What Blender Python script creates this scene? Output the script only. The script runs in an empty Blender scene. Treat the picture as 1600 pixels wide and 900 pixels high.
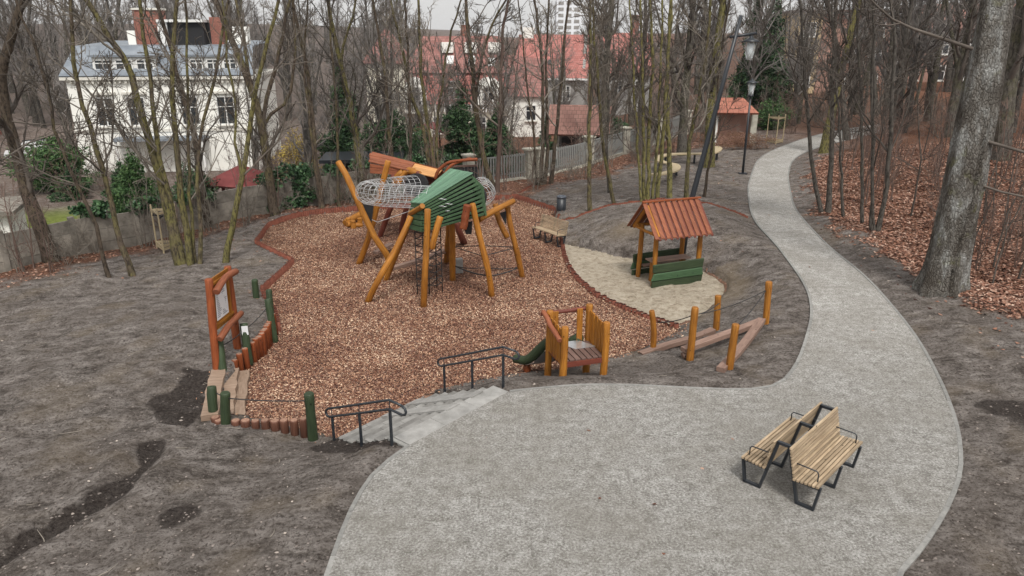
import bpy, math, random
import numpy as np

scene = bpy.context.scene
COL = scene.collection
R = math.radians
PI = math.pi

# ------------------------------------------------------------------ camera, sky, light
cam_data = bpy.data.cameras.new('camera')
cam_data.sensor_width = 36.0
cam_data.lens = 26.0
cam_data.clip_start = 0.1
cam_data.clip_end = 3000.0
cam = bpy.data.objects.new('camera', cam_data)
cam.location = (0.0, 0.0, 7.0)
cam.rotation_euler = (R(90 - 19.1), 0.0, 0.0)
COL.objects.link(cam)
scene.camera = cam

SUN_ELEV, SUN_ROT = 56.0, 165.0
world = bpy.data.worlds.new('World')
scene.world = world
world.use_nodes = True
wn = world.node_tree
for n in list(wn.nodes):
    wn.nodes.remove(n)
sky = wn.nodes.new('ShaderNodeTexSky')
sky.sky_type = 'NISHITA'
sky.sun_disc = False
sky.sun_elevation = R(SUN_ELEV)
sky.sun_rotation = R(SUN_ROT)
sky.air_density = 1.2
sky.dust_density = 6.0
sky.ozone_density = 1.0
hs = wn.nodes.new('ShaderNodeHueSaturation')
hs.inputs['Saturation'].default_value = 0.12
hs.inputs['Value'].default_value = 1.0
bg = wn.nodes.new('ShaderNodeBackground')
bg.inputs['Strength'].default_value = 0.125
wo = wn.nodes.new('ShaderNodeOutputWorld')
wn.links.new(sky.outputs[0], hs.inputs['Color'])
cloud = wn.nodes.new('ShaderNodeMix')          # even cloud deck over the clear-sky gradient
cloud.data_type = 'RGBA'
cloud.inputs[0].default_value = 0.75
cloud.inputs[7].default_value = (4.1, 4.06, 4.0, 1)
wn.links.new(hs.outputs[0], cloud.inputs[6])
wn.links.new(cloud.outputs[2], bg.inputs['Color'])
wn.links.new(bg.outputs[0], wo.inputs['Surface'])

sun_data = bpy.data.lights.new('sun', 'SUN')
sun_data.energy = 1.5
sun_data.angle = R(12)
sun_data.color = (1.0, 0.96, 0.9)
sun = bpy.data.objects.new('sun', sun_data)
COL.objects.link(sun)
_a = R(SUN_ROT)
_e = R(SUN_ELEV)
from mathutils import Vector, Matrix
_d = Vector((math.sin(_a) * math.cos(_e), math.cos(_a) * math.cos(_e), math.sin(_e)))
sun.rotation_euler = (-_d).to_track_quat('-Z', 'Y').to_euler()
sun.location = (-10, -10, 40)

scene.view_settings.view_transform = 'Standard'
scene.view_settings.look = 'None'
scene.view_settings.exposure = 0.84
scene.view_settings.gamma = 1.0
scene.view_settings.use_curve_mapping = False
scene.cycles.max_bounces = 5
scene.cycles.diffuse_bounces = 3
scene.cycles.glossy_bounces = 2
scene.cycles.transparent_max_bounces = 6

# ------------------------------------------------------------------ materials
def new_mat(name):
    m = bpy.data.materials.new(name)
    m.use_nodes = True
    nt = m.node_tree
    bs = nt.nodes['Principled BSDF']
    return m, nt, bs

def node(nt, typ, **kw):
    n = nt.nodes.new(typ)
    for k, v in kw.items():
        if k in n.inputs.keys():
            n.inputs[k].default_value = v
        else:
            setattr(n, k, v)
    return n

def ramp(nt, fac, stops):
    r = nt.nodes.new('ShaderNodeValToRGB')
    el = r.color_ramp.elements
    while len(el) > 1:
        el.remove(el[-1])
    el[0].position = stops[0][0]
    el[0].color = (*stops[0][1], 1)
    for p, c in stops[1:]:
        e = el.new(p)
        e.color = (*c, 1)
    nt.links.new(fac, r.inputs['Fac'])
    return r.outputs['Color']

def mix(nt, fac, a, b, blend='MIX'):
    m = nt.nodes.new('ShaderNodeMix')
    m.data_type = 'RGBA'
    m.blend_type = blend
    for i, v in ((0, fac), (6, a), (7, b)):
        if hasattr(v, 'links'):
            nt.links.new(v, m.inputs[i])
        elif i == 0:
            m.inputs[0].default_value = v
        else:
            m.inputs[i].default_value = (*v, 1)
    return m.outputs[2]

def math_n(nt, op, a, b=0.0):
    m = nt.nodes.new('ShaderNodeMath')
    m.operation = op
    for i, v in ((0, a), (1, b)):
        if hasattr(v, 'links'):
            nt.links.new(v, m.inputs[i])
        else:
            m.inputs[i].default_value = v
    return m.outputs[0]

def coords(nt, kind='Object', scale=(1, 1, 1)):
    tc = nt.nodes.new('ShaderNodeTexCoord')
    mp = nt.nodes.new('ShaderNodeMapping')
    mp.inputs['Scale'].default_value = scale
    nt.links.new(tc.outputs[kind], mp.inputs['Vector'])
    return mp.outputs[0]

def noise(nt, vec, scale, detail=4.0, rough=0.6, dist=0.0):
    n = nt.nodes.new('ShaderNodeTexNoise')
    n.inputs['Scale'].default_value = scale
    n.inputs['Detail'].default_value = detail
    n.inputs['Roughness'].default_value = rough
    n.inputs['Distortion'].default_value = dist
    nt.links.new(vec, n.inputs['Vector'])
    return n.outputs['Fac']

def bump(nt, bs, h, strength=0.5, dist=0.02):
    b = nt.nodes.new('ShaderNodeBump')
    b.inputs['Strength'].default_value = strength
    b.inputs['Distance'].default_value = dist
    nt.links.new(h, b.inputs['Height'])
    nt.links.new(b.outputs[0], bs.inputs['Normal'])

def vary(nt, col, amount=0.25, island=False):
    """brightness differs a little from object to object or from piece to piece"""
    if island:
        g = nt.nodes.new('ShaderNodeNewGeometry')
        rnd = g.outputs['Random Per Island']
    else:
        oi = nt.nodes.new('ShaderNodeObjectInfo')
        rnd = oi.outputs['Random']
    mr = nt.nodes.new('ShaderNodeMapRange')
    mr.inputs['To Min'].default_value = 1 - amount
    mr.inputs['To Max'].default_value = 1 + amount
    nt.links.new(rnd, mr.inputs['Value'])
    h = nt.nodes.new('ShaderNodeHueSaturation')
    nt.links.new(mr.outputs[0], h.inputs['Value'])
    nt.links.new(col, h.inputs['Color'])
    return h.outputs[0]

def speckle(name, c1, c2, scale=6.0, rough=0.85, bstr=0.3, bdist=0.01, spec=0.3, var=0.0, metallic=0.0):
    m, nt, bs = new_mat(name)
    v = coords(nt)
    n = noise(nt, v, scale, 5, 0.65)
    c = ramp(nt, n, [(0.32, c1), (0.68, c2)])
    if var:
        c = vary(nt, c, var)
    nt.links.new(c, bs.inputs['Base Color'])
    bs.inputs['Roughness'].default_value = rough
    bs.inputs['Specular IOR Level'].default_value = spec
    bs.inputs['Metallic'].default_value = metallic
    if bstr:
        bump(nt, bs, noise(nt, v, scale * 4, 3), bstr, bdist)
    return m

def wood(name, dark, light, knot=None, rough=0.6, grain=14.0, var=0.15, bstr=0.25):
    """grain runs along the V direction of the UV map (metres)"""
    m, nt, bs = new_mat(name)
    uv = coords(nt, 'UV', (grain, 1.1, 1))
    ob = coords(nt)
    g = noise(nt, uv, 1.6, 6, 0.6, 0.6)
    c = ramp(nt, g, [(0.3, dark), (0.5, tuple((a + b) / 2 for a, b in zip(dark, light))), (0.72, light)])
    big = noise(nt, ob, 1.7, 3, 0.6)
    c = mix(nt, ramp(nt, big, [(0.35, (0, 0, 0)), (0.75, (0.55, 0.55, 0.55))]), c, dark)
    k = nt.nodes.new('ShaderNodeTexVoronoi')
    k.inputs['Scale'].default_value = 4.2
    nt.links.new(ob, k.inputs['Vector'])
    kk = ramp(nt, k.outputs['Distance'], [(0.05, (1, 1, 1)), (0.11, (0, 0, 0))])
    c = mix(nt, kk, c, knot or tuple(x * 0.35 for x in dark))
    c = vary(nt, c, var)
    nt.links.new(c, bs.inputs['Base Color'])
    bs.inputs['Roughness'].default_value = rough
    bs.inputs['Specular IOR Level'].default_value = 0.35
    bump(nt, bs, g, bstr, 0.01)
    return m

def bark(name, base, lichen, dark, amount=0.5):
    m, nt, bs = new_mat(name)
    ob = coords(nt)
    st = coords(nt, 'Object', (1, 1, 0.35))
    n1 = noise(nt, ob, 1.1, 4, 0.6)
    n2 = noise(nt, st, 14, 5, 0.7)
    n3 = noise(nt, ob, 5.0, 4, 0.6)
    oi = nt.nodes.new('ShaderNodeObjectInfo')
    f = math_n(nt, 'ADD', n1, math_n(nt, 'MULTIPLY', math_n(nt, 'SUBTRACT', oi.outputs['Random'], 0.5), 0.35))
    fac = ramp(nt, f, [(0.62 - amount * 0.35, (0, 0, 0)), (0.78 - amount * 0.3, (1, 1, 1))])
    c = mix(nt, fac, base, lichen)
    c = mix(nt, ramp(nt, n2, [(0.40, (0.9, 0.9, 0.9)), (0.54, (0, 0, 0))]), c, dark)
    c = mix(nt, ramp(nt, n3, [(0.55, (0, 0, 0)), (0.8, (0.5, 0.5, 0.5))]), c, tuple(min(1, x * 1.9) for x in base))
    c = vary(nt, c, 0.2)
    nt.links.new(c, bs.inputs['Base Color'])
    bs.inputs['Roughness'].default_value = 0.9
    bs.inputs['Specular IOR Level'].default_value = 0.2
    bump(nt, bs, n2, 0.9, 0.035)
    return m

def island_mat(name, stops, rough=0.8, spec=0.25, noise_scale=3.0, noise_amt=0.5, transl=0.0):
    m, nt, bs = new_mat(name)
    g = nt.nodes.new('ShaderNodeNewGeometry')
    ob = coords(nt)
    n = noise(nt, ob, noise_scale, 3, 0.6)
    f = math_n(nt, 'ADD', g.outputs['Random Per Island'], math_n(nt, 'MULTIPLY', math_n(nt, 'SUBTRACT', n, 0.5), noise_amt))
    c = ramp(nt, f, stops)
    nt.links.new(c, bs.inputs['Base Color'])
    bs.inputs['Roughness'].default_value = rough
    bs.inputs['Specular IOR Level'].default_value = spec
    if transl:
        bs.inputs['Subsurface Weight'].default_value = transl
    return m

def tiles(name, c1, c2, rows=4.0, cols=5.0):
    m, nt, bs = new_mat(name)
    uv = coords(nt, 'UV', (cols, rows, 1))
    b = nt.nodes.new('ShaderNodeTexBrick')
    b.inputs['Scale'].default_value = 1.0
    b.inputs['Brick Width'].default_value = 1.0
    b.inputs['Row Height'].default_value = 1.0
    b.inputs['Mortar Size'].default_value = 0.05
    b.inputs['Mortar Smooth'].default_value = 0.6
    b.inputs['Color1'].default_value = (*c1, 1)
    b.inputs['Color2'].default_value = (*c2, 1)
    b.inputs['Mortar'].default_value = (*[x * 0.35 for x in c1], 1)
    nt.links.new(uv, b.inputs['Vector'])
    ob = coords(nt)
    n = noise(nt, ob, 0.9, 5, 0.65)
    c = mix(nt, ramp(nt, n, [(0.4, (0, 0, 0)), (0.75, (0.5, 0.5, 0.5))]), b.outputs['Color'], tuple(x * 0.5 for x in c1))
    nt.links.new(c, bs.inputs['Base Color'])
    bs.inputs['Roughness'].default_value = 0.75
    bump(nt, bs, b.outputs['Fac'], -0.6, 0.03)
    return m

def plain(name, c, rough=0.5, metallic=0.0, spec=0.5, var=0.0):
    m, nt, bs = new_mat(name)
    ob = coords(nt)
    n = noise(nt, ob, 9, 4, 0.6)
    col = mix(nt, math_n(nt, 'MULTIPLY', n, 0.4), c, tuple(x * 0.6 for x in c))
    if var:
        col = vary(nt, col, var)
    nt.links.new(col, bs.inputs['Base Color'])
    bs.inputs['Roughness'].default_value = rough
    bs.inputs['Metallic'].default_value = metallic
    bs.inputs['Specular IOR Level'].default_value = spec
    return m

def glass_mat(name, tint=(0.9, 0.95, 0.95)):
    m, nt, bs = new_mat(name)
    bs.inputs['Base Color'].default_value = (*tint, 1)
    bs.inputs['Roughness'].default_value = 0.05
    bs.inputs['Transmission Weight'].default_value = 0.85
    bs.inputs['IOR'].default_value = 1.2
    return m

M = {}
M['amber'] = wood('amber_wood', (0.19, 0.066, 0.008), (0.47, 0.2, 0.026))
M['redwood'] = wood('red_brown_wood', (0.135, 0.03, 0.009), (0.34, 0.092, 0.028))
M['darkred'] = wood('dark_red_wood', (0.09, 0.022, 0.014), (0.17, 0.045, 0.028))
M['wing'] = wood('wing_wood', (0.16, 0.047, 0.021), (0.33, 0.112, 0.052))
M['palewing'] = wood('pale_orange_wood', (0.42, 0.2, 0.07), (0.62, 0.34, 0.14))
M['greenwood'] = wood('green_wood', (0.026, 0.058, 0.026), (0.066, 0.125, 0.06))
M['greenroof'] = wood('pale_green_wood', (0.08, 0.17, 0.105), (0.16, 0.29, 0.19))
M['greenlog'] = wood('green_log', (0.018, 0.03, 0.014), (0.05, 0.075, 0.034))
M['plank'] = wood('weathered_plank', (0.22, 0.15, 0.105), (0.42, 0.31, 0.235))
M['beamwood'] = wood('grey_pink_beam', (0.17, 0.105, 0.08), (0.32, 0.215, 0.17))
M['deck'] = wood('brown_deck', (0.095, 0.055, 0.045), (0.19, 0.12, 0.1))
M['slat'] = wood('pale_slat', (0.22, 0.16, 0.1), (0.47, 0.365, 0.25), var=0.25)
M['stump'] = wood('brown_stump', (0.075, 0.03, 0.019), (0.175, 0.078, 0.05))
M['newpine'] = wood('new_pine', (0.33, 0.26, 0.155), (0.5, 0.415, 0.275))
M['logend'] = speckle('log_end', (0.2, 0.11, 0.075), (0.32, 0.195, 0.14), 18, var=0.2)
M['edging'] = speckle('edging_log', (0.13, 0.04, 0.026), (0.24, 0.085, 0.055), 5, var=0.2)
M['anth'] = plain('anthracite_steel', (0.022, 0.026, 0.032), 0.42, 0.0, 0.5)
M['black'] = plain('black_mesh_and_shade', (0.012, 0.012, 0.014), 0.8)  # real black mesh, and painted shade inside the cabin and tunnel mouths
M['rope'] = plain('dark_rope', (0.035, 0.032, 0.032), 0.9)
M['wire'] = plain('galvanised_wire', (0.62, 0.63, 0.64), 0.35, 0.6)
M['steel'] = plain('brushed_steel', (0.62, 0.63, 0.65), 0.3, 0.75)
M['conc'] = speckle('concrete_slab', (0.21, 0.205, 0.194), (0.32, 0.313, 0.3), 4, 0.85, 0.3, 0.006, var=0.07)
M['tread'] = speckle('stair_tread', (0.125, 0.12, 0.112), (0.225, 0.218, 0.206), 4, 0.85, 0.3, 0.006, var=0.05)
M['tread_pale'] = speckle('stair_tread_pale', (0.165, 0.16, 0.15), (0.275, 0.268, 0.255), 4, 0.85, 0.3, 0.006, var=0.05)
M['kerb'] = speckle('kerb', (0.17, 0.168, 0.16), (0.27, 0.265, 0.25), 9, 0.9, 0.2, 0.004, var=0.15)
M['wallconc'] = speckle('old_concrete', (0.11, 0.098, 0.082), (0.29, 0.262, 0.225), 1.8, 0.9, 0.5, 0.012, var=0.18)
M['paper'] = plain('paper', (0.75, 0.76, 0.78), 0.7)
M['ink'] = plain('ink', (0.16, 0.17, 0.2), 0.8)
M['bark_green'] = bark('bark_lichen', (0.105, 0.083, 0.058), (0.15, 0.136, 0.05), (0.028, 0.023, 0.018), 0.75)
M['bark_brown'] = bark('bark_brown', (0.1, 0.077, 0.057), (0.13, 0.115, 0.05), (0.024, 0.019, 0.015), 0.35)
M['bark_grey'] = bark('bark_grey', (0.115, 0.104, 0.09), (0.085, 0.08, 0.05), (0.034, 0.029, 0.025), 0.25)
M['twig'] = speckle('twig', (0.12, 0.102, 0.084), (0.28, 0.25, 0.21), 0.8, 0.9, 0, var=0.25)
M['twig_mid'] = speckle('grey_brown_twig', (0.065, 0.054, 0.044), (0.17, 0.146, 0.122), 0.8, 0.9, 0, var=0.25)
M['twig_dark'] = speckle('dark_twig', (0.05, 0.041, 0.034), (0.13, 0.11, 0.094), 0.8, 0.9, 0, var=0.25)
M['twig_red'] = speckle('red_brown_twig', (0.085, 0.057, 0.046), (0.2, 0.138, 0.113), 0.8, 0.9, 0, var=0.25)
M['far_twig'] = speckle('far_twig', (0.135, 0.123, 0.114), (0.24, 0.22, 0.206), 0.3, 0.95, 0, var=0.2)


# ------------------------------------------------------------------ mesh helpers
WPOS = {}

def base_of(parent):
    return WPOS.get(parent.name, (0.0, 0.0, 0.0)) if parent else (0.0, 0.0, 0.0)

def props(o, label=None, cat=None, group=None, kind=None):
    if label: o['label'] = label
    if cat: o['category'] = cat
    if group: o['group'] = group
    if kind: o['kind'] = kind
    return o

def thing(name, loc, label, cat, group=None):
    o = bpy.data.objects.new(name, None)
    o.empty_display_size = 0.2
    COL.objects.link(o)
    o.location = loc
    WPOS[o.name] = tuple(loc)
    return props(o, label, cat, group)

def link_mesh(name, me, parent=None, loc=(0, 0, 0), rot=(0, 0, 0), scale=(1, 1, 1)):
    """loc is a world position"""
    o = bpy.data.objects.new(name, me)
    COL.objects.link(o)
    b = base_of(parent)
    o.location = (loc[0] - b[0], loc[1] - b[1], loc[2] - b[2])
    o.rotation_euler = rot
    o.scale = scale
    if parent:
        o.parent = parent
    WPOS[o.name] = tuple(loc)
    return o

def np_mesh(name, V, F, mat, UV=None, smooth=True):
    """V (n,3); F list of arrays (m,k) of equal k"""
    me = bpy.data.meshes.new(name)
    V = np.asarray(V, np.float32)
    Fs = [np.asarray(f, np.int32) for f in (F if isinstance(F, list) else [F]) if len(f)]
    nl = sum(f.size for f in Fs)
    nf = sum(len(f) for f in Fs)
    me.vertices.add(len(V))
    me.vertices.foreach_set('co', V.ravel())
    me.loops.add(nl)
    me.loops.foreach_set('vertex_index', np.concatenate([f.ravel() for f in Fs]))
    me.polygons.add(nf)
    st, k = [], 0
    for f in Fs:
        st.append(np.arange(len(f)) * f.shape[1] + k)
        k += f.size
    me.polygons.foreach_set('loop_start', np.concatenate(st).astype(np.int32))
    me.polygons.foreach_set('use_smooth', np.full(nf, smooth, bool))
    if UV is not None:
        u = me.uv_layers.new(name='UVMap')
        u.data.foreach_set('uv', np.asarray(UV, np.float32).ravel())
    me.update(calc_edges=True)
    me.validate()
    if mat:
        me.materials.append(mat)
    return me

class MB:
    def __init__(self):
        self.v, self.f, self.uv, self.sm = [], [], [], []

    def quadbox(self, c, uvlen=None):
        """c: 8 corners, 0-3 bottom ring, 4-7 top ring"""
        b = len(self.v)
        self.v += [tuple(p) for p in c]
        fs = [(0, 3, 2, 1), (4, 5, 6, 7), (0, 1, 5, 4), (1, 2, 6, 5), (2, 3, 7, 6), (3, 0, 4, 7)]
        P = [Vector(p) for p in c]
        ax = [(P[1] - P[0]), (P[3] - P[0]), (P[4] - P[0])]
        ln = [a.length for a in ax]
        L = ln.index(max(ln))
        off = random.random() * 7
        d = ax[L].normalized() if ln[L] > 0 else Vector((0, 0, 1))
        o1 = ax[(L + 1) % 3].normalized() if ln[(L + 1) % 3] > 0 else Vector((1, 0, 0))
        o2 = ax[(L + 2) % 3].normalized() if ln[(L + 2) % 3] > 0 else Vector((0, 1, 0))
        for f in fs:
            self.f.append(tuple(b + i for i in f))
            self.uv.append([((P[i] - P[0]).dot(o1) + (P[i] - P[0]).dot(o2) + off, (P[i] - P[0]).dot(d) + off) for i in f])
            self.sm.append(False)
        return self

    def box(self, c, s, rz=0.0):
        cx, cy, cz = c
        hx, hy, hz = s[0] / 2, s[1] / 2, s[2] / 2
        co, si = math.cos(rz), math.sin(rz)
        pts = []
        for z in (-hz, hz):
            for x, y in ((-hx, -hy), (hx, -hy), (hx, hy), (-hx, hy)):
                pts.append((cx + x * co - y * si, cy + x * si + y * co, cz + z))
        return self.quadbox(pts)

    def beam(self, p0, p1, w, h, up=(0, 0, 1)):
        """rectangular bar from p0 to p1, w across, h along up"""
        a, b = Vector(p0), Vector(p1)
        d = (b - a).normalized()
        s = d.cross(Vector(up))
        if s.length < 1e-4:
            s = d.cross(Vector((1, 0, 0)))
        s.normalize()
        u = s.cross(d).normalized()
        s *= w / 2
        u *= h / 2
        return self.quadbox([a - s - u, b - s - u, b + s - u, a + s - u, a - s + u, b - s + u, b + s + u, a + s + u])

    def tube(self, path, radii, sides=8, cap=True, jit=0.0):
        P = [Vector(p) for p in path]
        n = len(P)
        if not hasattr(radii, '__len__'):
            radii = [radii] * n
        b = len(self.v)
        prev = None
        L = [0.0]
        for i in range(1, n):
            L.append(L[-1] + (P[i] - P[i - 1]).length)
        off = random.random() * 9
        for i in range(n):
            t = (P[min(i + 1, n - 1)] - P[max(i - 1, 0)]).normalized()
            if prev is None:
                ref = Vector((0, 0, 1)) if abs(t.z) < 0.9 else Vector((1, 0, 0))
                x = t.cross(ref).normalized()
            else:
                x = (prev - t * prev.dot(t)).normalized()
            prev = x
            y = t.cross(x)
            for k in range(sides):
                a = 2 * PI * k / sides
                r = radii[i] * (1 + random.uniform(-jit, jit))
                self.v.append(tuple(P[i] + x * (math.cos(a) * r) + y * (math.sin(a) * r)))
        for i in range(n - 1):
            for k in range(sides):
                k2 = (k + 1) % sides
                self.f.append((b + i * sides + k, b + i * sides + k2, b + (i + 1) * sides + k2, b + (i + 1) * sides + k))
                r = radii[i] * 2 * PI / sides
                self.uv.append([(k * r + off, L[i] + off), ((k + 1) * r + off, L[i] + off), ((k + 1) * r + off, L[i + 1] + off), (k * r + off, L[i + 1] + off)])
                self.sm.append(True)
        if cap:
            for i, rev in ((0, True), (n - 1, False)):
                idx = [b + i * sides + k for k in range(sides)]
                if rev:
                    idx = idx[::-1]
                self.f.append(tuple(idx))
                self.uv.append([(0.3 * math.cos(k) * radii[i], 0.3 * math.sin(k) * radii[i]) for k in range(sides)])
                self.sm.append(False)
        return self

    def poly(self, pts, uv=None):
        b = len(self.v)
        self.v += [tuple(p) for p in pts]
        self.f.append(tuple(range(b, b + len(pts))))
        P = [Vector(p) for p in pts]
        d = (P[1] - P[0]).normalized()
        nn = (P[1] - P[0]).cross(P[-1] - P[0])
        e = nn.cross(d).normalized()
        self.uv.append(uv or [((p - P[0]).dot(d), (p - P[0]).dot(e)) for p in P])
        self.sm.append(False)
        return self

    def prism(self, pts, th):
        """closed slab: polygon pts pushed along its normal by th"""
        P = [Vector(p) for p in pts]
        nn = Vector((0, 0, 0))
        for i in range(len(P)):
            nn += P[i].cross(P[(i + 1) % len(P)])
        nn.normalize()
        Q = [p + nn * th for p in P]
        self.poly(Q)
        self.poly(P[::-1])
        for i in range(len(P)):
            j = (i + 1) % len(P)
            self.poly([P[i], P[j], Q[j], Q[i]])
        return self

    def mesh(self, name, mat, base=(0, 0, 0)):
        me = bpy.data.meshes.new(name)
        bx, by, bz = base
        me.from_pydata([(x - bx, y - by, z - bz) for x, y, z in self.v], [], self.f)
        u = me.uv_layers.new(name='UVMap')
        flat = [c for f in self.uv for p in f for c in p]
        u.data.foreach_set('uv', flat)
        me.polygons.foreach_set('use_smooth', self.sm)
        me.update()
        if mat:
            me.materials.append(mat)
        return me

    def build(self, name, mat, parent=None, bevel=0.0):
        b = base_of(parent)
        if parent is None:
            b = tuple(np.mean(np.array(self.v), axis=0)) if self.v else (0, 0, 0)
            b = (b[0], b[1], min(p[2] for p in self.v))
        me = self.mesh(name, mat, b)
        o = link_mesh(name, me, parent, b)
        if bevel:
            md = o.modifiers.new('bevel', 'BEVEL')
            md.width = bevel
            md.segments = 1
            md.limit_method = 'ANGLE'
            md.angle_limit = R(40)
        return o

def log_path(p0, p1, n=5, wob=0.02, rng=random):
    a, b = Vector(p0), Vector(p1)
    out = []
    for i in range(n):
        t = i / (n - 1)
        p = a.lerp(b, t)
        if 0 < i < n - 1:
            p += Vector((rng.uniform(-wob, wob), rng.uniform(-wob, wob), 0))
        out.append(p)
    return out

def log(name, pts, r, mat, parent, wob=0.02, sides=10, r1=None):
    """a debarked log: slightly crooked, edges eased at both ends"""
    if len(pts) == 2:
        pts = log_path(pts[0], pts[1], 5, wob)
    P = [Vector(p) for p in pts]
    if len(P) < 7:                                    # refine with a smooth curve
        Q = []
        for i in range(len(P) - 1):
            a = P[max(i - 1, 0)]; b = P[i]; c = P[i + 1]; d = P[min(i + 2, len(P) - 1)]
            for t in (0, 0.34, 0.67):
                t2, t3 = t * t, t * t * t
                Q.append(0.5 * ((2 * b) + (-a + c) * t + (2 * a - 5 * b + 4 * c - d) * t2 + (-a + 3 * b - 3 * c + d) * t3))
        Q.append(P[-1])
        P = Q
    n = len(P)
    r1 = r1 or r * 0.92
    rad = [(r + (r1 - r) * i / (n - 1)) * random.uniform(0.94, 1.06) for i in range(n)]
    d0 = (P[1] - P[0]).normalized()
    d1 = (P[-1] - P[-2]).normalized()
    P = [P[0] - d0 * 0.0, P[0] + d0 * 0.02] + P[1:-1] + [P[-1] - d1 * 0.02, P[-1]]
    rad = [rad[0] * 0.84, rad[0]] + rad[1:-1] + [rad[-1], rad[-1] * 0.84]
    return MB().tube(P, rad, sides, True, 0.015).build(name, mat, parent)

# ------------------------------------------------------------------ smooth random field
_rng = np.random.default_rng(7)
_LAT = _rng.random((64, 64)).astype(np.float64)

def vnoise(x, y):
    xi = np.floor(x).astype(int); yi = np.floor(y).astype(int)
    fx = x - xi; fy = y - yi
    fx = fx * fx * (3 - 2 * fx); fy = fy * fy * (3 - 2 * fy)
    a = _LAT[xi % 64, yi % 64]; b = _LAT[(xi + 1) % 64, yi % 64]
    c = _LAT[xi % 64, (yi + 1) % 64]; d = _LAT[(xi + 1) % 64, (yi + 1) % 64]
    return (a * (1 - fx) + b * fx) * (1 - fy) + (c * (1 - fx) + d * fx) * fy - 0.5

def fbm(x, y, o=4):
    s = 0.0; a = 1.0
    for i in range(o):
        s = s + a * vnoise(x * 2 ** i + 13.7 * i, y * 2 ** i + 5.1 * i)
        a *= 0.5
    return s

def smooth(a, b, x):
    t = np.clip((x - a) / (b - a), 0, 1)
    return t * t * (3 - 2 * t)

def inside(poly, x, y):
    r = np.zeros(x.shape, bool)
    n = len(poly)
    for i in range(n):
        x0, y0 = poly[i]; x1, y1 = poly[(i + 1) % n]
        if y0 == y1:
            continue
        c = ((y0 > y) != (y1 > y)) & (x < (x1 - x0) * (y - y0) / (y1 - y0) + x0)
        r ^= c
    return r

def dist_line(pts, x, y, closed=False):
    d = np.full(x.shape, 1e9)
    n = len(pts)
    for i in range(n if closed else n - 1):
        x0, y0 = pts[i]; x1, y1 = pts[(i + 1) % n]
        dx, dy = x1 - x0, y1 - y0
        L = dx * dx + dy * dy + 1e-12
        t = np.clip(((x - x0) * dx + (y - y0) * dy) / L, 0, 1)
        d = np.minimum(d, np.hypot(x - x0 - t * dx, y - y0 - t * dy))
    return d

def spline(pts, step=0.5, closed=False):
    P = np.array(pts, float)
    n = len(P)
    out = []
    rngi = range(n if closed else n - 1)
    for i in rngi:
        if closed:
            a, b, c, d = P[(i - 1) % n], P[i], P[(i + 1) % n], P[(i + 2) % n]
        else:
            a, b, c, d = P[max(i - 1, 0)], P[i], P[i + 1], P[min(i + 2, n - 1)]
        k = max(1, int(np.linalg.norm(c - b) / step))
        for j in range(k):
            t = j / k
            out.append(0.5 * ((2 * b) + (-a + c) * t + (2 * a - 5 * b + 4 * c - d) * t * t + (-a + 3 * b - 3 * c + d) * t ** 3))
    if not closed:
        out.append(P[-1])
    return np.array(out)

# ------------------------------------------------------------------ plan of the place (metres)
edge_left = spline([(-2.45, 3.5), (-2.5, 6.0), (-2.53, 8.2), (-2.5, 9.65), (-2.3, 10.8), (-1.86, 11.59)], 0.35)
edge_mid = spline([(-0.05, 13.72), (1.34, 14.0), (2.68, 14.0), (3.98, 13.85), (5.31, 13.85), (6.21, 14.82), (7.28, 16.84), (8.06, 18.64), (8.64, 20.8), (9.18, 24.61), (9.54, 28.27),
                   (10.54, 32.41), (11.98, 36.95), (14.82, 44.02), (18.96, 50.23), (23.43, 55.4), (29.0, 60.0), (37.0, 64.0)], 0.5)
edge_right = spline([(38.0, 61.0), (30.0, 57.3), (26.2, 54.2), (20.75, 49.0), (16.91, 44.02), (14.55, 38.74), (12.89, 33.8), (11.78, 29.92), (11.0, 25.02), (10.72, 21.41), (10.22, 18.39),
                     (9.68, 16.06), (8.84, 13.46), (8.1, 11.72), (7.38, 10.51), (6.53, 9.49), (5.89, 8.82), (5.2, 8.2), (4.6, 6.5), (4.4, 3.5)], 0.5)
PATH = np.concatenate([edge_left, edge_mid, edge_right])
MULCH = np.concatenate([
    np.array([(-3.66, 13.23), (-4.1, 13.4), (-5.2, 13.72), (-6.24, 14.05), (-6.55, 15.3), (-6.62, 16.6), (-6.5, 19.0), (-7.0, 20.4), (-7.72, 21.6), (-8.0, 22.2), (-7.9, 25.5)]),
    np.array([(-10.0, 27.9)]), spline([(-10.35, 30.6), (-9.6, 32.6), (-7.32, 33.77), (-4.56, 34.5), (-3.12, 35.3), (0.16, 36.5)], 0.8),
    np.array([(2.02, 33.5), (1.91, 31.7), (2.0, 27.8)]), spline([(1.96, 26.5), (2.03, 24.9), (2.25, 23.5), (2.72, 21.9), (3.39, 20.9), (3.93, 20.1), (4.71, 19.4)], 0.5),
    spline([(4.6, 18.9), (4.27, 18.5), (3.34, 17.6), (2.35, 17.0), (1.27, 16.5), (0.47, 16.4), (-0.2, 16.1), (-1.21, 15.6), (-2.0, 15.1)], 0.5)])
SAND = spline([(1.98, 27.8), (1.94, 26.5), (2.01, 24.9), (2.23, 23.5), (2.7, 21.9), (3.37, 20.88), (3.92, 20.08), (4.7, 19.35), (5.6, 20.1), (6.6, 21.7), (7.0, 23.0), (6.7, 24.3), (5.6, 25.2), (4.4, 25.9), (3.4, 26.6), (2.6, 27.5)], 0.4, True)
TRENCH = [p[:2] for p in ((-6.81, 12.27, -0.3), (-6.65, 11.52, -0.3), (-6.62, 10.73, -0.3), (-6.84, 10.13, -0.3), (-7.22, 9.71, -0.35), (-7.51, 9.22, -0.35), (-7.69, 8.64, -0.35))]
Z_MULCH, Z_SAND = -0.90, -0.82

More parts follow.
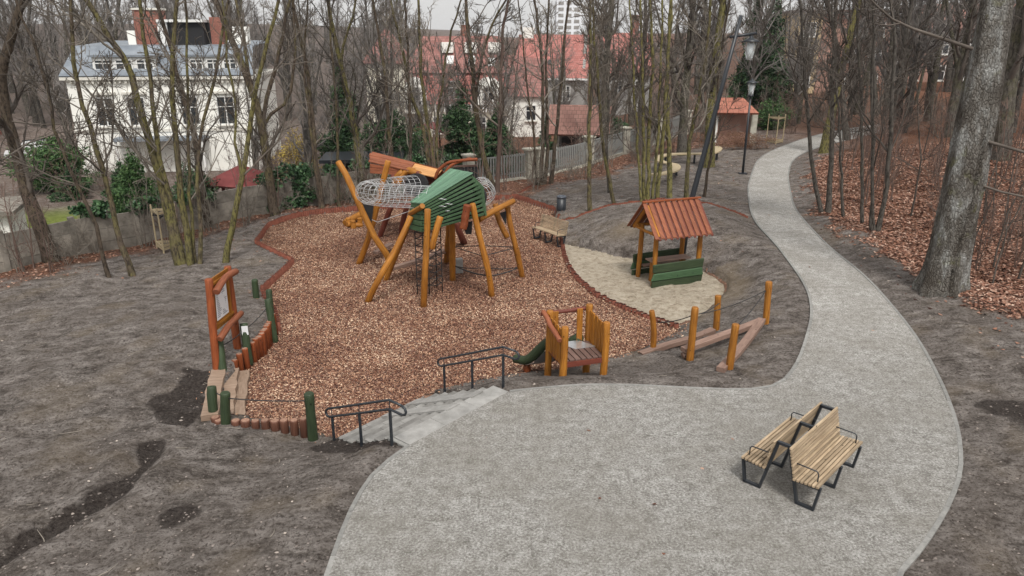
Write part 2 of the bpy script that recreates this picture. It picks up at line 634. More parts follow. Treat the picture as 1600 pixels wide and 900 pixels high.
CTRL = np.array([
    (-3.5, 9, -.06), (-3.2, 11, -.1), (-2.9, 12.3, -.36), (-3.7, 12.85, -.70), (-4.2, 13.0, -.70), (-5.2, 13.2, -.6), (-6.4, 13.3, -.5), (-7.2, 14.5, -.45), (-7.2, 16.5, -.4),
    (-7.3, 18.5, -.5), (-8, 21, -.65), (-8.8, 24, -.78), (-10.6, 27.5, -.83), (-11, 31.5, -.88), (-8, 34.5, -.83), (-3, 36.3, -.8), (0, 37.5, -.7), (2.6, 33.5, -.45), (3.5, 36, -.3),
    (6, 36, -.15), (8, 32, 0), (10, 30, 0), (-6, 9, -.2), (-9, 9, -.5), (-10, 13, -.5), (-14, 13, -1.0), (-12, 18, -.7), (-15, 22, -1.05), (-12, 24, -.95), (-14, 28, -1.12),
    (-18, 26, -1.25), (-20, 18, -1.4), (-12, 33, -1.05), (4.0, 28.3, .12), (5, 27.9, .28), (6.2, 27.2, .22), (7.5, 25.5, .05), (3, 29.5, -.35), (2.6, 27.4, -.72), (3.6, 26.4, -.62), (4.6, 25.9, -.55),
    (5.6, 25.3, -.5), (6.6, 24.6, -.55), (7.2, 23, -.5), (7.2, 21.5, -.45), (6.8, 20, -.4), (5.9, 19.6, -.58), (5, 18.6, -.65), (4.4, 17.6, -.6), (3.5, 16.9, -.62), (2.4, 16.3, -.6),
    (1.2, 15.8, -.62), (.2, 15.7, -.65), (-.8, 15.2, -.6), (-1.8, 14.95, -.7), (-1, 14.42, -.36), (.3, 14.4, -.1), (2, 14.6, -.16), (3.5, 14.7, -.1), (5.2, 15, -.08), (6.8, 17.8, -.08),
    (7.8, 19.5, -.1), (8.3, 22, -.1), (11.5, 33, 0), (14, 42, 0), (20, 50, 0), (13, 15, .05), (16, 15, .35), (13, 22, .15), (17, 25, .6), (14, 33, .2), (20, 35, 1), (26, 35, 1.6), (24, 20, 1.3),
    (12, 10, 0), (16, 8, .1), (30, 50, 1.0), (26, 58, .3), (0, 41, -1), (4, 45, -.95), (9, 52, -.7), (13, 57, -.4), (-6, 40, -1.2), (8, 44, -.3), (0, 50, -2), (-10, 42, -2), (-20, 33, -2.1),
    (-15, 50, -2.8), (10, 62, -1.8), (-22, 24, -2.0), (0, 6, 0), (3, 10, 0), (-25, 12, -1.9), (-12, 6, -.8), (35, 40, 2.2), (35, 15, 2.0)])

def tps_fit(C):
    n = len(C)
    d = np.hypot(C[:, None, 0] - C[None, :, 0], C[:, None, 1] - C[None, :, 1])
    K = np.where(d > 0, d * d * np.log(d + 1e-12), 0) + np.eye(n) * 0.35
    Pm = np.c_[np.ones(n), C[:, :2]]
    A = np.block([[K, Pm], [Pm.T, np.zeros((3, 3))]])
    return np.linalg.solve(A, np.r_[C[:, 2], np.zeros(3)])
TPSW = tps_fit(CTRL)

def tps(x, y):
    s = TPSW[-3] + TPSW[-2] * x + TPSW[-1] * y
    for (cx, cy, _), w in zip(CTRL, TPSW[:-3]):
        d2 = (x - cx) ** 2 + (y - cy) ** 2 + 1e-12
        s = s + w * d2 * 0.5 * np.log(d2)
    return s

def far_height(x, y):
    h = -3.2 + 0 * x
    h = h + smooth(8, 45, x) * (4.6 + smooth(60, 160, y) * 3.0)
    h = h + smooth(-40, -110, x) * smooth(60, 160, y) * 8 + smooth(120, 330, y) * smooth(10, -60, x) * 5
    h = h + smooth(-25, -60, x) * 0.4
    return h

def ground_height(x, y):
    near = np.clip(tps(x, y), -3.2, 3.0)
    ex = np.maximum(0, np.maximum(-24 - x, x - 34)); ey = np.maximum(0, np.maximum(4 - y, y - 60))
    k = smooth(0, 18, np.hypot(ex, ey))
    h = near * (1 - k) + far_height(x, y) * k
    inp = inside(PATH, x, y)
    dp = np.where(inp, 0, dist_line(PATH, x, y, True))
    rough = fbm(x * 0.45, y * 0.45, 3) * 0.16 + fbm(x * 1.7 + 31, y * 1.7, 3) * 0.09 + fbm(x * 5.1, y * 5.1 + 9, 2) * 0.055
    dm = dist_line(MULCH, x, y, True)
    h = h + rough * smooth(0.05, 1.2, dp) * (0.35 + 0.65 * smooth(0, 0.8, dm))
    h = h * smooth(0.0, 1.3, dp) - 0.035 * (1 - smooth(0.0, 0.35, dp))
    inm = inside(MULCH, x, y)
    ins = inside(SAND, x, y)
    ds = dist_line(SAND, x, y, True)
    h = np.where(~inm & ~ins & (dm < 0.9), np.maximum(h, Z_MULCH + 0.09 + 0.05 * dm), h)
    h = np.where(~inm & ~ins & (ds < 0.8), np.maximum(h, Z_SAND + 0.03), h)
    h = np.where(inm, Z_MULCH - 0.16, h)
    h = np.where(ins, Z_SAND - 0.16, h)
    # the footprint of the stairs
    u = (x + 1.84) * 0.648 + (y - 11.61) * 0.762
    w = (x + 1.84) * -0.762 + (y - 11.61) * 0.648
    st = (u > -0.03) & (u < 2.76) & (w > -0.02) & (w < 2.55)
    h = np.where(st, np.minimum(h, -0.16 - 0.43 * np.clip(w, 0, 2.5)), h)
    # hand-dug trench and a few hollows
    dt = dist_line(TRENCH, x, y)
    h = h - 0.13 * (1 - smooth(0.02, 0.34, dt)) + 0.06 * np.exp(-((dt - 0.5) / 0.2) ** 2)
    return h

xs = np.unique(np.concatenate([np.arange(-9, 9, 0.105), np.arange(9, 16, 0.18), np.arange(-20, -9, 0.18), np.arange(16, 40, 0.4), np.arange(-30, -20, 0.4),
                               np.arange(40, 120, 4.0), np.arange(-130, -30, 4.0), np.linspace(-900, -130, 20), np.linspace(120, 900, 20)]).round(3))
ys = np.unique(np.concatenate([np.arange(7, 20, 0.105), np.arange(20, 40, 0.17), np.arange(40, 66, 0.35), np.arange(-10, 7, 1.0), np.arange(66, 200, 4.0), np.linspace(-60, -10, 6), np.linspace(200, 1500, 25)]).round(3))
GX, GY = np.meshgrid(xs, ys)
GZ = np.empty_like(GX)
for i in range(0, len(ys), 60):
    GZ[i:i + 60] = ground_height(GX[i:i + 60], GY[i:i + 60])

def H(x, y):
    """height of the ground sheet, sampled from the grid"""
    x = np.asarray(x, float); y = np.asarray(y, float)
    i = np.clip(np.searchsorted(xs, x) - 1, 0, len(xs) - 2)
    j = np.clip(np.searchsorted(ys, y) - 1, 0, len(ys) - 2)
    fx = np.clip((x - xs[i]) / (xs[i + 1] - xs[i]), 0, 1); fy = np.clip((y - ys[j]) / (ys[j + 1] - ys[j]), 0, 1)
    return (GZ[j, i] * (1 - fx) + GZ[j, i + 1] * fx) * (1 - fy) + (GZ[j + 1, i] * (1 - fx) + GZ[j + 1, i + 1] * fx) * fy

def Hs(x, y):
    return float(H(np.array([x]), np.array([y]))[0])

def grid_faces(nx, ny):
    i = np.arange((ny - 1) * (nx - 1))
    r, c = i // (nx - 1), i % (nx - 1)
    a = r * nx + c
    return np.stack([a, a + 1, a + nx + 1, a + nx], 1)

# soil masks: R fresh dark soil, G leaf litter, B lawn, A pale sandy soil
def soil_masks(x, y):
    n = fbm(x * 1.3, y * 1.3, 4)
    wet = 1 - smooth(0.06, 0.36, dist_line(TRENCH, x, y) * np.interp(y, [8.5, 12.5], [0.75, 1.25]) + n * 0.35)
    wet = np.maximum(wet, 1 - smooth(0.2, 0.55, dist_line([p[:2] for p in ((-7.04, 15.27, -0.45), (-7.3, 14.57, -0.45), (-6.74, 13.89, -0.45), (-6.55, 14.18, -0.45), (-7.58, 14.27, -0.45), (-7.3, 14.57, -0.45))], x, y) + n * 1.1))
    wet = np.maximum(wet, 0.95 * (1 - smooth(0.15, 0.5, dist_line([p[:2] for p in ((-3.46, 12.49, -0.6), (-2.83, 12.15, -0.35), (-2.22, 11.85, -0.1))], x, y) + n * 0.5)))
    wet = np.maximum(wet, 0.8 * (1 - smooth(0.1, 0.3, dist_line([p[:2] for p in ((-5.26, 9.66, -0.3), (-5.08, 9.85, -0.3))], x, y) + n * 0.3)))
    wet = np.maximum(wet, 0.8 * (1 - smooth(0.15, 0.7, dist_line([p[:2] for p in ((9.79, 12.92, 0), (9.88, 12.3, 0))], x, y) + n * 0.8)))
    wet = np.maximum(wet, 0.38 * (1 - smooth(0.1, 0.7, dist_line([(4.0, 16.0), (2.2, 14.75), (0.8, 14.6)], x, y) + n * 0.9)))
    wet = np.maximum(wet, smooth(72, 92, y) * 0.52)
    fe = [(11.6, 12.5), (12.8, 17.3), (12.0, 20.5), (12.1, 24), (12.6, 30), (14.2, 35), (16.2, 40), (19, 44.2), (23.5, 49), (30, 54), (38, 58)]
    fx = np.interp(y, [p[1] for p in fe], [p[0] for p in fe])
    leaf = smooth(-0.35, 0.6, x - fx + n * 1.1) * smooth(15.5, 18.0, y + n * 1.5)
    wl = [(-25, 21.5), (-18.5, 26.6), (-14.6, 30.9), (-11.3, 34.8), (-8, 37.5), (0, 38.8), (1.6, 40.5), (4.5, 43), (9.5, 49.5), (14, 54), (20, 60)]
    wy = np.interp(x, [p[0] for p in wl], [p[1] for p in wl])
    leaf = np.maximum(leaf, smooth(-4.6, -1.2, y - wy + n * 2.6) * (x < 16) * 0.95)
    leaf = np.maximum(leaf, smooth(70, 90, y) * 0.35)
    leaf = np.maximum(leaf, smooth(16, 24, x) * 0.8)
    behind = smooth(0.3, 1.5, y - wy) * (x < -10)
    lawn = behind * smooth(-0.15, 0.3, n + 0.2) * (1 - smooth(8, 16, y - wy))
    lawn = np.maximum(lawn * 0.5, np.exp(-(((x + 25.5) / 5.5) ** 2 + ((y - 40) / 4.0) ** 2) ** 2))
    leaf = leaf * (1 - lawn) * (1 - 0.8 * behind)
    pale = smooth(0.05, 0.6, n) * 0.35
    pale = np.maximum(pale, 0.75 * np.exp(-(((x - 4.3) / 0.8) ** 2 + ((y - 27.2) / 0.5) ** 2)))
    pale = np.maximum(pale, 0.7 * (1 - smooth(0.1, 0.9, dist_line(SAND, x, y, True) + n * 0.8)) * (x > 4.9) * (y < 24))
    return np.stack([wet, leaf, lawn, pale], -1)

g_me = np_mesh('ground', np.stack([GX.ravel(), GY.ravel(), GZ.ravel()], 1), grid_faces(len(xs), len(ys)), None)
att = g_me.color_attributes.new('soil', 'FLOAT_COLOR', 'POINT')
att.data.foreach_set('color', soil_masks(GX.ravel(), GY.ravel()).astype(np.float32).ravel())
gm, nt, bs = new_mat('bare_soil')
ob = coords(nt)
a = node(nt, 'ShaderNodeAttribute', attribute_name='soil')
sep = nt.nodes.new('ShaderNodeSeparateColor')
nt.links.new(a.outputs['Color'], sep.inputs[0])
n_fine = noise(nt, ob, 17, 6, 0.78)
n_mid = noise(nt, coords(nt, 'Object', (0.8, 1.25, 1)), 2.6, 8, 0.74, 0.3)
n_big = noise(nt, ob, 0.55, 4, 0.6)
c = ramp(nt, n_mid, [(0.34, (0.05, 0.041, 0.036)), (0.45, (0.158, 0.137, 0.122)), (0.54, (0.242, 0.214, 0.195)), (0.64, (0.36, 0.325, 0.3))])
c = mix(nt, ramp(nt, n_fine, [(0.40, (0.85, 0.85, 0.85)), (0.49, (0, 0, 0))]), c, (0.05, 0.039, 0.033))
c = mix(nt, ramp(nt, n_fine, [(0.55, (0, 0, 0)), (0.66, (0.7, 0.7, 0.7))]), c, (0.33, 0.296, 0.268))
c = mix(nt, ramp(nt, n_big, [(0.4, (0, 0, 0)), (0.7, (0.4, 0.4, 0.4))]), c, (0.125, 0.1, 0.084))
c = mix(nt, math_n(nt, 'MULTIPLY', a.outputs['Alpha'], 0.75), c, (0.25, 0.195, 0.13))
leafc = ramp(nt, n_fine, [(0.36, (0.05, 0.024, 0.016)), (0.5, (0.17, 0.08, 0.05)), (0.64, (0.29, 0.16, 0.105))])
c = mix(nt, sep.outputs[1], c, leafc)
lawnc = ramp(nt, n_mid, [(0.3, (0.1, 0.125, 0.025)), (0.7, (0.21, 0.25, 0.06))])
c = mix(nt, sep.outputs[2], c, lawnc)
wetf = ramp(nt, math_n(nt, 'ADD', sep.outputs[0], math_n(nt, 'MULTIPLY', math_n(nt, 'SUBTRACT', n_mid, 0.5), 1.3)), [(0.34, (0, 0, 0)), (0.72, (0.86, 0.86, 0.86))])
c = mix(nt, wetf, c, mix(nt, ramp(nt, n_fine, [(0.38, (0, 0, 0)), (0.64, (1, 1, 1))]), (0.018, 0.013, 0.011), (0.062, 0.05, 0.044)))
nt.links.new(c, bs.inputs['Base Color'])
bs.inputs['Roughness'].default_value = 0.95
bs.inputs['Specular IOR Level'].default_value = 0.15
bump(nt, bs, math_n(nt, 'ADD', n_fine, math_n(nt, 'MULTIPLY', n_mid, 1.5)), 1.0, 0.10)
g_me.materials.append(gm)
ground = link_mesh('ground', g_me)
props(ground, 'grey bare trampled soil with patches of leaf litter', 'ground', kind='structure')

# path: one sheet of compacted pale gravel
pm, nt, bs = new_mat('compacted_gravel')
ob = coords(nt)
n1 = noise(nt, ob, 26, 6, 0.82)
n2 = noise(nt, ob, 5.0, 8, 0.8, 0.2)
n3 = noise(nt, ob, 0.6, 4, 0.6)
c = ramp(nt, n2, [(0.36, (0.165, 0.156, 0.142)), (0.46, (0.265, 0.254, 0.236)), (0.53, (0.325, 0.315, 0.296)), (0.63, (0.44, 0.43, 0.41))])
c = mix(nt, ramp(nt, n1, [(0.40, (0.9, 0.9, 0.9)), (0.49, (0, 0, 0))]), c, (0.115, 0.106, 0.094))
c = mix(nt, ramp(nt, n1, [(0.53, (0, 0, 0)), (0.62, (0.75, 0.75, 0.75))]), c, (0.62, 0.61, 0.585))
sx = nt.nodes.new('ShaderNodeSeparateXYZ'); nt.links.new(ob, sx.inputs[0])
fresh = nt.nodes.new('ShaderNodeMapRange'); fresh.interpolation_type = 'SMOOTHSTEP'
fresh.inputs['From Min'].default_value = 12.5; fresh.inputs['From Max'].default_value = 20.0; fresh.inputs['To Min'].default_value = 0.9; fresh.inputs['To Max'].default_value = 1.12
nt.links.new(sx.outputs[1], fresh.inputs['Value'])
fh = nt.nodes.new('ShaderNodeHueSaturation'); nt.links.new(fresh.outputs[0], fh.inputs['Value']); nt.links.new(c, fh.inputs['Color'])
c = fh.outputs[0]
c = mix(nt, ramp(nt, n3, [(0.40, (0, 0, 0)), (0.62, (0.4, 0.4, 0.4))]), c, (0.185, 0.17, 0.145))
nt.links.new(c, bs.inputs['Base Color'])
bs.inputs['Roughness'].default_value = 0.93
bs.inputs['Specular IOR Level'].default_value = 0.2
bump(nt, bs, math_n(nt, 'ADD', n1, n2), 0.8, 0.035)
import bmesh
bm = bmesh.new()
vs = [bm.verts.new((p[0], p[1], 0.0)) for p in PATH]
bm.faces.new(vs)
bmesh.ops.triangulate(bm, faces=bm.faces[:])
me = bpy.data.meshes.new('gravel_path')
bm.to_mesh(me); bm.free()
me.materials.append(pm)
path_o = link_mesh('path', me)
props(path_o, 'pale grey compacted gravel path widening into a terrace', 'path', kind='structure')

def kerb_row(edge, parent, name='kerb_stone', step=1.0, w=0.07, h=0.2, mat=None, z=0.006):
    P = np.array(edge)
    seg = np.r_[0, np.cumsum(np.hypot(*np.diff(P, axis=0).T))]
    n = int(seg[-1] / step)
    for i in range(n):
        q = [np.array([np.interp(seg[-1] * t / n, seg, P[:, k]) for k in (0, 1)]) for t in (i + 0.004, i + 0.5, i + 0.996)]
        mb = MB()
        zz = z + random.uniform(-0.004, 0.006)
        side = [np.array([-(b - a)[1], (b - a)[0]]) / (np.linalg.norm(b - a) + 1e-9) * w / 2 for a, b in ((q[0], q[1]), (q[0], q[2]), (q[1], q[2]))]
        for k in range(2):
            a, b = q[k], q[k + 1]; sa, sb = side[k], side[k + 1]
            c8 = []
            for zc in (zz - h, zz):
                c8 += [(*(a - sa), zc), (*(b - sb), zc), (*(b + sb), zc), (*(a + sa), zc)]
            mb.quadbox(c8)
        mb.build(name, mat or M['kerb'], parent)
kerb_row(edge_left, path_o)
kerb_row(edge_mid, path_o)
kerb_row(edge_right, path_o)

# mulch and sand beds
def bed(name, poly, z, amp, res, mat, grow, label, cat, kind='structure'):
    P = np.array(poly)
    x = np.arange(P[:, 0].min() - 0.3, P[:, 0].max() + 0.3, res); y = np.arange(P[:, 1].min() - 0.3, P[:, 1].max() + 0.3, res)
    X, Y = np.meshgrid(x, y)
    Z = z + amp * (fbm(X * 0.8, Y * 0.8, 4) + 0.5 * fbm(X * 3.1, Y * 3.1 + 4, 3))
    F = grid_faces(len(x), len(y))
    cx = X.ravel()[F].mean(1); cy = Y.ravel()[F].mean(1)
    keep = inside(poly, cx, cy) | (dist_line(poly, cx, cy, True) < grow)
    F = F[keep]
    used = np.unique(F)
    mp = np.full(X.size, -1); mp[used] = np.arange(len(used))
    me = np_mesh(name, np.stack([X.ravel(), Y.ravel(), Z.ravel()], 1)[used], mp[F], mat)
    o = link_mesh(name, me)
    return props(o, label, cat, kind=kind)

mm, nt, bs = new_mat('mulch_bed')
ob = coords(nt)
v = nt.nodes.new('ShaderNodeTexVoronoi'); v.inputs['Scale'].default_value = 26
nt.links.new(ob, v.inputs['Vector'])
c = ramp(nt, v.outputs['Color'], [(0.1, (0.075, 0.038, 0.03)), (0.5, (0.2, 0.105, 0.075)), (0.9, (0.36, 0.2, 0.13))])
nt.links.new(c, bs.inputs['Base Color']); bs.inputs['Roughness'].default_value = 0.9
bump(nt, bs, v.outputs['Distance'], 0.8, 0.04)
bed('mulch', MULCH, Z_MULCH, 0.05, 0.16, mm, 0.12, 'reddish brown wood chip mulch bed under the climbing frame', 'mulch')

sm_, nt, bs = new_mat('play_sand')
ob = coords(nt)
n1 = noise(nt, ob, 5.5, 6, 0.7, 0.8); n2 = noise(nt, ob, 30, 4, 0.7)
c = ramp(nt, n1, [(0.36, (0.22, 0.178, 0.125)), (0.46, (0.385, 0.325, 0.245)), (0.62, (0.5, 0.437, 0.345))])
c = mix(nt, ramp(nt, n2, [(0.36, (0.5, 0.5, 0.5)), (0.5, (0, 0, 0))]), c, (0.22, 0.175, 0.125))
nt.links.new(c, bs.inputs['Base Color']); bs.inputs['Roughness'].default_value = 0.95
bump(nt, bs, math_n(nt, 'ADD', n1, n2), 0.9, 0.08)
bed('sand', SAND, Z_SAND, 0.09, 0.08, sm_, 0.02, 'pale beige play sand around the little roofed hut', 'sand')


# ------------------------------------------------------------------ scattered stuff
def flakes(name, x, y, z, ln, wd, mat, tilt=0.35, seed=1, bend=0.0):
    r = np.random.default_rng(seed)
    n = len(x)
    a = r.uniform(0, 2 * PI, n)
    d = np.stack([np.cos(a), np.sin(a), r.normal(0, tilt, n)], 1)
    d /= np.linalg.norm(d, axis=1)[:, None]
    up = np.stack([r.normal(0, tilt, n), r.normal(0, tilt, n), np.ones(n)], 1)
    s = np.cross(d, up); s /= np.linalg.norm(s, axis=1)[:, None]
    u = np.cross(s, d)
    c = np.stack([x, y, z], 1)
    L = (ln * r.uniform(0.55, 1.4, n))[:, None] / 2; W = (wd * r.uniform(0.6, 1.4, n))[:, None] / 2
    b = (bend * r.uniform(-1, 1, n))[:, None] * u * L
    k = r.uniform(0.5, 1.0, n)[:, None]
    V = np.stack([c - d * L + b, c + s * W - d * L * 0.1 * k - b, c + d * L + b, c - s * W + d * L * 0.2 * k - b], 1).reshape(-1, 3)
    F = np.arange(n * 4).reshape(-1, 4)
    return np_mesh(name, V, F, mat, smooth=False)

rs = np.random.default_rng(11)
def sample_in(poly, n, seed, pad=0.0):
    r = np.random.default_rng(seed)
    P = np.array(poly)
    x = r.uniform(P[:, 0].min(), P[:, 0].max(), n); y = r.uniform(P[:, 1].min(), P[:, 1].max(), n)
    k = inside(poly, x, y)
    return x[k], y[k]

M['chip'] = island_mat('wood_chip', [(0.0, (0.03, 0.012, 0.009)), (0.3, (0.12, 0.047, 0.029)), (0.56, (0.255, 0.126, 0.08)), (0.81, (0.42, 0.25, 0.16)), (1.0, (0.66, 0.49, 0.35))], 0.85, 0.2, 0.45, 0.8)
x, y = sample_in(MULCH, 420000, 3)
z = Z_MULCH + 0.05 * (fbm(x * 0.8, y * 0.8, 4) + 0.5 * fbm(x * 3.1, y * 3.1 + 4, 3)) + 0.012
o = link_mesh('wood_chips', flakes('wood_chips', x, y, z, 0.06, 0.028, M['chip'], 0.38, 4))
props(o, 'loose reddish wood chips covering the play area', 'wood chips', kind='stuff')
# chips kicked out over the bed's rim and into the sand's edge
q = rs.integers(0, len(MULCH), 2600); t = rs.random(2600)[:, None]
pp = MULCH[q] * (1 - t) + MULCH[(q + 1) % len(MULCH)] * t + rs.normal(0, 0.22, (2600, 2))
k = ~inside(MULCH, pp[:, 0], pp[:, 1]) & ~inside(SAND, pp[:, 0], pp[:, 1]); pp = pp[k]
o = link_mesh('stray_chips', flakes('stray_chips', pp[:, 0], pp[:, 1], H(pp[:, 0], pp[:, 1]) + 0.015, 0.07, 0.03, M['chip'], 0.3, 5))
props(o, 'stray wood chips lying outside the rim of the play area', 'wood chips', kind='stuff')

# fallen leaves
M['leaf'] = island_mat('fallen_leaf', [(0.0, (0.04, 0.017, 0.012)), (0.3, (0.13, 0.056, 0.036)), (0.6, (0.25, 0.118, 0.075)), (0.85, (0.36, 0.205, 0.145)), (1.0, (0.5, 0.35, 0.27))], 0.75, 0.3, 0.5, 0.35)
def leaf_field(n, x0, x1, y0, y1, seed, power=1.0):
    r = np.random.default_rng(seed)
    x = r.uniform(x0, x1, n); y = y0 + (y1 - y0) * r.random(n) ** power
    m = soil_masks(x, y)[:, 1]
    k = (r.random(n) < m * 1.05 + 0.012) & ~inside(PATH, x, y) & ~inside(MULCH, x, y) & ~inside(SAND, x, y)
    return x[k], y[k]
x, y = leaf_field(150000, 11, 28, 14.5, 44, 21, 1.35)
o = link_mesh('leaf_litter', flakes('leaf_litter', x, y, H(x, y) + 0.02, 0.115, 0.075, M['leaf'], 0.24, 22, 0.25))
props(o, 'russet fallen leaves carpeting the wood beside the path', 'leaf litter', kind='stuff')
x, y = leaf_field(60000, -22, 16, 22, 56, 23, 1.0)
o = link_mesh('fallen_leaves', flakes('fallen_leaves', x, y, H(x, y) + 0.018, 0.11, 0.07, M['leaf'], 0.25, 24, 0.25))
props(o, 'brown fallen leaves along the garden wall and fence', 'leaf litter', kind='stuff')
# scattered bits on the bare soil: pale leaves, twigs, crumbs of earth
M['bits'] = island_mat('soil_bits', [(0.0, (0.05, 0.04, 0.035)), (0.45, (0.12, 0.102, 0.09)), (0.93, (0.22, 0.19, 0.17)), (0.985, (0.28, 0.24, 0.21)), (1.0, (0.5, 0.44, 0.38))], 0.9, noise_amt=0.0)
n = 26000
x = rs.uniform(-16, 15, n); y = 7.5 + 26 * rs.random(n) ** 1.7
k = ~inside(PATH, x, y) & ~inside(MULCH, x, y) & ~inside(SAND, x, y); x, y = x[k], y[k]
def lumps(name, x, y, z, size, mat, seed):
    r = np.random.default_rng(seed); n = len(x)
    O = np.array([(1, 0, 0), (0, 1, 0), (-1, 0, 0), (0, -1, 0), (0, 0, 1), (0, 0, -1)], float)
    S = (size * np.exp(np.clip(r.normal(0, 0.4, n), -1, 0.75)))[:, None, None]
    a = r.uniform(0, 6.3, n); ca, sa = np.cos(a)[:, None], np.sin(a)[:, None]
    Q = O[None] * r.uniform(0.55, 1.3, (n, 6, 1)) * S * np.array([1.25, 0.9, 0.6])
    V = np.stack([Q[..., 0] * ca - Q[..., 1] * sa + x[:, None], Q[..., 0] * sa + Q[..., 1] * ca + y[:, None], Q[..., 2] + z[:, None]], -1).reshape(-1, 3)
    T = np.array([(0, 1, 4), (1, 2, 4), (2, 3, 4), (3, 0, 4), (1, 0, 5), (2, 1, 5), (3, 2, 5), (0, 3, 5)])
    return np_mesh(name, V, (np.arange(n)[:, None, None] * 6 + T[None]).reshape(-1, 3), mat, smooth=False)
o = link_mesh('soil_crumbs', lumps('soil_crumbs', x, y, H(x, y) + 0.002, 0.017, M['bits'], 26))
props(o, 'crumbs of earth and pale leaf scraps on the bare soil', 'soil', kind='stuff')
x, y = sample_in(PATH, 9000, 31)
k = y < 40
x, y = x[k], y[k]
M['grit'] = island_mat('grit', [(0.0, (0.1, 0.09, 0.08)), (0.5, (0.3, 0.29, 0.27)), (0.96, (0.5, 0.48, 0.45)), (1.0, (0.3, 0.14, 0.09))], 0.9)
o = link_mesh('path_grit', flakes('path_grit', x, y, 0 * x + 0.006, 0.022, 0.016, M['grit'], 0.2, 27))
props(o, 'loose grit on the gravel path', 'gravel', kind='stuff')
x, y = sample_in(PATH, 420, 77)
o = link_mesh('stray_leaves', flakes('stray_leaves', x, y, 0 * x + 0.012, 0.075, 0.045, M['leaf'], 0.18, 78, 0.25))
props(o, 'a few stray brown leaves lying on the gravel', 'leaf litter', kind='stuff')
# twigs dropped on the ground
mb = MB()
for i in range(90):
    x0, y0 = random.Random(i).uniform(-12, 12), random.Random(i + 500).uniform(8, 32)
    if bool((inside(MULCH, np.array([x0]), np.array([y0])) | inside(PATH, np.array([x0]), np.array([y0])) | inside(SAND, np.array([x0]), np.array([y0])))[0]):
        continue
    a = random.Random(i + 900).uniform(0, 6.3); L = random.Random(i + 70).uniform(0.12, 0.5)
    pts = [(x0 + math.cos(a + 0.3 * s) * L * s, y0 + math.sin(a + 0.3 * s) * L * s) for s in (0, 0.5, 1)]
    mb.tube([(px, py, Hs(px, py) + 0.012) for px, py in pts], [0.009, 0.007, 0.004], 4)
o = mb.build('dropped_twigs', M['twig'])
props(o, 'small twigs dropped about on the bare soil', 'twigs', kind='stuff')

# ------------------------------------------------------------------ bare trees
def tubes(P, Rr, S):
    """P (n,k,3) polylines, Rr (n,k) radii -> vertices and quads"""
    n, k, _ = P.shape
    T = np.empty_like(P)
    T[:, 1:-1] = P[:, 2:] - P[:, :-2]; T[:, 0] = P[:, 1] - P[:, 0]; T[:, -1] = P[:, -1] - P[:, -2]
    T /= np.linalg.norm(T, axis=2)[..., None] + 1e-9
    ref = np.where(np.abs(T[:, :1, 2:3]) > 0.8, np.array([[[1.0, 0, 0]]]), np.array([[[0, 0, 1.0]]]))
    ref = np.broadcast_to(ref, P.shape)
    X = np.cross(T, ref); X /= np.linalg.norm(X, axis=2)[..., None] + 1e-9
    Yv = np.cross(T, X)
    a = np.arange(S) * 2 * PI / S
    V = P[:, :, None, :] + Rr[:, :, None, None] * (np.cos(a)[None, None, :, None] * X[:, :, None, :] + np.sin(a)[None, None, :, None] * Yv[:, :, None, :])
    i = np.arange(n)[:, None, None] * k * S; j = np.arange(k - 1)[None, :, None] * S; s = np.arange(S)[None, None, :]; s2 = (s + 1) % S
    F = np.stack(np.broadcast_arrays(i + j + s, i + j + s2, i + j + S + s2, i + j + S + s), -1).reshape(-1, 4)
    return V.reshape(-1, 3), F

def merge(parts):
    V, F, b = [], [], 0
    for v, f in parts:
        V.append(v); F.append(f + b); b += len(v)
    return np.concatenate(V), np.concatenate(F)

def grow(P, Rr, per, lo, lfac, ang, k, r, up=0.25, kink=0.18, rfac=0.5, lmin=0.2, hi=0.98):
    """children of every polyline in P: (n*per) polylines of k points"""
    n, K, _ = P.shape
    t = np.sort(r.uniform(lo, hi, (n, per)), axis=1) * (K - 1)
    i = np.minimum(t.astype(int), K - 2); f = (t - i)[..., None]
    idx = np.arange(n)[:, None]
    S = P[idx, i] * (1 - f) + P[idx, i + 1] * f
    Rb = Rr[idx, i] * (1 - f[..., 0]) + Rr[idx, i + 1] * f[..., 0]
    D = P[idx, i + 1] - P[idx, i]; D /= np.linalg.norm(D, axis=2)[..., None] + 1e-9
    Ltot = np.linalg.norm(np.diff(P, axis=1), axis=2).sum(1)[:, None]
    rv = r.normal(0, 1, D.shape)
    side = rv - D * (rv * D).sum(-1, keepdims=True); side /= np.linalg.norm(side, axis=2)[..., None] + 1e-9
    an = r.uniform(ang[0], ang[1], (n, per))[..., None]
    d = D * np.cos(an) + side * np.sin(an)
    L = np.maximum(lmin, Ltot * lfac * r.uniform(0.55, 1.35, (n, per)) * (1.15 - 0.75 * t / (K - 1)))
    Q = np.empty((n, per, k, 3)); Q[:, :, 0] = S
    cur = d
    for q in range(1, k):
        cur = cur + r.normal(0, kink, cur.shape) + np.array([0, 0, up / k])
        cur = cur / (np.linalg.norm(cur, axis=2)[..., None] + 1e-9)
        Q[:, :, q] = Q[:, :, q - 1] + cur * (L / (k - 1))[..., None]
    r0 = Rb * rfac * r.uniform(0.7, 1.2, Rb.shape)
    tp = np.linspace(1, 0.3, k)[None, None, :]
    return Q.reshape(-1, k, 3), (r0[..., None] * tp).reshape(-1, k)

def resample(path, n):
    P = np.array(path, float)
    if len(P) > 2:
        P = spline(P, 0.6)
    s = np.r_[0, np.cumsum(np.linalg.norm(np.diff(P, axis=0), axis=1))]
    return np.stack([np.interp(np.linspace(0, s[-1], n), s, P[:, k]) for k in range(3)], 1)

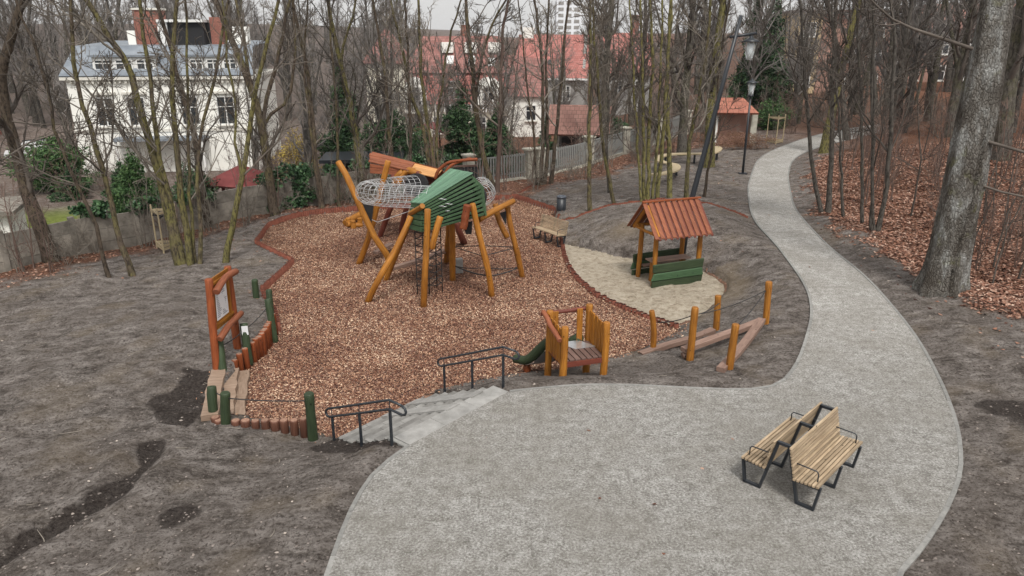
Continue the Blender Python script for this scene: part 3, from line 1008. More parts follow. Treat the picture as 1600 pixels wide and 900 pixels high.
def make_tree(name, stems, label, bark_m, twig_m, seed, height=13.0, limbs=12, subs=8, twigs=5, lo=0.16, group=None, twig_r=0.0115, flare=1.25, cat='tree', sides=9, ang=(0.5, 1.0), lfac=0.24, extra=()):
    """stems: list of (radius, [points from the ground up]); they are carried on above the last point to the full height"""
    r = np.random.default_rng(seed)
    base = stems[0][1][0]
    zb = Hs(base[0], base[1])
    t = thing(name, (base[0], base[1], zb), label, cat, group)
    SP, SR = [], []
    for rad, pts in stems:
        pts = [tuple(p) for p in pts]
        z0 = Hs(pts[0][0], pts[0][1]) - 0.15
        pts[0] = (pts[0][0], pts[0][1], z0)
        a, b = np.array(pts[-2]), np.array(pts[-1])
        d = (b - a) / (np.linalg.norm(b - a) + 1e-9)
        while pts[-1][2] < height * r.uniform(0.9, 1.0):
            d = d * 0.75 + np.array([r.normal(0, 0.16), r.normal(0, 0.16), 0.45]); d /= np.linalg.norm(d)
            pts.append(tuple(np.array(pts[-1]) + d * 1.6))
        P = resample(pts, 22)
        P[1:] += r.normal(0, 0.022, (21, 3)) * np.array([1, 1, 0]) + 0.16 * rad * 0
        sw = np.cumsum(r.normal(0, 0.012, (22, 2)), 0); sw -= sw[0]
        P[:, 1] += sw[:, 1] * 2 + np.linspace(0, 1, 22) * r.normal(0, 0.5)
        tt = np.linspace(0, 1, 22)
        Rr = rad * (1 - 0.8 * tt) * (1 + (flare - 1) * np.exp(-tt * 22)) * r.uniform(0.94, 1.06, 22)
        SP.append(P); SR.append(Rr)
    SP, SR = np.array(SP), np.array(SR)
    V, F = tubes(SP, SR, sides)
    me = np_mesh('trunk', V - np.array([base[0], base[1], zb]), F, bark_m)
    link_mesh('trunk', me, t, (base[0], base[1], zb))
    per = max(5, int(limbs * 1.75) // len(stems))
    A, AR = grow(SP, SR, per, lo, lfac, ang, 7, r, up=0.9, kink=0.16, rfac=0.48)
    AR = np.maximum(AR, 0.011)
    if extra:
        EP = np.array([resample(p, 7) for _, p in extra]); ER = np.array([w * np.linspace(1, 0.35, 7) for w, _ in extra])
        A = np.concatenate([A, EP]); AR = np.concatenate([AR, ER])
    B, BR = grow(A, AR, subs, 0.18, 0.42, (0.5, 1.05), 5, r, up=0.5, kink=0.22, rfac=0.55)
    BR = np.maximum(BR, twig_r * 1.0)
    parts = [tubes(A, AR, 5), tubes(B, BR, 4)]
    if twigs:
        Cc, CR = grow(B, BR, twigs, 0.15, 0.5, (0.4, 1.1), 4, r, up=0.3, kink=0.25, rfac=0.6, lmin=0.25)
        parts.append(tubes(Cc, np.clip(CR, twig_r * 0.7, twig_r), 3))
    V, F = merge(parts)
    me = np_mesh('crown', V - np.array([base[0], base[1], zb]), F, twig_m)
    link_mesh('crown', me, t, (base[0], base[1], zb))
    return t

G, B_, Y_ = M['bark_green'], M['bark_brown'], M['bark_grey']
TW, TD, TR = M['twig'], M['twig_dark'], M['twig_red']
TM = M['twig_mid']
wood_trees = [
    ('bare_tree', [(0.267, [(-17.58, 27.04, -1.2), (-17.71, 27.04, -0.07), (-17.83, 27.04, 1.16), (-17.93, 27.04, 2.7), (-17.98, 27.04, 3.73), (-17.86, 27.04, 5.29), (-17.19, 27.04, 6.79), (-16.48, 27.04, 8.03)]), (0.133, [(-17.58, 27.04, -1.2), (-17.71, 27.04, -0.07), (-17.88, 27.04, 1.16), (-17.95, 27.04, 2.82), (-17.98, 27.04, 3.92), (-17.99, 27.04, 5.51), (-18.31, 27.04, 7.21), (-18.77, 27.04, 8.03)])],
     'thick brown forked tree at the far left before the concrete wall', B_, TD, dict(limbs=14, extra=[(0.035, [(-17.34, 24, 2.56), (-15.32, 24, 3.74), (-13.59, 23.8, 4.13), (-12.4, 23.6, 4.58), (-11.72, 23.5, 5.23)]), (0.03, [(-17.24, 26, 4.08), (-15.84, 25.5, 4.03), (-14.24, 25, 4.19), (-12.93, 25, 4.4)])])),
    ('bare_tree', [(0.072, [(-13.94, 24.3, -0.9), (-13.93, 24.3, 0.09), (-13.95, 24.3, 1.2), (-14.17, 24.3, 1.97), (-14.39, 24.3, 3.03), (-14.52, 24.3, 3.76), (-14.4, 24.3, 5.07), (-14.51, 24.3, 6.81), (-14.67, 24.3, 7.93)])], 'thin crooked sapling between thick forked tree and leaning pole tree', B_, TM, dict(limbs=8)),
    ('bare_tree', [(0.105, [(-13.22, 24.52, -0.9), (-13.44, 24.52, 0.55), (-13.48, 24.52, 2.14), (-13.59, 24.52, 3.42), (-13.81, 24.52, 4.85), (-13.79, 24.52, 6.04), (-13.58, 24.52, 7.19), (-13.5, 24.52, 7.94)])], 'slender brown tree curving left before the white villa', B_, TM, dict(limbs=9)),
    ('bare_tree', [(0.167, [(-11.93, 25.42, -0.9), (-12.1, 25.42, 1.05), (-12.28, 25.42, 2.85), (-12.53, 25.42, 4.67), (-12.65, 25.42, 6), (-13.16, 25.42, 6.9), (-13.65, 25.42, 7.97)]), (0.109, [(-11.79, 25.42, -0.9), (-11.93, 25.42, 0.82), (-12.01, 25.42, 2.18), (-12.03, 25.42, 3.93), (-11.9, 25.42, 5.39), (-11.93, 25.42, 6.8), (-11.9, 25.42, 7.97)]), (0.125, [(-11.53, 25.34, -0.9), (-11.49, 25.34, 1.3), (-11.46, 25.34, 2.86), (-11.38, 25.34, 4.36), (-11.18, 25.34, 6.01), (-10.8, 25.34, 7.97)]),
                   (0.067, [(-11.43, 25.5, -0.9), (-11.31, 25.5, 1.72), (-11.08, 25.5, 3.92), (-10.93, 25.5, 6), (-10.71, 25.5, 7.97)])], 'many stemmed lichen green tree clump nearest the staked sapling', G, TW, dict(limbs=20, flare=1.1)),
    ('bare_tree', [(0.075, [(-11.18, 25.26, -0.9), (-10.97, 25.26, 1.09), (-10.87, 25.26, 2.44), (-10.51, 25.26, 3.95), (-9.97, 25.26, 5.4), (-9.51, 25.26, 6.81), (-9.18, 25.26, 7.96)])], 'thin stem standing against right side of green tree clump', B_, TM, dict(limbs=7)),
    ('bare_tree', [(0.147, [(-13.48, 31.89, -1.1), (-13.48, 31.89, 0.4), (-13.5, 31.89, 2.61), (-13.71, 31.89, 4.21), (-13.94, 31.89, 6.26), (-14.26, 31.89, 8.22)])], 'leaning brown tree growing tight against the concrete wall', B_, TD, dict(limbs=10)),
    ('bare_tree', [(0.109, [(-10.35, 25.5, -0.9), (-9.89, 25.5, 0.57), (-9.31, 25.5, 2.39), (-8.91, 25.5, 3.92), (-8.48, 25.5, 5.39), (-7.93, 25.5, 6.8), (-7.49, 25.5, 7.97)]), (0.059, [(-10.35, 25.5, -0.9), (-9.82, 25.5, 0.8), (-9.28, 25.5, 2.66), (-9.51, 25.5, 3.27), (-9.23, 25.5, 4.56), (-9.38, 25.5, 6.2), (-9.26, 25.5, 7.97)])], 'lichen green tree leaning right in front of red gazebo', G, TM, dict(limbs=12)),
    ('bare_tree', [(0.217, [(-10.74, 32.92, -1), (-10.89, 32.92, 0.91), (-10.94, 32.92, 3.02), (-11.12, 32.92, 4.39), (-11.83, 32.92, 6.75), (-12.33, 32.92, 8.26)]), (0.13, [(-10.74, 32.92, -1), (-10.89, 32.92, 0.91), (-10.93, 32.92, 3.16), (-10.27, 32.92, 5.19), (-9.69, 32.92, 6.75), (-9.25, 32.92, 8.26)]), (0.108, [(-10.74, 32.92, -1), (-10.89, 32.92, 0.91), (-10.97, 32.92, 3.3), (-11.25, 32.92, 5.71), (-11.33, 32.92, 7.76)]), (0.097, [(-10.74, 32.92, -1), (-10.86, 32.92, 0.91), (-10.86, 32.92, 3.3), (-9.77, 32.92, 4.12), (-9.23, 32.92, 5.97), (-9.14, 32.92, 8.26)])],
     'dark tree forking into four beside the ivy covered wall', B_, TD, dict(limbs=16)),
    ('bare_tree', [(0.134, [(-8.93, 34.03, -0.9), (-9.06, 34.03, 1.15), (-9.14, 34.03, 3.17), (-9.2, 34.03, 5.4), (-9.44, 34.03, 7), (-9.62, 34.03, 8.3)]), (0.078, [(-8.93, 34.03, -0.9), (-9.06, 34.03, 1.15), (-9.14, 34.03, 3.17), (-9.11, 34.03, 5.67), (-8.74, 34.03, 8.3)])], 'brown tree in front of ivy hedge left of the play area', B_, TW, dict(limbs=12)),
    ('bare_tree', [(0.079, [(-8.18, 34.29, -0.9), (-8.08, 34.29, 0.8), (-7.98, 34.29, 2.86), (-7.88, 34.29, 5.66), (-7.86, 34.29, 8.31)])], 'thin upright pole tree behind the leaning climbing post', G, TM, dict(limbs=8)),
    ('bare_tree', [(0.187, [(-7.5, 37.82, -1), (-7.78, 37.82, 0.82), (-8.01, 37.82, 3.06), (-8.3, 37.82, 5.22), (-8.52, 37.82, 6.12), (-8.79, 37.82, 8.44)]), (0.112, [(-7.5, 37.82, -1), (-7.78, 37.82, 0.82), (-8.01, 37.82, 3.06), (-8.33, 37.82, 5.67), (-7.78, 37.82, 7.29), (-7.39, 37.82, 8.44)])], 'ivy footed tree forking high above the wire tunnel', G, TD, dict(limbs=14)),
    ('bare_tree', [(0.127, [(-6.23, 38.63, -1), (-6.26, 38.63, 1.02), (-6.39, 38.63, 2.98), (-6.42, 38.63, 5.18), (-6.64, 38.63, 7), (-6.8, 38.63, 8.47)])], 'slim tree crossing in front of the red tower roof', B_, TM, dict(limbs=10)),
    ('bare_tree', [(0.102, [(-5.28, 38.63, -1), (-5.28, 38.63, 0.69), (-5.24, 38.63, 2.98), (-5.22, 38.63, 5.49), (-5.24, 38.63, 8.47)])], 'narrow straight tree before balcony of the cream house', B_, TW, dict(limbs=8)),
    ('bare_tree', [(0.116, [(-4.2, 39.3, -1), (-4.36, 39.3, 0.31), (-4.69, 39.3, 2.25), (-5.27, 39.3, 4.2), (-5.64, 39.3, 6.7), (-6.03, 39.3, 8.5)]), (0.129, [(-4.06, 39.3, -1), (-4.12, 39.3, 0.31), (-4.38, 39.3, 2.58), (-4.59, 39.3, 4.83), (-4.6, 39.3, 8.5)]), (0.091, [(-3.86, 39.3, -1), (-3.91, 39.3, 0.41), (-3.95, 39.3, 2.25), (-3.55, 39.3, 4.52), (-3.13, 39.3, 6.7), (-2.54, 39.3, 8.5)])],
     'lichen green clump of three stems behind the wing roof', G, TM, dict(limbs=18)),
    ('bare_tree', [(0.161, [(-0.83, 37.66, -0.9), (-1.15, 37.66, -0.13), (-1.46, 37.66, 1.17), (-1.76, 37.66, 3.08), (-1.94, 37.66, 5.53), (-2.15, 37.66, 7.29), (-2.22, 37.66, 8.44)]), (0.099, [(-0.83, 37.66, -0.9), (-1.15, 37.66, -0.13), (-1.46, 37.66, 1.17), (-1.75, 37.66, 3.39), (-1.49, 37.66, 5.82), (-0.86, 37.66, 7.58), (-0.3, 37.66, 8.44)])], 'tall brown tree with fanning crown behind the green cabin', B_, TD, dict(limbs=16)),
    ('bare_tree', [(0.122, [(-0.78, 37.19, -0.9), (-0.64, 37.19, 1.56), (-0.56, 37.19, 4.05), (-0.46, 37.19, 7), (-0.15, 37.19, 8.42)])], 'reddish straight pole tree by the rear corner of mulch', M['twig_red'], TM, dict(limbs=9)),
    ('bare_tree', [(0.113, [(1.44, 38.15, -0.9), (1.57, 38.15, 1.42), (1.53, 38.15, 4.9), (1.31, 38.15, 7), (1.08, 38.15, 8.46)]), (0.1, [(1.67, 38.15, -0.9), (1.83, 38.15, 1.75), (1.69, 38.15, 4.9), (1.79, 38.15, 8.46)]), (0.113, [(2.01, 38.31, -0.9), (2.24, 38.31, 1.56), (2.5, 38.31, 4.58), (2.66, 38.31, 7.3), (2.78, 38.31, 8.46)]), (0.063, [(1.27, 38.15, -0.9), (1.14, 38.15, 1.75), (0.7, 38.15, 4.9), (0.31, 38.15, 8.46)])],
     'clump of slim brown stems in front of picket fence', B_, TW, dict(limbs=16)),
    ('bare_tree', [(0.093, [(3.38, 31.27, -0.4), (3.24, 31.27, 1.89), (3.18, 31.27, 4.52), (3.13, 31.27, 6.76), (3.03, 31.27, 8.19)])], 'straight pale pole tree just inside the log edging', B_, TM, dict(limbs=8)),
    ('bare_tree', [(0.084, [(4.51, 31.75, -0.2), (4.14, 31.75, 1.26), (3.81, 31.75, 2.63), (3.63, 31.75, 4.48), (3.38, 31.75, 6.26), (3.2, 31.75, 8.21)])], 'bent yellow green tree standing on the log edging', G, TM, dict(limbs=8)),
    ('bare_tree', [(0.068, [(4.61, 34.44, -0.5), (4.41, 34.44, 1.38), (4.4, 34.44, 3.7), (4.18, 34.44, 6.2), (4.17, 34.44, 8.31)])], 'thin grey stem between bent green tree and picket fence', Y_, TW, dict(limbs=6)),
    ('bare_tree', [(0.083, [(5.74, 31.49, 0), (5.53, 31.49, 2.67), (5.3, 31.49, 5.77), (5.08, 31.49, 8.2)]), (0.093, [(5.91, 31.49, 0), (5.74, 31.49, 3.2), (5.74, 31.49, 5.77), (5.49, 31.49, 8.2)]), (0.073, [(6.1, 31.62, 0), (6.15, 31.62, 2.65), (6.08, 31.62, 5.76), (6, 31.62, 8.21)]), (0.094, [(6.37, 31.88, 0), (6.46, 31.88, 2.88), (6.45, 31.88, 5.75), (6.43, 31.88, 8.22)]), (0.062, [(5.61, 31.37, 0), (5.27, 31.37, 2.68), (4.94, 31.37, 5.77), (4.69, 31.37, 8.2)])],
     'dense clump of yellow green poles left of leaning lamp post', G, TM, dict(limbs=20, flare=1.1)),
    ('bare_tree', [(0.116, [(6.93, 32.01, 0), (6.89, 32.01, 1.77), (6.62, 32.01, 4.46), (6.6, 32.01, 7), (6.62, 32.01, 8.22)])], 'yellow green pole tree with scarred foot beside pole clump', G, TM, dict(limbs=8)),
    ('bare_tree', [(0.096, [(7.72, 32.27, 0), (7.68, 32.27, 2.28), (7.98, 32.27, 4.44), (8.12, 32.27, 6.25), (8.13, 32.27, 8.23)])], 'bright yellow green tree bending right before leaning lamp post', G, TW, dict(limbs=8)),
    ('bare_tree', [(0.066, [(8.75, 33.23, 0), (8.89, 33.23, 2.43), (8.94, 33.23, 4.36), (8.94, 33.23, 6.74), (9.12, 33.23, 8.27)])], 'thin stem close behind the leaning lamp post', B_, TM, dict(limbs=6)),
    ('grey_tree', [(0.305, [(10.63, 46.4, -0.1), (10.53, 46.4, 3.32), (10.54, 46.4, 6.64), (10.56, 46.4, 8.77)])], 'stout grey trunk above the curved wooden bench', Y_, TD, dict(limbs=16, height=15)),
    ('grey_tree', [(0.298, [(10.97, 41.12, 0), (10.82, 41.12, 3.74), (10.9, 41.12, 6.68), (10.96, 41.12, 8.57)])], 'stout mossy trunk beside right end of curved bench', G, TD, dict(limbs=16, height=15)),
    ('grey_tree', [(0.321, [(6.11, 48.79, -0.8), (6.03, 48.79, 3.13), (6.04, 48.79, 6.62), (6.18, 48.79, 8.86)])], 'stout grey trunk behind the garden fence pillars', Y_, TD, dict(limbs=18, height=15)),
    ('grey_tree', [(0.218, [(8.76, 50.89, -0.7), (8.68, 50.89, 2.96), (8.68, 50.89, 6.61), (8.63, 50.89, 8.94)])], 'dark trunk behind the clump of yellow green poles', Y_, TD, dict(limbs=14, height=15)),
    ('mossy_tree', [(0.249, [(18.76, 44.6, 0.1), (18.86, 44.6, 2.36), (19.16, 44.6, 5.25), (19.42, 44.6, 7.69), (19.62, 44.6, 8.7)])], 'mossy leaning tree on the right edge of path bend', G, TD, dict(limbs=12, height=15, flare=1.6)),
    ('bare_tree', [(0.087, [(12.56, 29.27, 0.1), (12.07, 29.27, 1.46), (11.6, 29.27, 3.46), (11.12, 29.27, 5.85), (10.68, 29.27, 8.12)]), (0.106, [(12.79, 29.27, 0.1), (12.57, 29.27, 2.22), (12.25, 29.27, 4.68), (11.84, 29.27, 8.12)])], 'twin stemmed grey tree at the left edge of leaf carpet', Y_, TD, dict(limbs=12)),
    ('bare_tree', [(0.056, [(12.96, 28.18, 0.1), (12.51, 28.18, 2.15), (11.96, 28.18, 4.76), (11.28, 28.18, 8.08)])], 'thin grey sapling right of the twin stemmed tree', Y_, TD, dict(limbs=8)),
    ('bare_tree', [(0.061, [(13, 26.68, 0.15), (12.64, 26.68, 2.18), (12.16, 26.68, 4.88), (11.52, 26.68, 8.02)])], 'narrow grey sapling midway between twin tree and triple tree', Y_, TD, dict(limbs=8)),
    ('bare_tree', [(0.068, [(12.89, 25.67, 0.15), (12.63, 25.67, 2.36), (12.3, 25.67, 4.96), (11.94, 25.67, 7.98)]), (0.084, [(13.08, 25.67, 0.15), (13.11, 25.67, 1.91), (12.82, 25.67, 3.9), (12.47, 25.67, 6.4), (12.04, 25.67, 7.98)]), (0.051, [(12.99, 25.67, 0.15), (12.53, 25.67, 2.14), (12.07, 25.67, 4.75), (11.44, 25.67, 7.98)])], 'three stemmed grey tree in the leaf carpet', Y_, TD, dict(limbs=14)),
    ('grey_tree', [(0.386, [(22.77, 34.54, 1), (22.57, 34.54, 3.69), (22.33, 34.54, 6.73), (22.2, 34.54, 8.32)])], 'stout grey trunk behind the great tree at right edge', Y_, TD, dict(limbs=12, height=16)),
    ('grey_tree', [(0.305, [(26.97, 46.32, 1.6), (26.88, 46.32, 4.07), (26.83, 46.32, 7), (26.85, 46.32, 8.77)])], 'smooth grey trunk further back left of the great tree', Y_, TD, dict(limbs=14, height=16)),
    ('grey_tree', [(0.181, [(21.34, 42.28, 1), (21.25, 42.28, 3.64), (21.2, 42.28, 6.01), (21.16, 42.28, 8.61)])], 'pale grey trunk in the wood beyond the triple tree', Y_, TD, dict(limbs=14, height=16)),
    ('grey_tree', [(0.236, [(22.95, 51.21, 0.6), (21.86, 51.21, 4.18), (20.26, 51.21, 8.96)])], 'dark trunk where the path disappears into the wood', Y_, TD, dict(limbs=14, height=16)),
]
for i, (nm, stems, lab, bk, tw, kw) in enumerate(wood_trees):
    make_tree(nm, stems, lab, bk, tw, 100 + i, **kw)

# the great tree at the right: a trunk with modelled bark, burls and root flare
def great_tree():
    base = (12.2, 19.7)
    zb = Hs(*base)
    t = thing('great_tree', (base[0], base[1], zb), 'great old grey trunk with cracked bark beside the path', 'tree')
    path = np.array([(12.0, 19.6, zb - 0.3), (12.06, 19.65, 0.39), (12.14, 19.75, 2.2), (12.17, 19.8, 4.19), (12.18, 19.85, 6.06), (12.16, 19.9, 7.76), (11.95, 20.0, 11.0), (12.0, 20.1, 15.0)])
    n, S = 190, 72
    P = resample(path, n)
    tt = np.linspace(0, 1, n); z = P[:, 2]
    a = np.arange(S) * 2 * PI / S
    rad = np.interp(z, [-1, 0, 2, 4, 5.5, 7.7, 11, 15], [0.52, 0.5, 0.475, 0.47, 0.44, 0.34, 0.28, 0.22])
    rad = rad + 0.13 * np.exp(-np.clip(z - zb, 0, 9) / 0.5)
    A, Z = np.meshgrid(a, z)
    lobes = 1 + 0.07 * np.cos(A * 3 + 0.6 + Z * 0.12) + 0.04 * np.cos(A * 5 + 2 - Z * 0.2) + 0.12 * np.cos(A * 5 + 1.0) * np.exp(-np.clip(Z - zb, 0, 9) / 0.4)
    u = np.stack([np.cos(A), np.sin(A)], -1) * 3.0
    fl = fbm(u[..., 0] * 2.2 + Z * 0.5, u[..., 1] * 2.2 + Z * 0.4, 3)
    cr = np.abs(fbm(u[..., 0] * 2.6 + 7, u[..., 1] * 2.6 + Z * 1.3, 3))
    seam = np.exp(-((np.mod(A - 4.45 - 0.10 * Z, 2 * PI) - 0.0) / 0.10) ** 2) * smooth(6.0, 4.0, Z)
    Rr = rad[:, None] * lobes + 0.05 * fl + 0.045 * np.minimum(cr, 0.25) - 0.12 * seam
    for (ba, bz, bs_, bh) in ((4.9, 5.9, 0.28, 0.09), (5.3, 4.9, 0.22, 0.06), (4.75, 2.6, 0.33, 0.07), (5.0, 0.9, 0.3, 0.05), (4.2, 3.9, 0.22, 0.05), (5.4, 3.3, 0.3, 0.06)):
        dd = np.hypot((np.mod(A - ba + PI, 2 * PI) - PI) * 0.6, Z - bz)
        Rr = Rr + bh * np.exp(-(dd / bs_) ** 2) - 0.05 * np.exp(-(dd / (bs_ * 0.3)) ** 2)
    V = np.stack([P[:, 0:1] + Rr * np.cos(A), P[:, 1:2] + Rr * np.sin(A), np.broadcast_to(P[:, 2:3], A.shape)], -1).reshape(-1, 3)
    i = np.arange(n - 1)[:, None] * S; s = np.arange(S)[None, :]; s2 = (s + 1) % S
    F = np.stack(np.broadcast_arrays(i + s, i + s2, i + S + s2, i + S + s), -1).reshape(-1, 4)
    m, nt, bs = new_mat('great_bark')
    ob = coords(nt); st = coords(nt, 'Object', (1, 1, 0.45))
    vo = nt.nodes.new('ShaderNodeTexVoronoi'); vo.feature = 'DISTANCE_TO_EDGE'; vo.inputs['Scale'].default_value = 17
    nz = nt.nodes.new('ShaderNodeTexNoise'); nz.inputs['Scale'].default_value = 6; nt.links.new(st, nz.inputs['Vector'])
    vm = nt.nodes.new('ShaderNodeVectorMath'); vm.operation = 'MULTIPLY_ADD'; vm.inputs[1].default_value = (0.12, 0.12, 0.12)
    nt.links.new(nz.outputs['Color'], vm.inputs[0]); nt.links.new(st, vm.inputs[2]); nt.links.new(vm.outputs[0], vo.inputs['Vector'])
    n1 = noise(nt, coords(nt, 'Object', (1, 1, 0.4)), 2.0, 5, 0.65); n2 = noise(nt, st, 20, 5, 0.7)
    c = ramp(nt, n1, [(0.38, (0.085, 0.074, 0.061)), (0.5, (0.185, 0.173, 0.155)), (0.62, (0.37, 0.375, 0.36))])
    crack = ramp(nt, vo.outputs['Distance'], [(0.0, (1, 1, 1)), (0.12, (0, 0, 0))])
    crm = mix(nt, 1.0, crack, ramp(nt, n1, [(0.4, (1, 1, 1)), (0.62, (0.1, 0.1, 0.1))]), 'MULTIPLY')
    c = mix(nt, crm, c, (0.038, 0.03, 0.024))
    c = mix(nt, ramp(nt, n2, [(0.4, (0.6, 0.6, 0.6)), (0.6, (0, 0, 0))]), c, (0.075, 0.065, 0.055))
    n4 = noise(nt, ob, 2.1, 3, 0.6)
    c = mix(nt, ramp(nt, n4, [(0.58, (0, 0, 0)), (0.72, (0.55, 0.55, 0.55))]), c, (0.13, 0.13, 0.05))
    nt.links.new(c, bs.inputs['Base Color']); bs.inputs['Roughness'].default_value = 0.92; bs.inputs['Specular IOR Level'].default_value = 0.2
    hb = math_n(nt, 'ADD', math_n(nt, 'MULTIPLY', math_n(nt, 'MINIMUM', vo.outputs['Distance'], 0.2), 3.0), n2)
    bump(nt, bs, hb, 0.9, 0.05)
    w = (base[0], base[1], zb)
    link_mesh('trunk', np_mesh('trunk', V - np.array(w), F, m), t, w)
    r = np.random.default_rng(5)
    SP = np.array([resample(path[4:], 22)]); SR = np.linspace(0.36, 0.2, 22)[None]
    A1, AR = grow(SP, SR, 14, 0.3, 0.55, (0.6, 1.1), 8, r, up=0.5, kink=0.16, rfac=0.3)
    EP = np.array([resample([(12.4, 19.5, 4.3), (13.6, 18.6, 4.0), (15.2, 18.2, 4.3), (16.5, 18.0, 4.2), (18, 17.6, 4.6)], 8), resample([(12.3, 19.6, 3.2), (13.4, 19.0, 2.9), (14.6, 18.8, 3.0), (16, 18.5, 3.3), (17, 18.4, 3.2)], 8),
                   resample([(11.6, 19.6, 6.6), (10.4, 19.2, 6.9), (9.3, 19.0, 7.2), (8.4, 18.6, 7.7), (7.6, 18.4, 8.4)], 8)])
    ER = np.array([w_ * np.linspace(1, 0.3, 8) for w_ in (0.045, 0.035, 0.05)])
    A1 = np.concatenate([A1, EP]); AR = np.concatenate([AR, ER])
    B1, BR = grow(A1, AR, 7, 0.2, 0.4, (0.5, 1.0), 5, r, up=0.2, kink=0.22, rfac=0.5)
    C1, CR = grow(B1, BR, 5, 0.15, 0.5, (0.4, 1.1), 4, r, up=0.1, kink=0.25, rfac=0.6)
    V, F = merge([tubes(A1, AR, 6), tubes(B1, np.maximum(BR, 0.01), 4), tubes(C1, np.clip(CR, 0.005, 0.008), 3)])
    link_mesh('crown', np_mesh('crown', V - np.array(w), F, TD), t, w)
great_tree()

# saplings and brushwood of the undergrowth: three patterns, every plant placed singly
def sapling_mesh(seed, h, stems, twig_m, lean=0.18, rad=0.016, subs=9, tw=4):
    r = np.random.default_rng(seed)
    P = []
    for s in range(stems):
        d = np.array([r.normal(0, lean), r.normal(0, lean), 1.0]); d /= np.linalg.norm(d)
        p = [np.array([r.normal(0, 0.08), r.normal(0, 0.08), -0.1])]
        hh = h * r.uniform(0.6, 1.1)
        for q in range(7):
            d = d + r.normal(0, 0.08, 3); d /= np.linalg.norm(d)
            p.append(p[-1] + d * hh / 7)
        P.append(p)
    P = np.array(P); Rr = rad * r.uniform(0.7, 1.3, (stems, 1)) * np.linspace(1, 0.35, 8)[None]
    A, AR = grow(P, Rr, subs, 0.12, 0.3, (0.5, 1.0), 5, r, up=0.4, kink=0.2, rfac=0.6)
    AR = np.maximum(AR, 0.007)
    B, BR = grow(A, AR, tw, 0.2, 0.5, (0.4, 1.0), 4, r, up=0.2, kink=0.25, rfac=0.7)
    V, F = merge([tubes(P, Rr, 6), tubes(A, AR, 4), tubes(B, np.clip(BR, 0.005, 0.007), 3)])
    return np_mesh('branches', V, F, twig_m)
sap = [sapling_mesh(s, h, n, m, l, rr) for s, h, n, m, l, rr in ((1, 4.6, 2, TR, 0.10, 0.03), (2, 3.2, 5, TR, 0.25, 0.018), (3, 2.4, 7, TR, 0.35, 0.014), (4, 6.5, 1, TD, 0.08, 0.045), (5, 2.0, 6, TW, 0.4, 0.013), (6, 3.6, 3, TW, 0.2, 0.02))]
def plant(kind, x, y, sc, rz, name, label, cat, group):
    o = link_mesh(name, sap[kind], None, (x, y, Hs(x, y)), (0, 0, rz), (sc, sc, sc * 1.0))
    return props(o, label, cat, group)
r_ = random.Random(44)
def zone_of(x, y):
    side = 'right of the great trunk' if x > 12.6 + (y - 19.5) * 0.62 else ('between twin tree and great trunk' if x > 11.2 + (y - 19.5) * 0.28 else 'close along the path bend')
    dep = 'at the front of the leaf carpet' if y < 26 else ('midway up the leafy bank' if y < 36 else 'far back in the wood')
    return ('thin bare sapling ' + dep + ', ' + side, 'sapling', 'saplings ' + dep + ', ' + side)
cnt = 0
while cnt < 170:
    y0 = 19.5 + 36 * r_.random() ** 1.25
    x0 = r_.uniform(12.2, 13 + y0 * 0.62)
    if bool(inside(PATH, np.array([x0]), np.array([y0]))[0]) or float(dist_line(PATH, np.array([x0]), np.array([y0]), True)[0]) < 1.0 + (0.5 if y0 < 30 else 0):
        continue
    if soil_masks(np.array([x0]), np.array([y0]))[0, 1] < 0.6 or math.hypot(x0 - 12.1, y0 - 19.7) < 1.6:
        continue
    k = r_.choice([0, 0, 0, 3, 3, 1, 2] if y0 > 26 else [0, 0, 3, 3, 2])
    
    plant(k, x0, y0, r_.uniform(0.7, 1.15) * (0.7 if y0 < 26 else 0.95), r_.uniform(0, 6.3), 'woodland_sapling', *zone_of(x0, y0))
    cnt += 1
for i in range(75):
    t = r_.random()
    x0 = -19 + 34 * t
    wy = np.interp(x0, [-19, -14.6, -11.3, -8, 0, 1.6, 4.5, 9.5, 14, 16], [25.2, 29.8, 33.6, 36.5, 38.2, 39.8, 42.3, 48.6, 53, 55])
    y0 = wy - r_.random() ** 2 * 3.0 - 0.25
    if bool(inside(MULCH, np.array([x0]), np.array([y0]))[0]) or float(dist_line(PATH, np.array([x0]), np.array([y0]), True)[0]) < 1.5:
        continue
    plant(r_.choice([4, 4, 5, 2, 0]), x0, y0, r_.uniform(0.7, 1.1), r_.uniform(0, 6.3), 'brush_shrub', *((lambda w: ('small bare shrub growing ' + w, 'shrub', 'bare shrubs ' + w))('at the foot of the concrete wall' if x0 < -11 else ('by the ivy behind the mulch' if x0 < -1 else 'in front of the picket fence'))))


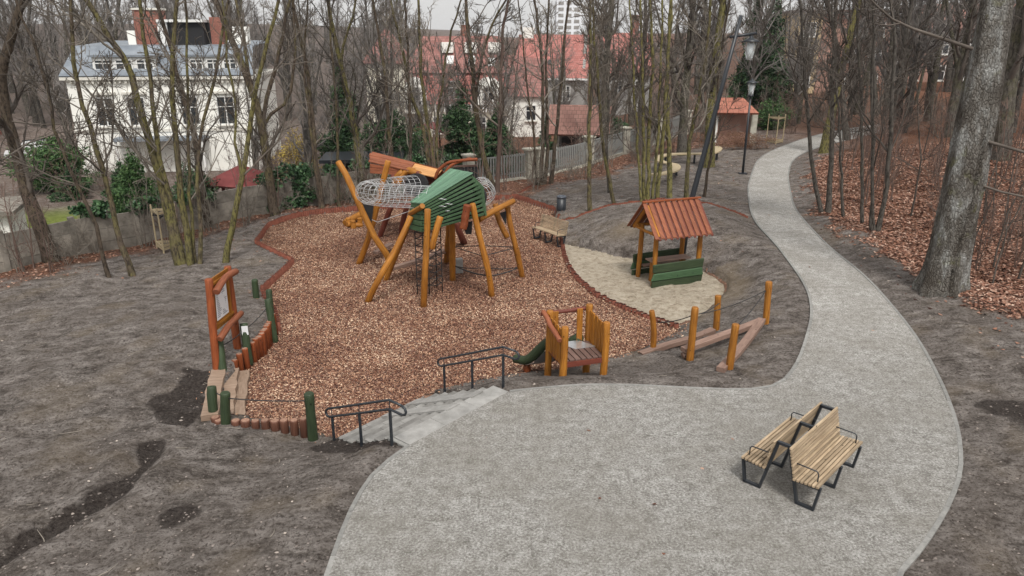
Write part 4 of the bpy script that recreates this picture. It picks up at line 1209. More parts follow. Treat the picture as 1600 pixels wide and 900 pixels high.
# ------------------------------------------------------------------ stairs and handrails
ST_O = Vector((-1.84, 11.61, 0)); ST_A = Vector((0.648, 0.762, 0)); ST_D = Vector((-0.762, 0.648, 0))
def stp(u, w, z):
    return ST_O + ST_A * u + ST_D * w + Vector((0, 0, z))
stairs = thing('stairs', (-2.0, 13.3, -0.9), 'light concrete stairs with two pram ramps leading down to mulch', 'stairs')
def slab(u0, u1, w0, w1, zt, th, parent, name='slab', mat=None):
    g = 0.004
    c = [stp(u, w, z) for z in (zt - th, zt) for u, w in ((u0 + g, w0), (u1 - g, w0), (u1 - g, w1), (u0 + g, w1))]
    return MB().quadbox(c).build(name, mat or M['conc'], parent, 0.008)
for u0, u1 in ((0, 0.91), (0.91, 1.82), (1.82, 2.73)):
    slab(u0, u1, 0.0, 0.42, 0.012, 0.2, stairs)
NST = 7
for k in range(NST):
    zt = -0.125 * (k + 1)
    w0 = 0.42 + 0.29 * k
    cuts = [0.0, 0.91 - 0.3 * (k % 2), 1.82 - 0.25 * (k % 2), 2.73]
    for u0, u1 in zip(cuts[:-1], cuts[1:]):
        slab(u0, u1, w0 + 0.012, w0 + 0.302, zt, 0.15, stairs, 'tread', M['tread'] if k % 2 else M['tread_pale'])
for u0 in (1.32, 2.02):
    mb = MB()
    c = [stp(u, w, z) for w, zz in ((0.36, 0.05), (2.42, -0.84)) for u, z in ((u0, zz - 0.06), (u0 + 0.34, zz - 0.06), (u0 + 0.34, zz), (u0, zz))]
    mb.quadbox([c[0], c[4], c[5], c[1], c[3], c[7], c[6], c[2]])
    mb.build('pram_ramp', M['conc'], stairs, 0.006)
slab(-0.09, -0.004, 0.0, 0.5, 0.004, 0.25, stairs, 'side_kerb', M['kerb'])

def handrail(u, label):
    b = stp(u, 0.1, 0)
    t = thing('handrail', tuple(b), label, 'handrail')
    W = [0.24, 1.13, 2.0]
    zt = [0.0, -0.37, -0.76]
    def ln(w):
        return np.interp(w, [-0.35, 0.24, 2.0, 2.15], [0.0, 0.0, -0.78, -0.84])
    for w in W:
        z0 = Hs(*stp(u, w, 0)[:2])
        MB().box(tuple(stp(u, w, (ln(w) + 0.72 + z0 - 0.2) / 2)), (0.04, 0.04, ln(w) + 0.72 - z0 + 0.2), math.atan2(ST_A.y, ST_A.x)).build('post', M['anth'], t)
        MB().tube([stp(u, w, ln(w) + 0.70), stp(u, w, ln(w) + 0.9)], 0.009, 6).build('bracket', M['anth'], t)
    top = [(-0.08, 0.9), (0.24, 0.9), (0.6, 0.9), (1.1, 0.9), (1.6, 0.9), (2.1, 0.9)]
    pts = [stp(u, w, ln(w) + h) for w, h in top]
    e1 = [stp(u, 2.17, ln(2.15) + 0.87), stp(u, 2.2, ln(2.15) + 0.81), stp(u, 2.17, ln(2.15) + 0.75)]
    low = [stp(u, w, ln(w) + 0.72) for w in (2.1, 1.6, 1.1, 0.6, 0.24, -0.08)]
    e2 = [stp(u, -0.16, 0.75), stp(u, -0.19, 0.81), stp(u, -0.16, 0.87), stp(u, -0.08, 0.9)]
    MB().tube(pts + e1 + low + e2, 0.024, 8).build('rail', M['anth'], t)
handrail(-0.2, 'black steel handrail on the near side of the stairs by dark soil')
handrail(2.84, 'black steel handrail on the far side of the stairs')

# ------------------------------------------------------------------ big climbing frame
cf = thing('climbing_frame', (-2.6, 23.0, -0.9), 'large insect shaped wooden climbing frame with green cabin and wire tunnel', 'climbing frame')
AM, RW, DR = M['amber'], M['redwood'], M['darkred']
for pts, r, m in [
    ([(-4.52, 21.58, -1), (-4.09, 21.3, -0.17), (-3.6, 21.6, 0.65), (-3.31, 21.8, 1.2), (-3.08, 22, 1.69)], 0.1, AM),
    ([(-2.7, 21.13, -1), (-2.59, 20.9, 0.17), (-2.5, 20.95, 1.14), (-2.44, 20.95, 2.16)], 0.1, AM),
    ([(-0.63, 22.05, -1), (-0.73, 21.8, -0.02), (-0.94, 21.8, 0.9), (-1.07, 21.8, 1.5), (-1.19, 21.8, 2.14)], 0.1, AM),
    ([(0.37, 23.97, -1), (0.17, 23.7, 0.04), (-0.06, 23.7, 1.02), (-0.17, 23.7, 1.77)], 0.1, AM),
    ([(-2.01, 23.7, -1), (-1.96, 23.4, 0.12), (-1.94, 23.2, 1.26)], 0.11, AM),
    ([(-2.4, 25.74, -1), (-2.23, 24.8, 0.06), (-2.11, 24.2, 1.01)], 0.11, AM),
    ([(-4.29, 23.7, -1), (-3.88, 23.3, -0.07), (-3.26, 22.6, 1.26)], 0.1, AM),
    ([(-4.13, 24.83, -1), (-4.35, 24.5, -0.22), (-4.73, 24.6, 0.35), (-5.11, 24.7, 1.22), (-5.39, 24.8, 1.91), (-5.63, 24.9, 2.46), (-5.88, 25, 2.87)], 0.12, AM),
    ([(-5.57, 25.58, -1), (-5.08, 25.2, 0.07), (-4.78, 25.2, 0.99), (-4.47, 25.2, 2), (-4.21, 25.2, 2.86)], 0.11, AM),
    ([(-5.45, 29.27, -1), (-5.16, 29, -0.37), (-4.77, 28.6, 0.51)], 0.11, DR),
    ([(-4.58, 29.37, -1), (-4.35, 28.8, -0.13), (-4.11, 28.4, 0.56)], 0.11, DR),
    ([(-1.86, 28.4, -1), (-1.97, 27.6, -0.42), (-2.14, 27.4, 0.22)], 0.13, DR),
    ([(-3.81, 31.5, -1), (-3.83, 31, 0.03), (-3.79, 30, 1.45)], 0.1, DR),
]:
    log('leg', pts, r, m, cf)
log('strut', [(-2.08, 21, 1.93), (-2.22, 20.9, 1.5), (-2.35, 20.9, 0.98)], 0.1, AM, cf)
log('strut', [(-1.32, 21.65, 2.13), (-1.48, 21.6, 1.4)], 0.125, RW, cf)
log('strut', [(-0.54, 23.6, 1.73), (-0.42, 23.5, 1.18), (-0.15, 23.5, 0.62)], 0.1, AM, cf)
log('beam', [(-1.04, 22.5, 1.47), (-0.51, 23, 1.66), (0.06, 23.6, 1.82)], 0.105, AM, cf)
log('crossbeam', [(-3.12, 22.3, 1.7), (-2.64, 21.4, 2.15)], 0.09, AM, cf)

def panel(name, pts, th, mat, parent):
    return MB().prism(pts, th).build(name, mat, parent)
panel('seat_mesh', [(-5.35, 24.9, 1.53), (-4.76, 25, 1.33), (-4.87, 24.9, 0.72)], 0.02, M['black'], cf)
panel('seat_mesh', [(-0.4, 23.5, 1.44), (-0.19, 23.6, 1.48), (-0.19, 23.6, 1.01)], 0.02, M['black'], cf)
panel('seat_mesh', [(-1.55, 22.4, 1.35), (-1.23, 22.4, 1.45), (-1.26, 22.3, 1.05), (-1.43, 22.3, 1.05)], 0.03, M['black'], cf)

V_ = Vector
An_t, An_b, Af_t, Af_b = V_((-2.61, 21.6, 2.18)), V_((-2.69, 21.5, 1.32)), V_((-3.04, 22.3, 2.06)), V_((-3.22, 22.3, 1.23))
Bn_t, Bm, Bn_b, Bf_t = V_((-1.28, 22.3, 2.89)), V_((-0.94, 22.4, 2.5)), V_((-0.85, 22.4, 1.6)), V_((-2.02, 23.7, 2.76))
Bf_m = Bm + V_((-0.75, 1.7, 0)); Bf_b = Bn_b + V_((-0.65, 1.6, 0))
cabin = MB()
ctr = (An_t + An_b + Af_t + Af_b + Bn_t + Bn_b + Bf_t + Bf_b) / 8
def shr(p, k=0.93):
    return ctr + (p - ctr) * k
cabin.quadbox([shr(p) for p in (An_b, Bn_b, Bf_b, Af_b, An_t, Bn_t, Bf_t, Af_t)])  # inset black solid, paints the shade seen between the planks
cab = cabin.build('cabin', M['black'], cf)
def edgeB(t):
    return Bn_t.lerp(Bm, t / 0.36) if t < 0.36 else Bm.lerp(Bn_b, (t - 0.36) / 0.64)
nP = 10
for i in range(nP):
    t0, t1 = i / nP, (i + 1) / nP
    s0, s1 = t0 + 0.008, t1 - 0.022
    a0, a1, b0, b1 = An_t.lerp(An_b, s0), An_t.lerp(An_b, s1), edgeB(t0 + 0.012), edgeB(t1 - 0.03)
    off = V_((0.0, -0.05 - 0.012 * (i % 2), 0.0))
    th = V_((0, 0.05, 0))
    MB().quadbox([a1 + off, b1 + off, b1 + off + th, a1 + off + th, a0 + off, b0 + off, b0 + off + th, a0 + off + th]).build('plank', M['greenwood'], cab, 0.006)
for i in range(5):
    t0, t1 = i / 5 + 0.01, (i + 1) / 5 - 0.02
    a0, a1, b0, b1 = An_t.lerp(An_b, t0), An_t.lerp(An_b, t1), Af_t.lerp(Af_b, t0), Af_t.lerp(Af_b, t1)
    out = V_((-0.05 - 0.01 * (i % 2), -0.02, 0)); inn = V_((0.05, 0.02, 0)) + out
    MB().quadbox([a1 + out, b1 + out, b1 + inn, a1 + inn, a0 + out, b0 + out, b0 + inn, a0 + inn]).build('end_plank', M['greenwood'], cab, 0.006)
for i in range(6):
    t0, t1 = i / 6 + 0.006, (i + 1) / 6 - 0.006
    e = V_((-0.06, 0, 0)); up = V_((0, 0, 0.035 + 0.006 * (i % 2))); base = V_((0, 0, 0.02))
    over = (Bn_t - An_t).normalized() * 0.08
    a0, a1, b0, b1 = (An_t - over).lerp(Af_t - over, t0 * 1.12 - 0.06), (An_t - over).lerp(Af_t - over, t1 * 1.12 - 0.06), (Bn_t + over).lerp(Bf_t + over, t0 * 1.12 - 0.06), (Bn_t + over).lerp(Bf_t + over, t1 * 1.12 - 0.06)
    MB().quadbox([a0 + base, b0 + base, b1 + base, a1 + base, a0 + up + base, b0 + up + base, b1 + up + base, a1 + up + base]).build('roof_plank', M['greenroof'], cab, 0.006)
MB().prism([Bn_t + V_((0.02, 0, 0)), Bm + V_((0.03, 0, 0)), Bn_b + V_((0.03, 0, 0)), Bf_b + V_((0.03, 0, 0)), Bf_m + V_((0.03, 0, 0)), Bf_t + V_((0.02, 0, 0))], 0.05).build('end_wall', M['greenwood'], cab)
# small hand holds screwed to the near side
for q in range(7):
    p = An_t.lerp(Bn_b, 0.28 + 0.05 * (q % 4)) + V_((0.0, -0.09, 0.28 - 0.11 * (q // 2)))
    MB().tube([p + V_((-0.07, 0, 0)), p + V_((-0.05, -0.04, 0)), p + V_((0.05, -0.04, 0.01)), p + V_((0.07, 0, 0.01))], 0.009, 6).build('hand_hold', M['wire'], cab)

def wire_tunnel(line, rad, rings, longs, parent, name='wire_tunnel', squash=1.0):
    P = resample(line, rings)
    mb = MB()
    ringpts = []
    prevx = None
    for i in range(rings):
        t = V_(P[min(i + 1, rings - 1)] - P[max(i - 1, 0)]).normalized()
        x = t.cross(V_((0, 0, 1))).normalized(); y = x.cross(t)
        rp = [V_(P[i]) + x * (math.cos(a) * rad) + y * (math.sin(a) * rad * squash) for a in np.arange(longs) * 2 * PI / longs]
        ringpts.append(rp)
        mb.tube(rp + [rp[0]], 0.0075, 4, False)
    for k in range(longs):
        mb.tube([ringpts[i][k] for i in range(rings)], 0.0075, 4, False)
    return mb.build(name, M['wire'], parent)
wire_tunnel([(-2.54, 22.6, 2.14), (-3.31, 22.8, 2.14), (-4.06, 23.1, 2.11), (-4.64, 23.6, 2.05), (-4.84, 24.2, 1.99), (-4.69, 24.9, 1.91), (-4.14, 25.6, 1.86), (-3.5, 26.3, 1.79)], 0.36, 24, 15, cf)
wire_tunnel([(-1.13, 22.9, 2.09), (-0.98, 23.3, 2.05), (-0.9, 23.9, 2.03), (-1.03, 24.6, 2.04)], 0.37, 8, 14, cf)
MB().tube([(-1.16, 22.75, 2.13), (-1.12, 22.85, 2.11)], 0.37, 18).build('opening_shade_disc', M['black'], cf)  # black disc painted as the shade inside the tunnel mouth
MB().tube([(-3.45, 26.3, 1.81), (-3.4, 26.5, 1.77)], 0.42, 18).build('opening_shade_disc', M['black'], cf)  # solid black disc, stands for the dark of the rear hole

# second insect body: long wing boards on dark red legs
wing = thing  # (kept below as parts of the climbing frame)
A_, B2, A2, B3 = V_((-5.46, 29.2, 2.51)), V_((-2.69, 28.2, 2)), V_((-5.53, 28.3, 2.3)), V_((-2.84, 27.4, 1.88))
nW = 5
for i in range(nW):
    t0, t1 = i / nW + 0.006, (i + 1) / nW - 0.006
    a0, a1, b0, b1 = A_.lerp(A2, t0), A_.lerp(A2, t1), B2.lerp(B3, t0), B2.lerp(B3, t1)
    ext = (a0 - b0).normalized() * random.uniform(-0.12, 0.14)
    mid0, mid1 = a0.lerp(b0, 0.62), a1.lerp(b1, 0.62)
    up = V_((0, 0, 0.045 + 0.012 * (i % 2)))
    MB().quadbox([a0 + ext, mid0, mid1, a1 + ext, a0 + ext + up, mid0 + up, mid1 + up, a1 + ext + up]).build('wing_board', M['wing'], cf, 0.006)
    up2 = V_((0, 0, 0.04)); d2 = V_((0, 0, -0.03))
    MB().quadbox([mid0 + d2 + (a0 - b0) * 0.04, b0 + d2, b1 + d2, mid1 + d2 + (a0 - b0) * 0.04, mid0 + up2 + d2 + (a0 - b0) * 0.04, b0 + up2 + d2, b1 + up2 + d2, mid1 + up2 + d2 + (a0 - b0) * 0.04]).build('roof_board', M['palewing'], cf, 0.006)
for i in range(3):     # lower side wing, boards on edge
    t0, t1 = i / 3 + 0.01, (i + 1) / 3 - 0.012
    a0, a1 = V_((-5.42, 28.2, 2.25)).lerp(V_((-5.44, 28.2, 1.88)), t0), V_((-5.42, 28.2, 2.25)).lerp(V_((-5.44, 28.2, 1.88)), t1)
    b0, b1 = V_((-4.07, 27.9, 2.06)).lerp(V_((-4.2, 27.9, 1.86)), t0), V_((-4.07, 27.9, 2.06)).lerp(V_((-4.2, 27.9, 1.86)), t1)
    th = V_((0, 0.05, 0)); o_ = V_((0, 0.012 * (i % 2), 0))
    MB().quadbox([a1 + o_, b1 + o_, b1 + o_ + th, a1 + o_ + th, a0 + o_, b0 + o_, b0 + o_ + th, a0 + o_ + th]).build('wing_board', M['wing'], cf, 0.006)
# far slope of the roof and the cabin below it
for i in range(4):
    t0, t1 = i / 4 + 0.006, (i + 1) / 4 - 0.006
    dn = V_((0.35, 1.1, -0.75)); up = V_((0, 0, 0.045))
    a0, a1, b0, b1 = A_ + dn * t0, A_ + dn * t1, B2 + dn * t0, B2 + dn * t1
    MB().quadbox([a0, b0, b1, a1, a0 + up, b0 + up, b1 + up, a1 + up]).build('wing_board', M['wing'], cf)
body2 = MB()
c0 = V_((-4.24, 28.6, 1.46)); c1 = V_((-2.83, 27.9, 1.42))
ax = (c1 - c0).normalized(); sd = V_((0, 0.55, 0))
body2.quadbox([c0 + V_((0, 0, -0.5)), c1 + V_((0, 0, -0.5)), c1 + sd * 2 + V_((0, 0, -0.5)), c0 + sd * 2 + V_((0, 0, -0.5)), c0 + V_((0, 0, 0.25)), c1 + V_((0, 0, 0.05)), c1 + sd * 2 + V_((0, 0, 0.05)), c0 + sd * 2 + V_((0, 0, 0.25))])
body2.build('rear_cabin', M['darkred'], cf)
for pts in ([(-4.33, 27.8, 1.49), (-4.18, 27.9, 1.86), (-3.88, 27.9, 2.06), (-3.68, 27.9, 2.01)], [(-3.86, 27.8, 2.03), (-3.49, 27.7, 1.95), (-3.31, 27.7, 1.66), (-3.3, 27.7, 1.36)], [(-4.47, 27.9, 1.42), (-4.4, 27.9, 1.76), (-4.12, 27.9, 2.01)]):
    P = spline([p for p in pts], 0.15)
    MB().tube([tuple(p) for p in P], 0.12, 8).build('arch_board', M['amber'], cf)
log('post', [(-3.49, 27.5, 1.4), (-3.54, 27.7, 2.04)], 0.1, M['darkred'], cf)
log('post', [(-4.56, 28, 1.7), (-4.45, 28.2, 2.1)], 0.1, M['darkred'], cf)
log('feeler', [(-2.85, 27.2, 1.85), (-2.74, 27.2, 2.13), (-2.55, 27.2, 2.32), (-2.25, 27.1, 2.5), (-1.63, 27, 2.59), (-1.26, 26.9, 2.63)], 0.062, RW, cf)
log('feeler', [(-2.56, 28, 1.84), (-2.43, 28, 2.09), (-2.23, 28, 2.26), (-1.94, 28, 2.38), (-1.55, 28, 2.48)], 0.06, RW, cf)

# climbing net, ropes and beams under the frame
mb = MB()
nx0, nx1 = V_((-3.01, 22.2, 1.16)), V_((-2.24, 22.4, 1.23))
cols = [nx0.lerp(nx1, t) + V_((0, dy, 0)) for t, dy in ((0, 0), (0.22, 0.5), (0.5, -0.1), (0.72, 0.55), (1.0, 0.1))]
for cpt in cols:
    mb.tube([cpt, V_((cpt.x, cpt.y, -0.9))], 0.018, 5)
for k in range(10):
    z = -0.65 + 0.22 * k
    for q in ((0, 1), (1, 2), (2, 3), (3, 4), (0, 2), (2, 4)):
        a, b = cols[q[0]], cols[q[1]]
        mb.tube([(a.x, a.y, z + 0.05), ((a.x + b.x) / 2, (a.y + b.y) / 2, z), (b.x, b.y, z + 0.05)], 0.014, 4)
mb.build('climbing_net', M['rope'], cf)
MB().beam((-4.05, 23.85, -0.55), (-3.04, 24.4, -0.4), 0.2, 0.12).build('balance_beam', M['beamwood'], cf, 0.01)
MB().beam((-3.04, 24.4, -0.4), (-2.33, 25.17, -0.3), 0.2, 0.12).build('balance_beam', M['beamwood'], cf, 0.01)
MB().beam((-4.99, 25.87, -0.6), (-4.57, 27.07, -0.6), 0.2, 0.1).build('balance_beam', M['beamwood'], cf, 0.01)
def rope(pts, parent, r=0.014, sag=0.0, name='rope', mat=None):
    P = []
    for i in range(len(pts) - 1):
        a, b = V_(pts[i]), V_(pts[i + 1])
        for t in np.linspace(0, 1, 7)[:-1]:
            P.append(a.lerp(b, t) - V_((0, 0, sag * 4 * t * (1 - t))))
    P.append(V_(pts[-1]))
    return MB().tube(P, r, 5).build(name, mat or M['rope'], parent)
rope([(-1.89, 23.4, 0.34), (-0.87, 23, 0.48), (0.04, 23.7, 0.24)], cf, 0.016)
rope([(-1.89, 23.4, 0.32), (-0.89, 21.8, 0.49), (0.04, 23.7, 0.19)], cf, 0.016)
rope([(-1.87, 23.4, -0.34), (-0.83, 22.8, -0.19), (0.17, 23.7, -0.48)], cf, 0.016, 0.05)
rope([(-1.87, 23.4, -0.34), (-0.71, 21.8, -0.15), (0.17, 23.7, -0.5)], cf, 0.024, 0.05)
rope([(-5.18, 24.9, 1.04), (-4.67, 25, 0.76), (-3.68, 26, 0.92)], cf, 0.012, mat=M['wire'])
MB().box((-1.86, 24.37, -0.62), (0.3, 0.2, 0.5), 0.3).build('footing', M['conc'], cf)

low = thing('stepping_beam', (-6.65, 30.45, -0.9), 'low amber stepping beam on short posts at rear of mulch', 'balance beam')
log('beam', [(-7.2, 31, -0.79), (-6.63, 32, -0.6)], 0.16, AM, low)
for p in ((-7, 30.8, -0.94), (-6.75, 30.6, -1.02), (-6.5, 30.8, -0.94)):
    log('post', [(p[0], p[1], -1.0), (p[0], p[1], p[2] + 0.45)], 0.12, AM, low)
log('beam', [(-7, 30.6, -0.74), (-6.42, 30.8, -0.82)], 0.11, AM, low)

# ------------------------------------------------------------------ little slide platform
sp = thing('slide_platform', (1.4, 15.2, -0.5), 'small amber slide platform with slatted sides at the mulch edge', 'play platform')
FL, FR, BL, BR = V_((1.12, 14.72, 0)), V_((2.05, 15.0, 0)), V_((0.84, 15.6, 0)), V_((1.76, 15.9, 0))
for p, z0, z1, j in ((FL, -0.4, 1.02, 0.0), (FR, -0.4, 1.02, 0.01), (BL, -0.9, 1.06, 0.0), (BR, -0.9, 1.1, 0.0)):
    log('post', [(p.x - 0.02, p.y, z0), (p.x + 0.015, p.y, 0.3), (p.x + 0.02, p.y, z1)], 0.085, AM, sp)
ex = (FR - FL).normalized(); ey = (BL - FL).normalized()
ZF = 0.22
for i in range(7):
    t0 = i / 7
    a = FL.lerp(FR, t0 + 0.012); b = FL.lerp(FR, (i + 1) / 7 - 0.012)
    d = (BL - FL)
    c = [a, b, b + d, a + d]
    lo_, hi_ = V_((0, 0, ZF - 0.04)), V_((0, 0, ZF + 0.004 * (i % 2)))
    MB().quadbox([q + lo_ for q in c] + [q + hi_ for q in c]).build('deck_board', M['deck'], sp, 0.004)
for a, b in ((FL, FR), (BL, BR), (FL, BL), (FR, BR)):
    MB().beam(tuple(a + V_((0, 0, ZF - 0.1))), tuple(b + V_((0, 0, ZF - 0.1))), 0.06, 0.11).build('joist', M['darkred'], sp)
for t in (0.17, 0.36, 0.55, 0.74, 0.9):
    for s, (a, b) in enumerate(((FR, BR), (FL, BL))):
        p = a.lerp(b, t) + ex * (0.02 if s == 0 else -0.02)
        h = 0.72 + 0.06 * t + random.uniform(-0.03, 0.03)
        MB().beam(tuple(p + V_((0, 0, ZF - 0.12))), tuple(p + V_((0, 0, ZF + h))), 0.035, 0.118, tuple(ey)).build('slat', AM, sp, 0.005)
log('handrail', [tuple(BL - ex * 0.1 + ey * 0.12 + V_((0, 0, 1.0))), tuple(FL - ex * 0.1 - ey * 0.03 + V_((0, 0, 0.72)))], 0.062, M['wing'], sp)
log('crossrail', [tuple(BL - ex * 0.16 + ey * 0.08 + V_((0, 0, 0.96))), tuple(BR + ex * 0.14 + ey * 0.08 + V_((0, 0, 0.98)))], 0.05, M['darkred'], sp)
log('side_rail', [tuple(BR + ex * 0.1 + V_((0, 0, 0.5))), tuple(FR + ex * 0.1 + V_((0, 0, 0.48)))], 0.04, M['darkred'], sp)
for t in (0.16, 0.78):
    p = BL.lerp(BR, t) + ey * 0.0
    MB().beam(tuple(p + V_((0, 0, ZF - 0.05))), tuple(p + V_((0, 0, ZF + 0.8))), 0.14, 0.035, tuple(ey)).build('slat', AM, sp, 0.005)
# slide: steel bed between two green side logs
s0 = BL.lerp(BR, 0.5) - ey * 0.55 + V_((0, 0, ZF + 0.015))
def slp(u, w, z): return BL.lerp(BR, 0.5) + ex * w + (ey * 0.86 - ex * 0.5) * u + V_((0, 0, z))
sec = [(-0.5, 0.235), (0.0, 0.24), (0.18, 0.15), (0.45, -0.17), (0.74, -0.5), (0.95, -0.62), (1.18, -0.68)]
mb = MB()
for i in range(len(sec) - 1):
    (u0, z0), (u1, z1) = sec[i], sec[i + 1]
    k0 = 0.0 if i < 1 else 1.0
    c = [slp(u0, -0.26, z0), slp(u1, -0.26, z1), slp(u1, 0.26, z1), slp(u0, 0.26, z0)]
    if i == 0:
        c = [p_ for p_ in c]
    mb.quadbox([p_ - V_((0, 0, 0.012)) for p_ in c] + c)
mb.build('slide_bed', M['steel'], sp)
for w in (-0.34, 0.34):
    log('side_log', [tuple(slp(u, w, z + 0.1)) for u, z in ((0.05, 0.2), (0.34, -0.03), (0.68, -0.42), (0.92, -0.58), (1.22, -0.62))], 0.12, M['greenlog'], sp)
log('slide_post', [tuple(slp(1.0, -0.2, -1.0)), tuple(slp(1.0, -0.2, -0.64))], 0.1, M['redwood'], sp)

# ------------------------------------------------------------------ zigzag balance beams with ropes
bt = thing('balance_course', (4.6, 16.6, -0.4), 'zigzag of balance beams between amber posts with hand ropes', 'balance beams')
posts = {}
for k, top, bot in (('a', (3.46, 16.6, 0.48), (3.55, 17.13, -0.75)), ('b', (4.22, 15.95, 1.01), (4.2, 15.95, -0.25)), ('c', (5.33, 17.8, 0.56), (5.37, 18.01, -0.45)), ('d', (4.85, 15.05, 1.02), (4.8, 14.88, -0.15)), ('e', (6.45, 17.7, 1.08), (6.5, 17.59, -0.15))):
    posts[k] = top
    log('post', [(bot[0], bot[1], bot[2] - 0.2), ((bot[0] + top[0]) / 2 + (0.05 if k == 'a' else 0), bot[1], (bot[2] + top[2]) / 2), (top[0], bot[1], top[2])], 0.088 if k != 'a' else 0.08, AM, bt)
def sag_beam(pts):
    P = spline(pts, 0.3)
    mb = MB()
    for i in range(len(P) - 1):
        mb.beam(tuple(P[i]), tuple(P[i + 1] + (P[i + 1] - P[i]) * 0.02), 0.19, 0.11)
    mb.build('beam', M['beamwood'], bt)
sag_beam([(3.21, 16.88, -0.6), (3.89, 17.2, -0.5), (4.64, 17.35, -0.35), (5.17, 17.62, -0.25)])
sag_beam([(4.06, 16.07, -0.12), (4.81, 16.52, -0.05), (5.55, 16.97, 0), (6.29, 17.41, 0.08)])
sag_beam([(4.57, 14.73, 0), (5.2, 15.64, 0.02), (5.76, 16.52, 0.05), (6.35, 17.5, 0.08)])
log('beam_end', [(4.06, 16.13, -0.3), (4.33, 16.13, -0.25)], 0.09, M['beamwood'], bt)
def hook(k, dz=0.18): return (posts[k][0], posts[k][1], posts[k][2] - dz)
ra, rb, rc, rd, re_ = [((3.55, 17.13, -0.75)[0] + 0.05, 16.6, 0.15), (4.2, 15.95, 0.82), (5.23, 17.5, 0.53), (4.93, 15.1, 0.85), (6.41, 17.6, 0.85)]
rope([(3.52, 16.6, 0.37), rb], bt, 0.012, 0.05)
rope([rb, rc], bt, 0.012, 0.06)
rope([rb, re_], bt, 0.012, 0.10)
rope([rd, re_], bt, 0.012, 0.06)

# ------------------------------------------------------------------ sand hut
ht = thing('play_hut', (5.2, 23.55, -0.82), 'small open play hut with ribbed red brown roof on sand', 'play hut')
HU, HV = V_((0.94, 0.34, 0)), V_((-0.34, 0.94, 0))
HC = V_((5.23, 23.6, 0))
def hp(u, v, z): return HC + HU * u + HV * v + V_((0, 0, z))
for u, v, du in ((-0.85, -0.5, 0.03), (0.8, -0.5, 0.03), (-0.85, 0.52, 0.05), (0.8, 0.52, 0.0)):
    log('post', [tuple(hp(u, v, -1.0)), tuple(hp(u + du * 0.7, v * 0.97, 0.0)), tuple(hp(u + du, v * 0.95, 1.0))], 0.085, AM, ht)
for v in (-0.5, 0.52):
    log('purlin', [tuple(hp(-1.0, v, 0.98)), tuple(hp(0.95, v, 0.98))], 0.055, AM, ht)
for u in (-0.95, 0.9):
    log('tie_beam', [tuple(hp(u, -0.7, 0.9)), tuple(hp(u, 0.75, 0.9))], 0.05, AM, ht)
    for s in (-1, 1):
        MB().beam(tuple(hp(u, 0, 1.7)), tuple(hp(u, s * 0.8, 0.87)), 0.06, 0.16, tuple(HU.cross(V_((0, s * 0.72, -0.7))))).build('rafter', AM, ht)
for s in (-1, 1):
    nB = 20
    for i in range(nB):
        u0 = -1.12 + 2.14 * i / nB; u1 = -1.12 + 2.14 * (i + 1) / nB
        hi_ = i % 2 == 0
        lift = 0.05 if hi_ else 0.0
        w = 0.012 if hi_ else -0.012
        ridge, eave = (0.0, 1.80 + lift), (s * 0.93, 0.83 + lift)
        nrm = V_((0, 0, 0.035))
        p = [hp(u0 - w, ridge[0], ridge[1]), hp(u1 + w, ridge[0], ridge[1]), hp(u1 + w, eave[0], eave[1]), hp(u0 - w, eave[0], eave[1])]
        if s < 0:
            p = p[::-1]
        MB().quadbox([q - nrm for q in p] + [q for q in p]).build('roof_board', M['wing'] if hi_ else M['darkred'], ht)
MB().beam(tuple(hp(-1.13, 0, 1.86)), tuple(hp(1.03, 0, 1.86)), 0.1, 0.04).build('ridge_cap', M['redwood'], ht)
for k, (z0, z1, e0, e1) in enumerate(((-0.98, -0.64, 0.0, 0.0), (-0.62, -0.38, -0.05, 0.04), (-0.36, -0.08, 0.02, 0.02))):
    for s, v in ((1, -0.66), (-1, 0.66)):
        vv = v - s * 0.03 * (k % 2)
        c = [hp(-0.98 + e0, vv, z0), hp(0.88 + e1, vv, z0 + 0.03), hp(0.88 + e1, vv + 0.07, z0 + 0.03), hp(-0.98 + e0, vv + 0.07, z0),
             hp(-0.99 + e1, vv, z1), hp(0.92 + e0, vv, z1 + 0.05), hp(0.92 + e0, vv + 0.07, z1 + 0.05), hp(-0.99 + e1, vv + 0.07, z1)]
        MB().quadbox(c).build('side_board', M['greenwood'] if (k == 1) else M['greenlog'], ht, 0.02)
for v in (-0.14, 0.0, 0.14):
    MB().beam(tuple(hp(-0.78, v, -0.12)), tuple(hp(0.72, v, -0.12)), 0.135, 0.045).build('table_board', M['beamwood'], ht, 0.005)
for u in (-0.6, 0.55):
    log('table_leg', [tuple(hp(u, 0.0, -1.0)), tuple(hp(u, 0.0, -0.15))], 0.1, AM, ht)
for v in (-0.44, 0.44):
    MB().beam(tuple(hp(-0.75, v, -0.42)), tuple(hp(0.7, v, -0.42)), 0.24, 0.045).build('seat_board', M['beamwood'], ht, 0.005)

